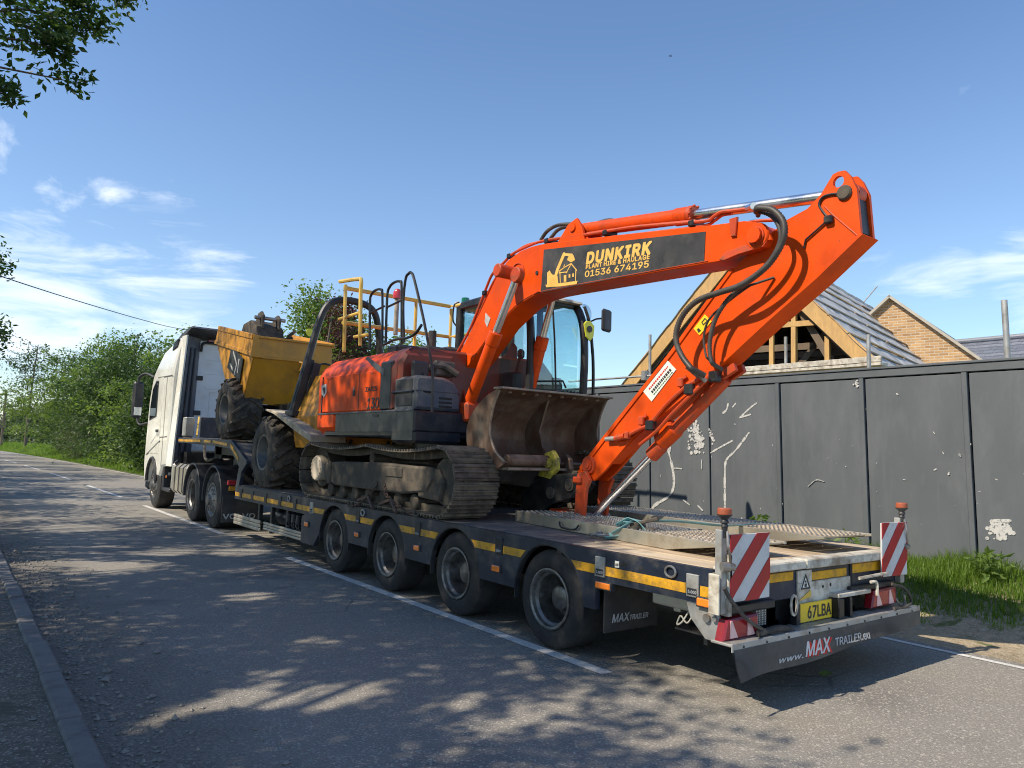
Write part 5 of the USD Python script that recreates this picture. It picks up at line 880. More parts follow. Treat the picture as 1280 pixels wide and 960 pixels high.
# ================================================================ THE EXCAVATOR
ex = thing('excavator', (5.16, 8.0, DZ), 'orange tracked excavator with folded boom facing the trailer tail', 'excavator')
YF, YR, TR, TZ = 6.37, 9.58, .325, DZ + .372
def track_path(n):
    a = np.linspace(-math.pi / 2, -3 * math.pi / 2, 30)
    front = np.stack([YF + TR * np.cos(a), TZ + TR * np.sin(a)], 1)
    yt = np.linspace(YF, YR, 40)[1:-1]; top = np.stack([yt, TZ + TR + .005 - .055 * np.abs(np.sin((yt - YF) / (YR - YF) * 2 * math.pi)) ** .8], 1)
    a = np.linspace(math.pi / 2, -math.pi / 2, 30); rear = np.stack([YR + TR * np.cos(a), TZ + TR * np.sin(a)], 1)
    bot = np.stack([np.linspace(YR, YF, 40)[1:-1], np.full(38, TZ - TR)], 1)
    p = np.vstack([front, top, rear, bot, front[:1]]); L = np.concatenate([[0], np.cumsum(np.linalg.norm(np.diff(p, axis=0), axis=1))])
    s = (np.arange(n) + .5) / n * L[-1]; f_ = lambda s_: np.stack([np.interp(s_ % L[-1], L, p[:, 0]), np.interp(s_ % L[-1], L, p[:, 1])], 1)
    c = f_(s); t = f_(s + .05) - f_(s - .05); t /= np.linalg.norm(t, axis=1, keepdims=True); return c, t, L[-1]
NS = 48; TC, TT, TL = track_path(NS); hp = TL / NS / 2 - .004
shoe = [(-hp, 0), (hp, 0), (hp, .014), (hp - .018, .014), (hp - .023, .034), (hp - .033, .034), (hp - .04, .012), (.012, .012), (.006, .032), (-.006, .032), (-.012, .012), (-hp + .04, .012), (-hp + .033, .034), (-hp + .023, .034), (-hp + .018, .014), (-hp, .014)]
def link_band(xa, xb):
    n = len(TC); nr = np.stack([TT[:, 1], -TT[:, 0]], 1); v = np.vstack([np.c_[np.full(n, x), TC + nr * o] for x in (xa, xb) for o in (0.0, .075)])
    k = np.arange(n); j = (k + 1) % n; f = [np.stack([a * n + k, a * n + j, b * n + j], 1) for a, b in ((0, 1), (1, 3), (3, 2), (2, 0))] + [np.stack([a * n + k, b * n + j, b * n + k], 1) for a, b in ((0, 1), (1, 3), (3, 2), (2, 0))]
    return v, np.vstack(f)
for xa, xb in ((3.915, 4.44), (5.88, 6.405)):
    tk_ = part(ex, 'track', link_band(xa + .17, xa + .35), 'mud_steel', False)
    for c, t in zip(TC, TT):
        nrm = np.array([-t[1], t[0]])                                        # outward of a path that runs clockwise seen from the near side
        part(tk_, 'track_shoe', G().prism([tuple(c + t * a + nrm * b) for a, b in shoe], xa, xb, 'x'), 'track_steel', False)
    fr = part(ex, 'track_frame', G().prism([(6.65, TZ - .12), (6.52, TZ + .02), (6.7, TZ + .13), (7.6, TZ + .15), (8.7, TZ + .13), (9.25, TZ + .10), (9.25, TZ - .12), (8.9, TZ - .17), (7.2, TZ - .17)], xa + .06, xb - .06, 'x', .02), 'mud_steel', 25)
    part(fr, 'idler_guard', G().prism([(6.42, TZ - .2), (6.36, TZ), (6.46, TZ + .12), (6.85, TZ + .14), (6.85, TZ - .18)], xa + .08, xb - .08, 'x', .015), 'mud_steel', 25)
    part(fr, 'adjuster_cover', G().box(xa + .045, xa + .07, 7.15, 7.55, TZ + .0, TZ + .11, .01).box(xa + .04, xa + .07, 9.0, 9.08, TZ - .16, TZ + .12, .01), 'mud_steel', 25)
    part(ex, 'idler', G().cyl((xa + .12, YF, TZ), (xb - .12, YF, TZ), .25, n=28, b=.02), 'mud_steel')
    sp = part(ex, 'sprocket', G().cyl((xa + .15, YR - .1, TZ + .02), (xb - .15, YR - .1, TZ + .02), .24, n=22), 'mud_steel')
    part(sp, 'motor_cover', G().lathe([(.0, .02), (.15, .02), (.165, .005), (.165, -.05), (.15, -.2)], (xa + .06, YR - .12, TZ + .02) if xa < 5 else (xb - .06, YR - .12, TZ + .02), (-1 if xa < 5 else 1, 0, 0), 28), 'dusty_steel')
    g = G(); [g.cyl((xa + .035, YR - .12 + .14 * math.cos(a), TZ + .02 + .14 * math.sin(a)), (xa + .06, YR - .12 + .14 * math.cos(a), TZ + .02 + .14 * math.sin(a)), .014, n=6) for a in np.arange(16) * math.pi / 8]; part(sp, 'cover_bolts', g, 'dusty_steel')
    for y in np.linspace(7.0, 9.15, 7): part(ex, 'track_roller', G().cyl((xa + .12, y, TZ - .24), (xb - .12, y, TZ - .24), .085, n=16, b=.012), 'mud_steel')
    part(ex, 'carrier_roller', G().cyl((xa + .14, 8.05, TZ + .19), (xb - .14, 8.05, TZ + .19), .06, n=14), 'mud_steel')
part(ex, 'lower_frame', G().box(4.4, 5.92, 7.3, 8.8, 1.15, 1.42, .03).bar((4.3, 7.2, 1.2), (5.0, 7.6, 1.3), .25, .22).bar((6.0, 7.2, 1.2), (5.3, 7.6, 1.3), .25, .22), 'mud_steel', 25)
part(ex, 'slew_ring', G().cyl((5.16, 8.05, 1.40), (5.16, 8.05, 1.73), .50, n=32), 'black_paint')
# upper structure
part(ex, 'deck_skirt', G().prism([(3.985, 1.72), (3.985, 1.955), (6.36, 1.955), (6.36, 1.72)], 6.98, 9.0, 'y', .02).box(4.02, 6.3, 7.02, 9.4, 1.66, 1.74, .02).box(3.99, 4.6, 6.98, 7.5, 1.60, 1.75, .03), 'dark_panel', 25)
part(ex, 'rear_skirt', G().prism([(3.985, 1.78), (3.985, 1.955), (6.36, 1.955), (6.36, 1.78), (6.28, 1.70), (4.07, 1.70)], 9.0, 9.62, 'y', .06), 'orange_paint', 25)
part(ex, 'skirt_trim', G().box(3.975, 3.99, 7.0, 9.55, 1.945, 1.965, .003), 'grey_plastic', False)
HX = [(4.0, 1.96), (4.0, 2.45), (4.06, 2.57), (4.22, 2.69), (6.14, 2.72), (6.3, 2.57), (6.36, 2.45), (6.36, 1.96)]
part(ex, 'engine_hood', G().prism(HX, 7.52, 9.68, 'y', .09), 'orange_paint', 35)
part(ex, 'counterweight', G().prism([(4.02, 9.4), (4.02, 9.62), (4.25, 9.82), (4.8, 9.93), (5.5, 9.93), (6.1, 9.82), (6.33, 9.62), (6.33, 9.4)], 1.82, 2.50, 'z', .05), 'orange_paint', 35)
pn = part(ex, 'side_door', G().prism([(7.80, 1.975), (9.42, 1.975), (9.42, 2.44), (7.80, 2.44)], 3.982, 4.01, 'x', .008), 'orange_paint', 25)
part(ex, 'door_seam', G().box(3.979, 3.99, 8.335, 8.347, 1.97, 2.45).box(3.979, 3.99, 9.435, 9.455, 1.9, 2.45), 'print_dark', False)
for y in (8.0, 9.2): part(pn, 'hinge', G().box(3.975, 3.985, y - .04, y + .04, 2.40, 2.43, .003), 'orange_worn', 25)
part(pn, 'latch', G().box(3.974, 3.984, 8.44, 8.50, 2.16, 2.23, .004), 'black_plastic', 25)
part(ex, 'corner_pillar', G().box(3.978, 4.05, 7.52, 7.795, 1.965, 2.53, .02), 'dark_panel', 25)
part(ex, 'swoosh', G().prism([(8.194,2.602),(8.132,2.616),(7.706,2.443),(7.698,2.368),(7.906,2.447)], 3.974, 3.981, 'x'), 'grey_plastic', False, label='pale grey diagonal flash')
NB = [(8.165,2.214),(7.756,2.223),(8.122,2.021),(7.716,2.037),(8.494,2.208),(9.411,2.141),(7.943,1.903)]
part(ex, 'model_lettering', G().text('ZAXIS', (3.979, NB[0][0], NB[0][1] - .015), *NEAR, .052, .003, True, .30).text('LCN', (3.979, NB[6][0], NB[6][1] - .01), *NEAR, .03, .003, True, .13), 'print_dark', False)
part(ex, 'model_number', G().text('130', (3.979, NB[2][0] - .01, NB[2][1] - .03), *NEAR, .125, .003, True, .30, .1), 'dark_panel', False)
part(ex, 'maker_letter', G().text('E', (3.979, NB[4][0], NB[4][1]), *NEAR, .06, .003, False), 'print_grey', False)
part(ex, 'shield_sticker', G().prism([(9.472,2.337),(9.316,2.350),(9.300,2.233),(9.370,2.172),(9.457,2.229)], 3.975, 3.981, 'x'), 'board_white', False); part(ex, 'shield_print', G().prism([(9.418,2.302),(9.340,2.309),(9.343,2.234),(9.366,2.214)], 3.972, 3.976, 'x'), 'print_dark', False)
part(ex, 'fuel_tank', G().prism([(4.02, 1.96), (4.02, 2.5), (4.08, 2.62), (4.72, 2.64), (4.72, 1.96)], 7.38, 7.56, 'y', .03), 'maroon_paint', 30)
part(ex, 'front_cowl', G().prism([(3.985, 1.98), (3.985, 2.45), (4.05, 2.585), (4.215, 2.705), (6.14, 2.735), (6.32, 2.57), (6.37, 2.45), (6.37, 1.98)], 7.46, 7.74, 'y', .03), 'maroon_paint', 35)
part(ex, 'bay_hose', G().tube(catmull([(4.3, 7.36, 2.45), (4.5, 7.3, 2.5), (4.66, 7.2, 2.4)], 6), .04, 8).box(4.42, 4.7, 7.3, 7.4, 2.38, 2.56, .02), 'hose_rubber')
tb = [(4.0, 1.965), (4.0, 2.30), (4.05, 2.335), (4.36, 2.335), (4.50, 2.29), (4.57, 2.20), (4.59, 2.08), (4.59, 1.965)]
bx = part(ex, 'tool_box', G().prism(tb, 7.0, 7.48, 'y', .03), 'grey_plastic', 35); part(bx, 'side_cover', G().box(3.992, 4.01, 7.06, 7.42, 2.0, 2.30, .008), 'black_plastic', 25)
part(bx, 'lid_seam', G().box(4.01, 4.592, 6.996, 7.2, 2.165, 2.172), 'print_dark', False)
for k in range(3): part(bx, 'vent_slot', G().box(4.30, 4.47, 6.992, 7.01, 2.0 + k * .045, 2.022 + k * .045, .004), 'dark_inside', False)
part(ex, 'side_step', G().tube([(3.985, 7.5, 2.16), (3.985, 7.04, 2.16), (4.2, 6.98, 2.16)], .012, 6), 'black_paint')
part(ex, 'side_mirror', G().box(4.08, 4.30, 7.22, 7.28, 2.22, 2.52, .03), 'black_plastic', 30); part(ex, 'mirror_stay', G().tube([(4.22, 7.2, 2.18), (4.22, 7.2, 2.36), (4.2, 7.24, 2.4)], .012, 6), 'black_paint')
for (a, b, c_, d_) in ((462, 478, 366, 432), (484.5, 502, 355, 430)):
    pts = [(8.389,2.752),(8.442,3.321),(8.421,3.430),(8.317,3.475),(8.167,3.462),(8.116,3.375),(8.052,2.760)] if a == 462 else [(7.970,2.762),(7.989,3.337),(7.940,3.456),(7.824,3.496),(7.686,3.483),(7.640,3.400),(7.576,2.734)]
    part(ex, 'handrail', G().tube(catmull([(4.12, y, z) for y, z in pts], 5), .016, 8), 'black_paint')
    part(ex, 'handrail_bar', G().tube([(4.12, pts[1][0], pts[1][1] - .12), (4.12, pts[-1][0], pts[1][1] - .08)], .013, 6), 'black_paint')
pts = [(7.485,2.742),(7.546,3.195),(7.517,3.480),(7.448,3.534),(7.392,3.534),(7.311,3.437),(7.055,2.931),(6.865,2.474),(6.814,2.248),(6.804,1.933)]
part(ex, 'handrail', G().tube(catmull([(4.10, y, z) for y, z in pts], 5), .016, 8), 'black_paint')
pts = [(7.972,2.760),(7.679,2.798),(7.397,2.788),(7.220,2.824),(7.104,2.901)]; part(ex, 'handrail_bar', G().tube(catmull([(4.10, y, z) for y, z in pts], 5), .016, 8), 'black_paint')
g = G()
for x0, x1, y0, y1, z in ((4.3, 4.7, 8.0, 8.3, 2.8), (4.5, 4.9, 7.7, 7.9, 2.78), (5.0, 5.3, 8.0, 8.5, 2.85)): g.box(x0, x1, y0, y1, 2.68, z, .03)
g.cyl((4.9, 8.2, 2.7), (4.9, 8.2, 3.05), .05, n=12); part(ex, 'hood_fittings', g, 'black_plastic', 25)
# yellow guard rails on the engine deck
YP = [(9.357,2.806),(9.423,3.738),(9.614,3.814),(8.934,3.757),(8.875,2.848),(9.571,3.280),(8.950,3.289),(9.057,2.982),(8.614,2.968)]
g = G(); g.tube([(4.22, *YP[0]), (4.22, *YP[1])], .026, 8); part(ex, 'guard_rail_post', g, 'rail_yellow')
part(ex, 'guard_rail_post', G().tube(catmull([(4.22, *YP[4]), (4.22, YP[3][0], YP[3][1] - .25), (4.22, YP[3][0] + .01, YP[3][1] - .04), (4.22, YP[3][0] + .12, YP[3][1]), (4.22, *YP[2])], 6), .027, 8), 'rail_yellow')
part(ex, 'guard_rail_bar', G().tube([(4.22, *YP[5]), (4.22, *YP[6])], .022, 8).tube([(4.22, *YP[7]), (4.22, *YP[8])], .022, 8), 'rail_yellow')
part(ex, 'guard_rail', G().tube([(4.22, 9.45, 3.70), (6.28, 10.02, 3.82), (6.33, 9.9, 3.82), (6.33, 8.5, 3.80), (6.33, 8.0, 3.78)], .03, 8), 'rail_yellow'); part(ex, 'guard_rail', G().tube([(4.22, 9.45, 3.22), (6.28, 10.02, 3.33), (6.33, 9.9, 3.33), (6.33, 8.5, 3.32)], .028, 8), 'rail_yellow')
for q in ((5.55, 9.81), (6.3, 10.0), (6.33, 9.0)): part(ex, 'guard_rail_post', G().tube([(*q, 2.6), (*q, 3.78)], .026, 8), 'rail_yellow')
part(ex, 'red_beacon', G().lathe([(0, -.5), (.03, -.5), (.03, -.03), (.055, -.03)], (4.5, 8.45, 3.48), (0, 0, 1), 14), 'dusty_steel'); part(ex, 'beacon_dome', G().lathe([(.055, -.03), (.055, .05), (.03, .09), (0, .1)], (4.5, 8.45, 3.48), (0, 0, 1), 16), 'red_lamp')
# cab
CP = [(8.46, 1.95), (8.46, 3.40), (8.36, 3.50), (7.25, 3.51), (7.05, 3.43), (6.92, 3.22), (6.86, 2.85), (6.87, 2.3), (6.95, 1.95)]
CA, CB = 5.42, 6.34
cab = part(ex, 'cab', G().prism([(8.46, 1.95), (8.46, 2.30), (7.1, 2.30), (6.88, 2.22), (6.95, 1.95)], CA, CB, 'x', .015).prism([(8.46, 3.42), (8.36, 3.53), (7.25, 3.55), (7.1, 3.50), (7.12, 3.44)], CA - .01, CB + .01, 'x', .02), 'dark_panel', 30)
for x in (CA + .03, CB - .03):
    part(cab, 'cab_post', G().tube(catmull([(x, 6.93, 1.98), (x, 6.87, 2.3), (x, 6.86, 2.85), (x, 6.92, 3.22), (x, 7.06, 3.43), (x, 7.25, 3.50)], 6), .05, 10), 'black_paint')
    part(cab, 'cab_post', G().box(x - .045, x + .045, 8.36, 8.46, 2.2, 3.48, .012), 'black_paint', 25); part(cab, 'cab_post', G().box(x - .03, x + .03, 7.72, 7.80, 2.25, 3.46, .01), 'black_paint', 25)
part(cab, 'cab_crossbar', G().box(CA, CB, 6.86, 6.91, 2.24, 2.30, .01).box(CA, CB, 7.02, 7.1, 3.38, 3.46, .01).box(CA, CB, 8.4, 8.45, 2.6, 2.66, .01), 'black_paint', 25)
part(cab, 'front_glass', G().prism([(6.875, 2.30), (6.865, 2.85), (6.925, 3.22), (7.03, 3.38), (7.035, 3.375), (6.93, 3.22), (6.87, 2.85), (6.88, 2.30)], CA + .07, CB - .07, 'x'), 'cab_glass', 60)
part(cab, 'side_glass', G().box(CA + .02, CA + .026, 7.0, 8.36, 2.32, 3.40), 'cab_glass', False); part(cab, 'side_glass', G().box(CB - .026, CB - .02, 7.0, 8.36, 2.32, 3.40), 'cab_glass', False); part(cab, 'rear_glass', G().box(CA + .08, CB - .08, 8.41, 8.416, 2.68, 3.38), 'cab_glass', False)
part(cab, 'roof_visor', G().prism([(7.28, 3.56), (6.95, 3.46), (6.93, 3.43), (7.0, 3.42), (7.1, 3.46), (7.28, 3.52)], CA + .2, CB, 'x', .012), 'worn_white', 30); part(cab, 'clear_visor', G().tube([(6.36 + .10 * math.sin(t), 6.95, 3.32 + .10 * math.cos(t)) for t in np.linspace(0, 2.6, 12)], .03, 8), 'clear_bottle')
part(cab, 'work_lamp', G().cyl((6.02, 6.98, 3.53), (6.02, 6.90, 3.53), .04, n=12), 'black_plastic'); part(cab, 'wiper', G().tube([(5.85, 6.85, 2.3), (5.80, 6.84, 2.9), (5.79, 6.88, 3.3)], .012, 6).tube([(5.5, 6.85, 2.38), (5.95, 6.84, 2.42), (6.0, 6.84, 2.34)], .012, 6), 'black_paint')
part(cab, 'seat', G().box(5.65, 6.1, 7.5, 7.95, 2.2, 2.4, .05).box(5.65, 6.1, 7.92, 8.05, 2.35, 3.0, .05).box(5.75, 6.0, 7.94, 8.02, 3.0, 3.2, .03), 'seat_cloth', 30)
part(cab, 'console', G().box(5.48, 5.62, 7.2, 7.8, 2.2, 2.52, .03).cyl((5.55, 7.25, 2.5), (5.56, 7.2, 2.72), .02).box(5.52, 5.62, 7.16, 7.24, 2.68, 2.8, .03).box(6.12, 6.28, 7.2, 7.8, 2.2, 2.5, .03), 'black_plastic', 25)
part(cab, 'floor_panel', G().box(CA + .02, CB - .02, 6.95, 8.4, 2.0, 2.06), 'black_plastic', False)
for k in range(4): part(cab, 'cab_grab', G().tube(catmull([(6.02 + k * .055, 6.83, 2.3), (6.0 + k * .05, 6.78, 2.18), (5.98 + k * .05, 6.80, 2.0)], 5), .016, 6), 'black_paint')
part(cab, 'green_lamp', G().cyl((5.50, 8.38, 3.50), (5.50, 8.38, 3.60), .055, n=16, b=.01), 'green_lamp'); part(cab, 'lamp_wire', G().tube(catmull([(5.45, 8.45, 3.55), (5.40, 8.5, 3.5), (5.39, 8.5, 3.3), (5.42, 8.47, 3.22)], 6), .012, 6), 'black_paint')
part(ex, 'front_mirror', G().box(6.55, 6.75, 6.80, 6.86, 3.11, 3.40, .025, rotz(.25)), 'black_plastic', 30)
part(ex, 'mirror_arm', G().tube([(6.36, 6.93, 3.18), (6.5, 6.86, 3.26), (6.6, 6.84, 3.28)], .012, 6).tube(catmull([(6.33, 6.9, 3.4), (6.38, 6.86, 3.2), (6.42, 6.84, 2.9), (6.45, 6.84, 2.6), (6.47, 6.86, 2.2), (6.46, 6.9, 1.95)], 6), .02, 8), 'black_paint')
part(ex, 'yellow_badge', G().prism([(6.24, 3.16), (6.28, 3.20), (6.36, 3.20), (6.42, 3.15), (6.41, 3.02), (6.35, 2.95), (6.28, 3.0)], 6.80, 6.82, 'y', .006), 'bright_yellow', 25); part(ex, 'badge_hole', G().cyl((6.33, 6.79, 3.10), (6.33, 6.80, 3.10), .042, n=18), 'print_dark')
# boom
BX0, BX1 = 4.95, 5.27
BO = [(7.992,2.361),(7.617,2.734),(7.218,3.178),(6.888,3.576),(6.711,3.703),(6.477,3.768),(6.264,3.780),(5.992,3.760),(4.874,3.615),(3.909,3.482),(3.547,3.440),(3.436,3.402),(3.350,3.337),(3.314,3.254),(3.349,3.191),(3.435,3.177),(3.621,3.174),(3.792,3.153),(3.897,3.159),(4.661,3.187),(5.775,3.226),(6.034,3.231),(6.236,3.218),(6.403,3.179),(6.530,3.134),(6.852,2.973),(7.283,2.648),(7.784,2.310)]
boom = part(ex, 'boom', G().prism(BO, BX0, BX1, 'x', .006), 'orange_paint', 22)
part(boom, 'boom_foot', G().prism([(7.75, 2.75), (8.08, 2.4), (8.2, 2.1), (8.0, 1.95), (7.3, 1.95), (7.45, 2.25)], BX0 - .04, BX0 - .01, 'x', .005).prism([(7.75, 2.75), (8.08, 2.4), (8.2, 2.1), (8.0, 1.95), (7.3, 1.95), (7.45, 2.25)], BX1 + .01, BX1 + .04, 'x', .005), 'orange_worn', 25)
part(boom, 'weld_bead', G().tube([(BX0 - .001, y, z + .012) for y, z in [(3.897,3.166),(4.661,3.195),(5.776,3.234),(6.034,3.240),(6.237,3.226),(6.403,3.188),(6.531,3.143),(6.853,2.982),(7.284,2.658)]], .007, 5), 'orange_worn')
PNL = [(6.051,3.701),(3.922,3.433),(3.935,3.179),(6.083,3.242)]
sticker = part(boom, 'name_panel', G().prism(PNL, 4.9445, 4.952, 'x'), 'sticker_black', False)
def boomtext(t, q, h, m, w=1.0, bold=True, shear=0.0):
    (ya, za), (yb, zb) = q; d = np.array([0, yb - ya, zb - za]); L = np.linalg.norm(d); d /= L
    return part(sticker, 'lettering', G().words(t, (4.944, ya, za), d, np.cross((-1.0, 0, 0), d), h, L * w, .002, bold, .17, shear), m, False)
boomtext('DUNKIRK', [(5.384,3.427),(4.533,3.366)], .104, 'sticker_gold', 1, 3, .10)
boomtext('PLANT HIRE & HAULAGE', [(5.384,3.372),(4.541,3.317)], .040, 'sticker_gold', 1, 2)
boomtext('01536 674195', [(5.396,3.291),(4.549,3.242)], .060, 'sticker_gold', 1, 1)
def lines(ls, w): return unary_union([LineString(q).buffer(w, 3) for q in ls])
logo = unary_union([Polygon([(6.004,3.311),(5.771,3.291),(5.502,3.272),(5.512,3.241),(5.770,3.257),(5.990,3.283)]), Polygon([(5.978,3.307),(5.984,3.437),(5.945,3.456),(5.904,3.406),(5.813,3.374),(5.796,3.287)]),
    lines([[(5.851,3.363),(5.816,3.442),(5.721,3.585)]], .022), lines([[(5.721,3.585),(5.596,3.553)]], .014), Polygon([(5.669,3.516),(5.645,3.554),(5.572,3.548),(5.546,3.493),(5.606,3.480)]),
    lines([[(5.789,3.420),(5.703,3.447),(5.605,3.467),(5.518,3.381)], [(5.675,3.384),(5.605,3.463)], [(5.530,3.383),(5.531,3.269)], [(5.776,3.410),(5.765,3.299)], [(5.789,3.403),(5.663,3.390)], [(5.716,3.458),(5.704,3.473)]], .0055),
    *[Polygon([(5.638,3.361),(5.613,3.359),(5.612,3.323),(5.636,3.325)]), Polygon([(5.583,3.360),(5.559,3.358),(5.557,3.322),(5.581,3.324)]), Polygon([(5.712,3.365),(5.675,3.362),(5.672,3.292),(5.709,3.294)])]])
part(sticker, 'digger_emblem', G().shape(logo, 4.942, 4.9445, 'x'), 'sticker_gold', False)
part(boom, 'lug_plate', G().prism([(3.761,3.157),(3.699,3.212),(3.495,3.230),(3.315,3.218),(3.350,3.181),(3.569,3.167),(3.714,3.142)], 4.915, 4.952, 'x', .004), 'orange_worn', 25)
ET = [(3.407,3.279),(6.507,3.510),(5.397,3.776)]
part(boom, 'pin_boss', G().cyl((4.91, *ET[0]), (4.95, *ET[0]), .105, n=28, b=.01).cyl((4.87, *ET[0]), (4.91, *ET[0]), .062, n=10), 'orange_paint')
part(boom, 'pin_ring', G().lathe([(.062, 0), (.075, 0), (.075, .012), (.062, .012)], (4.91, *ET[0]), (-1, 0, 0), 24), 'orange_worn')
part(boom, 'lift_boss', G().cyl((4.66, *ET[1]), (4.95, *ET[1]), .075, n=20, b=.01).cyl((5.27, *ET[1]), (5.56, *ET[1]), .075, n=20).lathe([(.12, 0), (.13, 0), (.13, .012), (.12, .012)], (4.95, *ET[1]), (-1, 0, 0), 28), 'orange_worn')
AC = [(5.620,3.851),(4.071,3.653),(2.814,3.504)]
part(boom, 'ram_lug', G().prism([(AC[0][0] + .35, AC[0][1] - .22), (AC[0][0] + .08, AC[0][1] + .05), (AC[0][0] - .05, AC[0][1] + .09), (AC[0][0] - .13, AC[0][1] - .02), (AC[0][0] - .2, AC[0][1] - .22)], 4.965, 5.005, 'x', .006).prism([(AC[0][0] + .35, AC[0][1] - .22), (AC[0][0] + .08, AC[0][1] + .05), (AC[0][0] - .05, AC[0][1] + .09), (AC[0][0] - .13, AC[0][1] - .02), (AC[0][0] - .2, AC[0][1] - .22)], 5.215, 5.255, 'x', .006).cyl((4.95, *AC[0]), (5.27, *AC[0]), .045, n=14), 'orange_paint', 28)
def ram(nm, p, q, r1, r2, frac, capm='orange_cylinder', gland=True):
    """a hydraulic ram from p to q: barrel over the first part, rod over the rest"""
    p, q = np.asarray(p, float), np.asarray(q, float); d = (q - p) / np.linalg.norm(q - p); m = p + (q - p) * frac
    b_ = part(ex, nm, G().cyl(p, m, r1, n=22, b=.008).cyl(m - d * .16, m, r1 * 1.13, n=22, b=.008), capm)
    if gland: part(b_, 'gland', G().cyl(m - d * .01, m + d * .05, r1 * 1.18, n=22, b=.01).mesh(trimesh.util.concatenate([trimesh.creation.icosphere(1, .013).apply_translation(m + d * .05 + (frame(d)[0] * math.cos(a) + frame(d)[1] * math.sin(a)) * r1 * 1.1) for a in np.arange(10) * math.pi / 5])), 'orange_worn')
    part(b_, 'rod', G().cyl(m, q, r2, n=18), 'chrome'); return b_
ram('arm_ram', (5.11, *AC[0]), (5.11, *AC[2]), .072, .045, .50)
LF = [(6.178,3.402),(7.220,2.041)]; LR = [(8.159,3.283),(8.454,2.002)]
ram('lift_ram', (4.70, 7.05, 1.98), (4.70, *LF[0]), .068, .04, .60, gland=False); ram('lift_ram', (5.52, 7.05, 1.98), (5.52, *ET[1]), .068, .04, .60, gland=False)
part(ex, 'ram_root', G().box(4.6, 4.8, 6.9, 7.2, 1.86, 2.08, .03).box(5.42, 5.62, 6.9, 7.2, 1.86, 2.08, .03), 'orange_worn', 25)
part(ex, 'lift_ram_eye', G().cyl((4.66, *LF[0]), (4.74, *LF[0]), .085, n=20, b=.01), 'orange_worn')
# pipes along the boom
def xs(x, q): return [(x, y, z) for y, z in q]
PIPES = [(4.98, [(7.991,2.465),(7.734,2.728),(7.438,3.035),(7.162,3.444),(7.027,3.614),(6.812,3.708),(6.664,3.774),(6.445,3.804),(6.097,3.814),(5.404,3.735),(4.802,3.674),(4.226,3.582),(3.933,3.536),(3.868,3.555),(3.787,3.576),(3.646,3.556),(3.524,3.540)], .016), (5.0, [(7.842,2.538),(7.526,2.879),(7.230,3.283),(6.987,3.563),(6.687,3.717),(6.397,3.780),(5.985,3.760),(5.139,3.650),(4.426,3.558),(3.982,3.509),(3.875,3.526),(3.794,3.555),(3.699,3.546)], .014),
         (5.04, [(6.744,3.801),(6.451,3.854),(6.035,3.822),(5.411,3.765),(4.757,3.685),(4.100,3.587)], .014), (5.05, [(3.657,3.440),(3.573,3.454),(3.469,3.444),(3.311,3.414)], .014)]
for x, q, r_ in PIPES: part(boom, 'hydraulic_pipe', G().tube(catmull(xs(x, q), 5), r_, 8), 'orange_worn')
for q in [(7.176,3.408),(6.708,3.764),(6.043,3.802),(5.153,3.697),(4.094,3.551),(7.750,2.699)]: part(boom, 'pipe_clamp', G().box(4.955, 5.12, q[0] - .03, q[0] + .03, q[1] - .03, q[1] + .025, .008), 'black_paint', 25)
part(boom, 'pipe_bracket', G().prism([(3.678,3.481),(3.601,3.483),(3.615,3.328),(3.661,3.331)], 4.93, 4.96, 'x', .004), 'orange_worn', 25)
for pts in ([(5.050,6.239,3.866),(5.050,6.133,3.942),(5.050,5.974,3.969),(5.050,5.768,3.939),(5.050,5.593,3.891)], [(5.150,6.195,3.895),(5.150,6.064,3.965),(5.150,5.881,3.960),(5.150,5.690,3.909)]): part(boom, 'hose', G().tube(catmull(pts, 7), .02, 8), 'hose_rubber')
part(boom, 'hose', G().tube(catmull([(5.120,5.488,3.882),(5.120,5.359,3.886),(5.120,5.245,3.877),(5.120,5.155,3.839)], 6), .02, 8), 'hose_rubber')
part(boom, 'lifting_eye', G().cyl((4.935, *[(7.624,2.695)][0]), (4.96, *[(7.624,2.695)][0]), .03, n=12).cyl((4.94, *[(6.160,3.468)][0]), (4.96, *[(6.160,3.468)][0]), .022, n=10), 'print_dark')
part(boom, 'pin_keeper', G().prism([(3.525,3.341),(3.322,3.323),(3.280,3.225),(3.465,3.225)], 4.925, 4.952, 'x', .004), 'orange_paint', 25)
part(boom, 'grey_sticker', G().prism([(7.094,3.152),(6.993,3.073),(7.051,2.976),(7.104,3.049)], 4.943, 4.951, 'x'), 'print_grey', False)
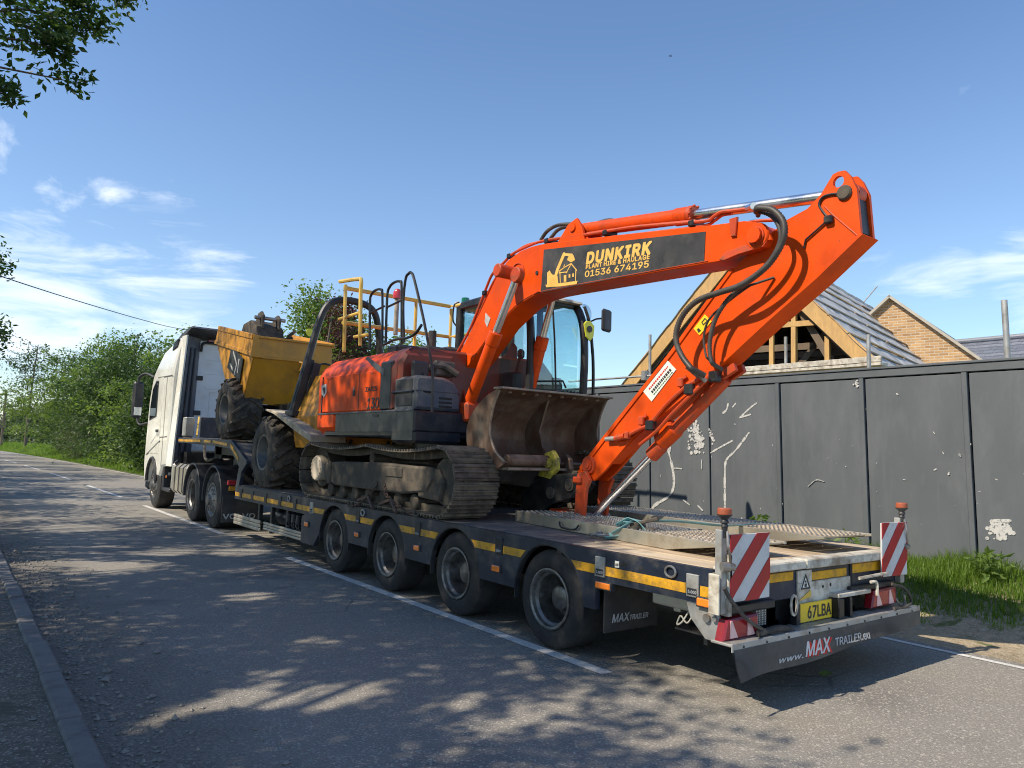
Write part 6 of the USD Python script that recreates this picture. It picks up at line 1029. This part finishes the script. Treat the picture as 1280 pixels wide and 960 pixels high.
# stick
SX0, SX1 = 5.01, 5.21
ST = [(2.831,3.635),(2.789,3.644),(2.740,3.639),(2.699,3.586),(2.653,3.479),(2.627,3.149),(2.966,2.897),(3.367,2.631),(3.659,2.426),(3.990,2.199),(4.550,1.852),(4.779,1.701),(5.122,1.396),(5.271,1.291),(5.430,1.291),(5.502,1.373),(5.007,1.819),(4.331,2.444),(3.965,2.819),(3.703,3.074),(3.441,3.254),(3.195,3.384),(3.035,3.427),(2.926,3.509)]
hole = Point(*[(2.789,3.569)][0]).buffer(.042, 10)
stick = part(ex, 'stick', G().shape(Polygon(ST).difference(hole), SX0, SX0 + .03, 'x').shape(Polygon(ST).difference(hole), SX1 - .03, SX1, 'x').prism([(2.655,3.166),(2.627,3.149),(2.966,2.897),(3.367,2.631),(3.990,2.199),(4.550,1.852),(5.081,1.458),(5.125,1.494),(4.589,1.902),(4.024,2.242),(3.402,2.667),(3.004,2.928)], SX0 + .02, SX1 - .02, 'x').prism([(5.399,1.409),(5.007,1.819),(4.331,2.444),(3.965,2.819),(3.703,3.074),(3.441,3.254),(3.195,3.384),(3.035,3.427),(2.996,3.387),(3.174,3.342),(3.404,3.214),(3.664,3.028),(3.923,2.773),(4.276,2.404),(4.944,1.782)], SX0 + .02, SX1 - .02, 'x'), 'orange_paint', 22)
part(stick, 'back_plate', G().prism([(2.627,3.154),(2.609,3.139),(2.953,2.883),(3.353,2.617),(3.973,2.178),(4.540,1.830),(4.559,1.852),(3.990,2.199),(3.367,2.637),(2.966,2.903)], SX0 - .012, SX1 + .012, 'x'), 'orange_paint', 25)
part(stick, 'front_plate', G().prism([(5.469,1.414),(5.008,1.842),(4.340,2.459),(3.973,2.834),(3.703,3.094),(3.687,3.072),(3.948,2.810),(4.312,2.435),(4.986,1.812),(5.433,1.384)], SX0 - .012, SX1 + .012, 'x'), 'orange_paint', 25)
for (px0) in (0,):
    q = [(2.895,3.409),(2.834,3.334),(2.644,3.133)]
    part(stick, 'weld_seam', G().tube([(5.008, y, z) for y, z in q], .006, 6), 'orange_worn')
TP = [(2.741,3.473),(5.333,1.442),(5.226,1.591)]
part(stick, 'top_pin', G().cyl((4.985, *TP[0]), (5.235, *TP[0]), .055, n=18, b=.01), 'mud_steel'); part(stick, 'tip_pin', G().lathe([(.0, .045), (.035, .045), (.035, .035), (.055, .035), (.055, .02), (.085, .02), (.09, 0)], (5.01, *TP[1]), (-1, 0, 0), 24), 'orange_worn')
part(stick, 'ram_end', G().cyl((5.06, *TP[0]), (5.16, *TP[0]), .085, n=18), 'orange_worn')
part(stick, 'arm_plate', G().prism([(2.741,3.562),(2.699,3.515),(2.671,3.437),(2.644,3.170),(2.696,3.181),(2.730,3.441)], 5.042, 5.178, 'x', .004), 'black_paint', 25)
WS = [(4.371,2.390),(4.270,2.298),(4.544,2.030),(4.657,2.135)]; notice = part(stick, 'notice', G().prism(WS, 5.003, 5.012, 'x'), 'sticker_white', False)
o, u, w_ = np.array(WS[3]), np.array(WS[0]) - np.array(WS[3]), np.array(WS[2]) - np.array(WS[3]); r = np.random.default_rng(9)
for row, (m_, h_, n_) in enumerate((('print_red', .10, 9), ('print_dark', .16, 11), ('print_green', .07, 16))):
    g = G(); a = .16
    while a < .9:
        wd = r.uniform(.025, .055); c = o + u * a + w_ * (.28 + .25 * row); g.prism([tuple(c), tuple(c + u * wd), tuple(c + u * wd + w_ * h_), tuple(c + w_ * h_)], 5.0, 5.0035, 'x'); a += wd + .018
    part(notice, 'print_rows', g, m_, False)
YS_ = [(3.968,2.744),(3.897,2.675),(4.020,2.573),(4.084,2.635)]; yst = part(stick, 'yellow_sticker', G().prism(YS_, 5.003, 5.012, 'x'), 'sticker_yellow', False)
part(yst, 'pictogram', G().shape(unary_union([Polygon([(3.964,2.709),(3.939,2.686),(3.980,2.657),(3.996,2.679)]).boundary.buffer(.004), Polygon([(4.029,2.635),(4.004,2.612),(4.029,2.594),(4.046,2.623)])]), 5.0, 5.0035, 'x'), 'print_dark', False)
BH = [(4.80, [(3.397,3.467),(3.291,3.448),(3.181,3.402),(3.100,3.298),(3.094,3.182),(3.160,3.063),(3.275,2.963),(3.473,2.878),(3.674,2.852),(3.879,2.817),(4.018,2.729),(4.092,2.603),(4.090,2.482),(4.029,2.369),(3.953,2.284),(3.879,2.214)], .024), (4.87, [(3.432,3.460),(3.324,3.440),(3.234,3.381),(3.179,3.288),(3.172,3.176),(3.247,3.056),(3.386,2.944),(3.575,2.848),(3.696,2.743),(3.772,2.622),(3.810,2.463),(3.793,2.331),(3.760,2.258)], .018), (4.90, [(3.308,2.949),(3.508,2.868),(3.711,2.762),(3.844,2.667),(3.891,2.540),(3.873,2.393),(3.823,2.285)], .010)]
for k, (x, q, r_) in enumerate(BH):
    P = catmull(xs(x, q), 14); n = len(P)
    fade = np.clip(np.minimum(np.arange(n), n - 1 - np.arange(n)) / 10, 0, 1)                    # the ends turn in to the fittings
    P[:, 0] += (1 - fade) * .10
    if k < 2:
        L = np.concatenate([[0], np.cumsum(np.linalg.norm(np.diff(P, axis=0), axis=1))]); s = np.arange(0, L[-1], .011); P = np.stack([np.interp(s, L, P[:, j]) for j in range(3)], 1)
        part(stick, 'armoured_hose', G().tube(P, r_ * (1 + .10 * np.where(np.arange(len(P)) % 2, 1, -1)), 10), 'dusty_hose', 60)
    else: part(stick, 'hose', G().tube(P, r_, 8), 'hose_rubber')
HF = [(4.036,2.300),(3.960,2.221),(3.918,2.173)]; part(stick, 'hose_fitting', G().tube([(4.87, *HF[0]), (4.93, *HF[1])], [.026, .028], 10).tube([(4.93, *HF[1]), (4.97, *HF[2])], .02, 10), 'steel'); HF = [(3.489,3.520),(3.401,3.505)]; part(stick, 'hose_fitting', G().tube([(4.92, *HF[0]), (4.87, *HF[1])], .03, 10), 'chrome')
for q, r_ in (([(4.003,2.198),(4.137,2.144),(4.381,1.974),(4.536,1.829),(4.659,1.787),(4.806,1.729),(4.937,1.691)], .018), ([(3.853,2.256),(3.957,2.169),(4.123,2.042),(4.312,1.896),(4.455,1.772),(4.660,1.643)], .016)): part(stick, 'hydraulic_pipe', G().tube(catmull(xs(4.985, q), 5), r_, 8), 'orange_worn')
for q in [(4.099,2.122),(4.531,1.821),(3.845,2.215)]: part(stick, 'pipe_clamp', G().box(4.95, 5.02, q[0] - .045, q[0] + .045, q[1] - .05, q[1] + .04, .01), 'black_paint', 25)
HF = [(5.079,1.690),(4.953,1.699),(4.831,1.721)]; part(stick, 'pipe_end', G().tube([(4.975, *HF[0]), (4.975, *HF[1])], .022, 10), 'galvanised'); part(stick, 'pipe_coupling', G().tube([(4.975, *HF[1]), (4.975, *HF[2])], .03, 10).box(4.95, 5.01, HF[2][0] - .05, HF[2][0] + .0, HF[2][1] - .03, HF[2][1] + .04, .01), 'orange_worn')
for q in [(4.645,1.838),(4.202,2.162)]: part(stick, 'pipe_bracket', G().box(4.97, 5.01, q[0] - .03, q[0] + .03, q[1] - .02, q[1] + .06, .008).bar((4.99, q[0] - .06, q[1] + .07), (4.99, q[0] + .02, q[1] + .03), .012, .02), 'orange_worn', 25)
GP = [(2.971,3.446),(2.902,3.320),(2.858,3.298),(2.933,3.261),(3.036,3.174),(3.049,3.116)]; part(stick, 'grease_pipe', G().tube(catmull(xs(5.0, [(2.772,3.473),(2.845,3.486),(2.907,3.478),(2.933,3.430),(2.902,3.368),(2.864,3.317)]), 6), .009, 6).tube(xs(4.998, [(2.871,3.295),(3.042,3.188),(3.056,3.129)]), .007, 6).box(4.97, 5.01, GP[2][0] - .035, GP[2][0] + .03, GP[2][1] - .03, GP[2][1] + .03, .01), 'black_paint')
# bucket ram, link and hitch
BR_ = [(3.824,2.212),(4.523,1.685),(5.376,0.937)]
br = ram('bucket_ram', (5.11, *BR_[0]), (5.11, *BR_[2]), .060, .036, .52, 'orange_worn', False); HD = [(4.342,1.812),(4.532,1.670)]; part(br, 'ram_head', G().cyl((5.11, *HD[0]), (5.11, *HD[1]), .088, n=22, b=.025), 'orange_cylinder')
part(ex, 'ram_mount', G().prism([(3.964,2.208),(3.804,2.298),(3.703,2.317),(3.679,2.256),(3.803,2.192)], 5.035, 5.075, 'x', .005).prism([(3.964,2.208),(3.804,2.298),(3.703,2.317),(3.679,2.256),(3.803,2.192)], 5.145, 5.185, 'x', .005), 'orange_worn', 25)
LK = [(5.422,1.353),(5.310,1.381),(5.240,1.300),(5.292,1.206),(5.317,0.946),(5.453,0.942),(5.439,1.197)]
for x in (4.95, 5.25): part(ex, 'bucket_link', G().prism(LK, x - .02, x + .02, 'x', .006), 'orange_worn', 25)
part(ex, 'link_pin', G().cyl((4.9, *BR_[2]), (5.31, *BR_[2]), .04, n=14), 'steel'); LT = [(5.407,1.292)]; part(ex, 'link_collar', G().box(4.90, 5.0, LT[0][0] - .06, LT[0][0] + .05, LT[0][1] - .03, LT[0][1] + .03, .01), 'orange_worn', 25)
HT = [(5.952,1.314),(5.703,1.341),(5.512,1.349),(5.450,1.243),(5.574,1.110),(5.888,1.024),(6.167,0.878),(6.386,0.884),(6.383,1.089),(6.185,1.236)]
hi = part(ex, 'quick_hitch', G().prism(HT, 5.0, 5.05, 'x', .008).prism(HT, 5.17, 5.22, 'x', .008).box(5.04, 5.18, 5.75, 6.25, 1.05, 1.3, .03), 'black_paint', 25)
for q in [(5.592,1.235),(5.883,1.138)]: part(hi, 'hitch_pin', G().lathe([(0, .03), (.04, .03), (.04, .02), (.062, .02), (.062, 0)], (5.0, *q), (-1, 0, 0), 20), 'mud_steel')
part(ex, 'hitch_link', G().prism([(5.5, .92), (5.9, .98), (5.95, .90), (5.55, .86)], 5.0, 5.22, 'x', .01), 'orange_worn', 25)
# ditching bucket in the hitch
bk = thing('ditching_bucket', (5.2, 6.2, 1.4), 'wide rusty ditching bucket held curled above the deck', 'bucket')
BXA, BXB = 4.42, 5.95
outer = [(6.03, 2.19), (6.30, 2.09), (6.52, 1.93), (6.61, 1.76), (6.58, 1.58), (6.46, 1.44), (6.26, 1.37), (6.05, 1.365), (5.90, 1.43)]
oc = catmull(outer, 6); tg = np.gradient(oc, axis=0); tg /= np.linalg.norm(tg, axis=1, keepdims=True); inn = oc + np.stack([tg[:, 1], -tg[:, 0]], 1) * (.022 if True else 0)
if np.linalg.norm(inn[25] - np.array([6.2, 1.75])) > np.linalg.norm(oc[25] - np.array([6.2, 1.75])): inn = oc - np.stack([tg[:, 1], -tg[:, 0]], 1) * .022
part(bk, 'shell', G().prism(list(map(tuple, oc)) + list(map(tuple, inn[::-1])), BXA, BXB, 'x'), 'bucket_steel', 35)
side_mouth = [(5.93, 1.44), (6.10, 1.55), (6.20, 1.75), (6.16, 1.98), (6.06, 2.16)]
sp_ = list(map(tuple, oc)) + [tuple(q) for q in catmull(side_mouth, 5)]
for a in (BXA - .006, BXB - .024): part(bk, 'side_plate', G().prism(sp_, a, a + .03, 'x', .004), 'bucket_steel', 25)
part(bk, 'side_rim', G().tube([(BXA + .01, *q) for q in catmull(side_mouth, 6)], .014, 6), 'bucket_edge')
part(bk, 'centre_rib', G().prism([tuple(q) for q in inn[4:-4]] + [(6.10, 1.48), (6.28, 1.60), (6.34, 1.78), (6.26, 1.98)], 5.19, 5.215, 'x'), 'bucket_steel', 25)
part(bk, 'cutting_edge', G().bar((BXA - .01, 6.06, 2.18), (BXB + .01, 6.06, 2.18), .16, .022, b=.004), 'bucket_edge', 25)
for k in range(8): x = BXA + .16 + k * (BXB - BXA - .3) / 7; part(bk, 'edge_bolt', G().cyl((x, 6.09, 2.16), (x, 6.085, 2.135), .024, n=10), 'bucket_edge')
part(bk, 'wear_plate', G().bar((BXA + .02, 5.98, 1.375), (5.22, 5.98, 1.375), .20, .03, b=.006), 'bucket_edge', 25); part(bk, 'torque_tube', G().cyl((BXA + .03, 5.94, 1.46), (5.13, 5.94, 1.46), .058, n=18, b=.01), 'bucket_steel')
part(bk, 'hanger_ear', G().prism([(5.80, 1.50), (5.86, 1.57), (5.98, 1.54), (6.05, 1.42), (6.08, 1.30), (5.9, 1.28), (5.78, 1.38)], 4.98, 5.03, 'x', .006), 'hitch_yellow', 25, label='yellow painted hanger ear')
part(bk, 'hanger_ear', G().prism([(5.84, 1.48), (5.9, 1.53), (5.98, 1.52), (6.05, 1.42), (6.08, 1.30), (5.9, 1.28), (5.82, 1.38)], 5.2, 5.25, 'x', .006), 'bucket_steel', 25)
part(bk, 'hanger_pin', G().lathe([(0, .04), (.03, .04), (.03, .03), (.05, .03), (.05, .0)], (4.97, 5.90, 1.44), (-1, 0, 0), 18), 'hitch_yellow')

# ================================================================ TREES AND HEDGE
def crown_points(clumps, n, seed, twig=0.45, per=26):
    """leaf positions gathered in twigs spread through the crown's clumps"""
    r = np.random.default_rng(seed); w = np.array([c[3] * c[4] * c[5] for c in clumps]) ** .8; w /= w.sum(); nt = max(1, n // per); pick = r.choice(len(clumps), nt, p=w)
    d = r.normal(size=(nt, 3)); d /= np.linalg.norm(d, axis=1, keepdims=True); rad = r.random(nt) ** .42
    C = np.array([c[:3] for c in clumps])[pick] + d * rad[:, None] * np.array([c[3:6] for c in clumps])[pick]
    P = np.repeat(C, per, 0) + r.normal(size=(nt * per, 3)) * twig * np.array([1, 1, .6]) * r.uniform(.35, 1.0, (nt, 1)).repeat(per, 0); return P, C
def tree(name, base, label, cat, clumps, n, size, leaf, trunk_r, group=None, seed=0, twig=.45, extra=None, parts_trunk=True):
    base = np.array(base, float); t = thing(name, base, label, cat, group); r = np.random.default_rng(seed + 900)
    P, C = crown_points(clumps, n, seed, twig)
    if name == 'roadside_tree':                                                  # openings in the crown, where the sun comes through
        keep = np.ones(len(P), bool); gx, gy = P[:, 0] - SUN[0] / SUN[2] * P[:, 2], P[:, 1] - SUN[1] / SUN[2] * P[:, 2]
        for ox, oy, rx, ry in OPENINGS: keep &= ((gx - ox) / rx) ** 2 + ((gy - oy) / ry) ** 2 > r.uniform(.35, 1.3, len(P))
        P = P[keep]
    top = np.array([np.mean([c[0] for c in clumps]), np.mean([c[1] for c in clumps]), max(c[2] for c in clumps)])
    if name == 'roadside_tree': top[2] = base[2] + (top[2] - base[2]) * .55
    g = G(); ax = catmull([base - (0, 0, .2), base + (top - base) * np.array([.05, .05, .3]), base + (top - base) * np.array([.35, .35, .6]), top], 8)
    g.tube(ax, np.linspace(trunk_r, trunk_r * .25, len(ax)), 9)
    for c in clumps:
        s0 = ax[int(len(ax) * r.uniform(.3, .65))]; e = np.array(c[:3]); m = (s0 + e) / 2 + r.normal(0, .2, 3) + (0, 0, -.15); q = catmull([s0, m, e], 6); g.tube(q, np.linspace(trunk_r * .22, trunk_r * .05, len(q)), 6)
    for k in r.choice(len(C), min(len(C), 60), False):
        c0 = min(clumps, key=lambda c: np.linalg.norm(np.array(c[:3]) - C[k])); q = catmull([np.array(c0[:3]), (np.array(c0[:3]) + C[k]) / 2 + r.normal(0, .12, 3), C[k]], 4); g.tube(q, np.linspace(trunk_r * .10, .008, len(q)), 4)
    part(t, 'trunk', g, 'bark', 40); v, f = leaf_cloud(P, size, seed + 5, .48, .3)
    if extra is not None: v2, f2 = extra; f = np.vstack([f, f2 + len(v)]); v = np.vstack([v, v2])
    part(t, 'crown', (v, f), leaf, False); return t
def lump(cx_, cy_, z0, z1, rr, n, seed):
    """clumps stacked from z0 to z1 round an axis: an uneven crown"""
    r = np.random.default_rng(seed); out = []
    for k in range(n):
        t = (k + .5) / n; a = r.uniform(0, 6.28); w = rr * (0.62 + .5 * math.sin(math.pi * min(1, .25 + .75 * t))) ; q = r.uniform(.62, .95)
        out.append((cx_ + math.cos(a) * w * .45, cy_ + math.sin(a) * w * .45, z0 + (z1 - z0) * t, w * q, w * q, min(w * q * .8, (z1 - z0) * .35)))
    return out
# roadside trees along the left, whose crowns shade the road; one throws a spray of branches into view
OPENINGS = [(q[0], q[1], a, b) for q, a, b in zip([(5.203,6.748,-0.000),(5.151,7.218,-0.000),(1.853,5.108,0.000),(1.772,4.584,0.000),(1.616,4.857,-0.000),(2.109,4.379,0.000),(0.966,4.564,0.000),(2.647,7.703,0.000),(2.513,5.760,0.000),(1.842,10.180,0.000),(1.218,10.602,-0.000),(3.486,10.852,0.000),(4.489,12.779,0.000),(5.783,8.993,-0.000),(2.617,11.222,0.000),(1.882,14.742,0.000),(1.282,4.667,0.000),(2.584,3.953,0.000),(2.714,3.479,0.000)], (.38, .3, .25, .5, .3, .42, .22, .3, .25, .7, .6, .5, .6, .22, .5, .8, .4, .3, .35), (.36, .2, .16, .22, .14, .26, .14, .3, .14, .6, .5, .5, .6, .2, .5, .8, .2, .14, .16))]
OPENINGS += [(6.0, 3.5, 1.35, .85), (6.3, 4.2, 1.1, .9), (4.28, 8.62, .22, .2), (4.25, 7.3, .18, .2), (5.18, 9.25, .3, .25), (6.04, 10.98, .4, .3), (6.2, 8.5, .12, .25), (6.5, 8.9, .14, .3), (6.0, 9.0, .1, .25), (6.3, 9.2, .12, .25)]
def row(y0, y1, xc, top, low=4.2, half=2.1, step=1.0, seed=0, drop=.2):
    r = np.random.default_rng(seed); out = []
    for y in np.arange(y0, y1, step):
        for x in (xc - half * .55, xc + half * .45):
            z = low + .6
            while z < top - .4:
                if z > 7.9 or r.random() > drop: out.append((x + r.normal(0, .35), y + r.normal(0, .3), z + r.normal(0, .2), r.uniform(.8, 1.15), r.uniform(.7, 1.0), r.uniform(.6, .85)))
                z += 1.15
    return out
SPRAY = [[(-0.101,12.500,7.346),(0.438,12.500,7.634),(0.833,12.500,7.644),(1.146,12.500,7.591),(1.537,12.500,7.793)], [(-0.047,12.600,6.709),(0.417,12.600,6.754),(0.908,12.600,6.801),(1.269,12.600,6.824)], [(-0.157,12.300,6.865),(0.281,12.300,7.053),(0.754,12.300,7.110),(1.037,12.300,7.068)], [(-0.020,12.600,6.368),(0.257,12.600,6.366),(0.431,12.600,6.328)], [(1.284,12.400,8.395),(1.618,12.400,8.267),(1.775,12.400,8.254)], [(-0.141,12.200,7.740),(0.499,12.200,7.802),(0.984,12.200,7.883),(1.219,12.200,7.756)], [(0.357,12.400,7.363),(0.696,12.400,7.350),(1.000,12.400,7.318)], [(0.580,24.000,6.463),(0.805,24.000,6.070),(0.930,24.000,5.831)], [(0.698,24.000,4.541),(0.926,24.000,4.314),(1.075,24.000,3.987)], [(0.825,24.000,3.809),(1.007,24.000,3.722)]]
r = np.random.default_rng(77); spv, spt = [], G()
for k, q in enumerate(SPRAY):
    p = catmull(q, 10); far = p[0, 1] > 20; j = .10 if not far else .16
    n = 21 if not far else 24
    for i in range(len(p)):
        t = i / (len(p) - 1); m = int(n * (0.45 + .55 * t) * (.7 if k in (1, 3, 4) else 1.0)); sp = j * (1.25 if t < .6 else .9)
        if k == 1 and t < .75: m = m // 3
        spv.append(p[i] + r.normal(size=(m, 3)) * np.array([sp, sp * 2.2, sp * .8]) + np.array([0, 0, .05]))
    spt.tube(p, np.linspace(.02, .006, len(p)), 5)
spray_leaves = leaf_cloud(np.vstack(spv), .125, 31, .48, .25)
T1 = row(4.9, 5.9, -4.4, 8.4, seed=1, step=.7) + row(5.9, 6.9, -4.4, 9.2, seed=12, step=.7) + row(6.9, 8.0, -4.4, 10.4, seed=11, step=.7) + row(3.2, 5.0, -4.3, 7.4, seed=8, step=.75, drop=.06) + row(0.8, 3.2, -4.3, 6.4, seed=2, step=.8, drop=.08) + row(-2.5, .8, -4.2, 5.8, seed=13)
T2 = row(8.0, 9.6, -4.2, 10.9, seed=3, step=.8) + row(9.6, 11.8, -4.3, 10.5, seed=4, step=.8)
T3 = row(11.8, 14.4, -4.2, 11.2, seed=5) + row(14.4, 17.0, -4.2, 11.5, seed=9) + [(-1.6, 12.8, 7.2, 1.3, .8, .6), (-.9, 12.6, 8.0, 1.0, .7, .5)]
T4 = row(18.8, 22.6, -4.8, 6.8, seed=6)
tree('roadside_tree', (-5.2, 2.2, .3), 'roadside tree nearest the camera, its leafy shade lies on the foreground road', 'tree', T1, 36000, .15, 'leaf_ash', .22, seed=101)
tree('roadside_tree', (-5.0, 8.6, .3), 'roadside tree opposite the excavator, dappling its side with shade', 'tree', T2, 24000, .15, 'leaf_ash', .24, seed=102)
tt = tree('roadside_tree', (-5.0, 14.0, .3), 'roadside tree with leafy branches hanging into the top left corner', 'tree', T3, 24000, .15, 'leaf_ash', .26, seed=103, extra=spray_leaves)
part(tt, 'hanging_branch', spt.tube(catmull([(-4.6, 13.6, 5.5), (-2.6, 13.0, 6.8), tuple(SPRAY[0][0])], 8), .05, 6).tube(catmull([(-4.6, 13.6, 5.2), (-2.6, 13.0, 6.3), tuple(SPRAY[1][0])], 8), .045, 6), 'bark', 40)
tree('roadside_tree', (-5.4, 20.5, .3), 'low roadside tree opposite the white cab', 'tree', T4, 9000, .15, 'leaf_ash', .18, seed=104)
for k, (y, top) in enumerate(((25.5, 9.8), (31, 8.6), (37, 10.5), (44, 9.2), (52, 10.6), (61, 9.4), (71, 10.2))):
    c = cx(y); tree('roadside_tree', (-5.0 + c, y, .3), ['roadside tree just beyond the white cab on the left', 'third shading tree beyond the cab, low crowned', 'tall roadside tree shading the first distant dashes', 'roadside tree shading the middle distance of the road', 'tall roadside tree before the bend', 'roadside tree at the start of the bend', 'last shading roadside tree before the road disappears'][k], 'tree', row(y - 2.2, y + 2.2, -4.4 + c, top, half=2.6, step=1.3, seed=20 + k), 7000, .21, 'leaf_ash', .24, seed=120 + k)
# hedge trees along the right-hand verge beyond the truck
HEDGE = [(9.6, 33.0, 3.6, 1.8, 'leaf_hedge', 'hedge tree hidden mostly behind the white cab'), (8.3, 37.5, 6.3, 1.5, 'leaf_hedge', 'bushy hedge tree with a pointed top right beside the cab mirror'), (9.6, 41.5, 7.3, 2.6, 'leaf_light', 'yellow-green hedge tree second along from the cab'), (9.0, 46.5, 7.7, 2.5, 'leaf_hedge', 'tall green hedge tree third along from the cab'),
         (9.2, 52.0, 8.2, 2.7, 'leaf_light', 'light green hedge tree in the middle of the hedge row'), (8.6, 58.5, 8.0, 2.8, 'leaf_hedge', 'rounded dark hedge tree fifth along from the cab'), (8.3, 66.0, 8.6, 3.0, 'leaf_light', 'last broad tree of the dense hedge before the gap')]
for k, (x, y, h, w_, lf, lab) in enumerate(HEDGE): tree('hedge_tree', (x + cx(y) * .6, y, .4), lab, 'tree', lump(x + cx(y) * .6, y, 1.0, h - .75, w_, 10, 60 + k), 15000, .20, lf, .14, 'trees of the hedge along the far verge', seed=200 + k, twig=.42)
for k, (x, y, h, w_, lf, lab) in enumerate(((9.3, 29.5, 2.4, 1.3, 'leaf_grey', 'low grey-green bush just ahead of the truck front wheel'), (9.0, 35.5, 2.6, 1.3, 'leaf_grey', 'grey-green bramble bush at the foot of the hedge beside the cab'), (8.9, 40.5, 3.0, 1.6, 'leaf_grey', 'pale bramble bush in the middle of the hedge foot'), (8.8, 48.0, 2.8, 1.7, 'leaf_hedge', 'dark low bush under the light green hedge tree'), (8.3, 57.0, 2.6, 1.8, 'leaf_grey', 'pale low bush near the far end of the hedge'))):
    tree('hedge_bush', (x + cx(y), y, .3), lab, 'bush', lump(x + cx(y), y, .5, h, w_, 5, 80 + k), 3800, .16, lf, .05, seed=240 + k, twig=.3)
tree('sparse_tree', (6.3, 84, .4), 'tall thin-crowned tree showing sky through it beyond the hedge', 'tree', lump(6.6, 84, 4.5, 10.6, 2.5, 8, 91), 2600, .26, 'leaf_far', .16, seed=260, twig=.6)
for k, (x, y, h, w_, lab) in enumerate(((3.2, 128, 5.0, 3.6, 'far hazy tree at the left edge where the road disappears'), (7.6, 132, 5.8, 3.8, 'far hazy tree second from the left edge'), (10.6, 118, 5.4, 3.4, 'far hazy tree third from the left edge beside the sparse tree'), (12.5, 100, 5.0, 3.2, 'far pale tree behind the end of the hedge'))):
    tree('far_tree', (x, y, .4), lab, 'tree', lump(x, y, 1.2, h, w_, 9, 95 + k), 6000, .38, 'leaf_far', .2, seed=270 + k, twig=.6)
# trees behind the hoarding, seen over the dumper and through the rails
tree('garden_tree', (10.1, 27, .4), 'green garden tree leftmost above the yellow skip', 'tree', lump(10.1, 27, 2.4, 5.3, .95, 9, 111), 10000, .17, 'leaf_light', .12, seed=300)
tree('garden_tree', (11.5, 27.5, .4), 'tallest green garden tree rising behind the yellow guard rails', 'tree', lump(11.5, 27.5, 3.0, 7.3, 1.55, 14, 112), 26000, .17, 'leaf_light', .14, seed=301)
tree('garden_tree', (15.0, 27.5, .4), 'green garden tree rightmost, beside the cab with the green lamp', 'tree', lump(14.8, 27.5, 2.0, 5.6, 1.8, 9, 113), 14000, .17, 'leaf_light', .12, seed=302)
tree('copper_tree', (10.2, 24.5, .4), 'dark red copper-leaved tree between the green ones behind the roll bar', 'tree', lump(10.2, 24.5, 2.4, 4.7, .9, 6, 114) + [(11.1, 25.0, 6.3, .65, .6, .55), (11.5, 25.2, 5.5, .8, .7, .6), (11.9, 25.4, 4.7, .7, .6, .5), (11.4, 25, 4.2, .8, .7, .5)], 7000, .15, 'leaf_copper', .1, seed=303)
# pole, wire, bird, fallen leaf
pl = thing('telegraph_pole', (5.05, 96, .4), 'distant wooden telegraph pole standing at the roadside by the left edge', 'pole')
part(pl, 'shaft', G().cyl((5.05, 96, .2), (5.05, 96, 6.2), .15, .11, n=10), 'pole_wood'); part(pl, 'cross_arm', G().box(4.5, 5.6, 95.9, 96.0, 5.7, 5.82), 'pole_wood'); part(pl, 'notice_box', G().box(4.8, 5.3, 95.7, 95.85, 2.2, 3.0), 'old_timber')
wp = [[(0.152,21.000,5.386)][0], [(0.809,22.000,5.406)][0], [(2.801,26.000,5.706)][0], [(5.803,32.000,6.226)][0], [(8.662,38.000,6.876)][0], [(13.452,46.000,7.934)][0]]
single('overhead_wire', G().tube(catmull(wp, 6), .014, 6), 'black_paint', 'thin overhead wire sagging across the sky at the left towards the cab', 'wire')
bd = [(45.641,40.000,34.759)][0]; bt = thing('bird', bd, 'tiny dark bird flying alone high in the blue sky', 'bird'); bd = np.array(bd)
part(bt, 'body', G().lathe([(0, -.14), (.03, -.12), (.045, -.03), (.035, .06), (.02, .12), (0, .18)], bd, (1, -.3, .1), 10), 'bird_dark'); part(bt, 'wings', G().add(bd + np.array([[0, 0, .02], [.08, 0, .02], [.0, -.16, .10], [-.06, -.3, .05], [0, .16, .10], [-.06, .3, .05]]), [(0, 1, 2), (0, 2, 3), (0, 4, 1), (0, 5, 4)]), 'bird_dark', False)
fl = np.array([(5.193,3.022,0.010)][0]); single('fallen_leaf', G().add(fl + np.array([[0, 0, 0], [.05, .02, .03], [.10, .0, .01], [.05, -.04, .02], [-.03, .03, .02]]), [(0, 1, 2), (0, 2, 3), (0, 4, 1)]), 'leaf_light', 'small yellow-green leaf lying on the sunlit road behind the trailer', 'leaf', False)
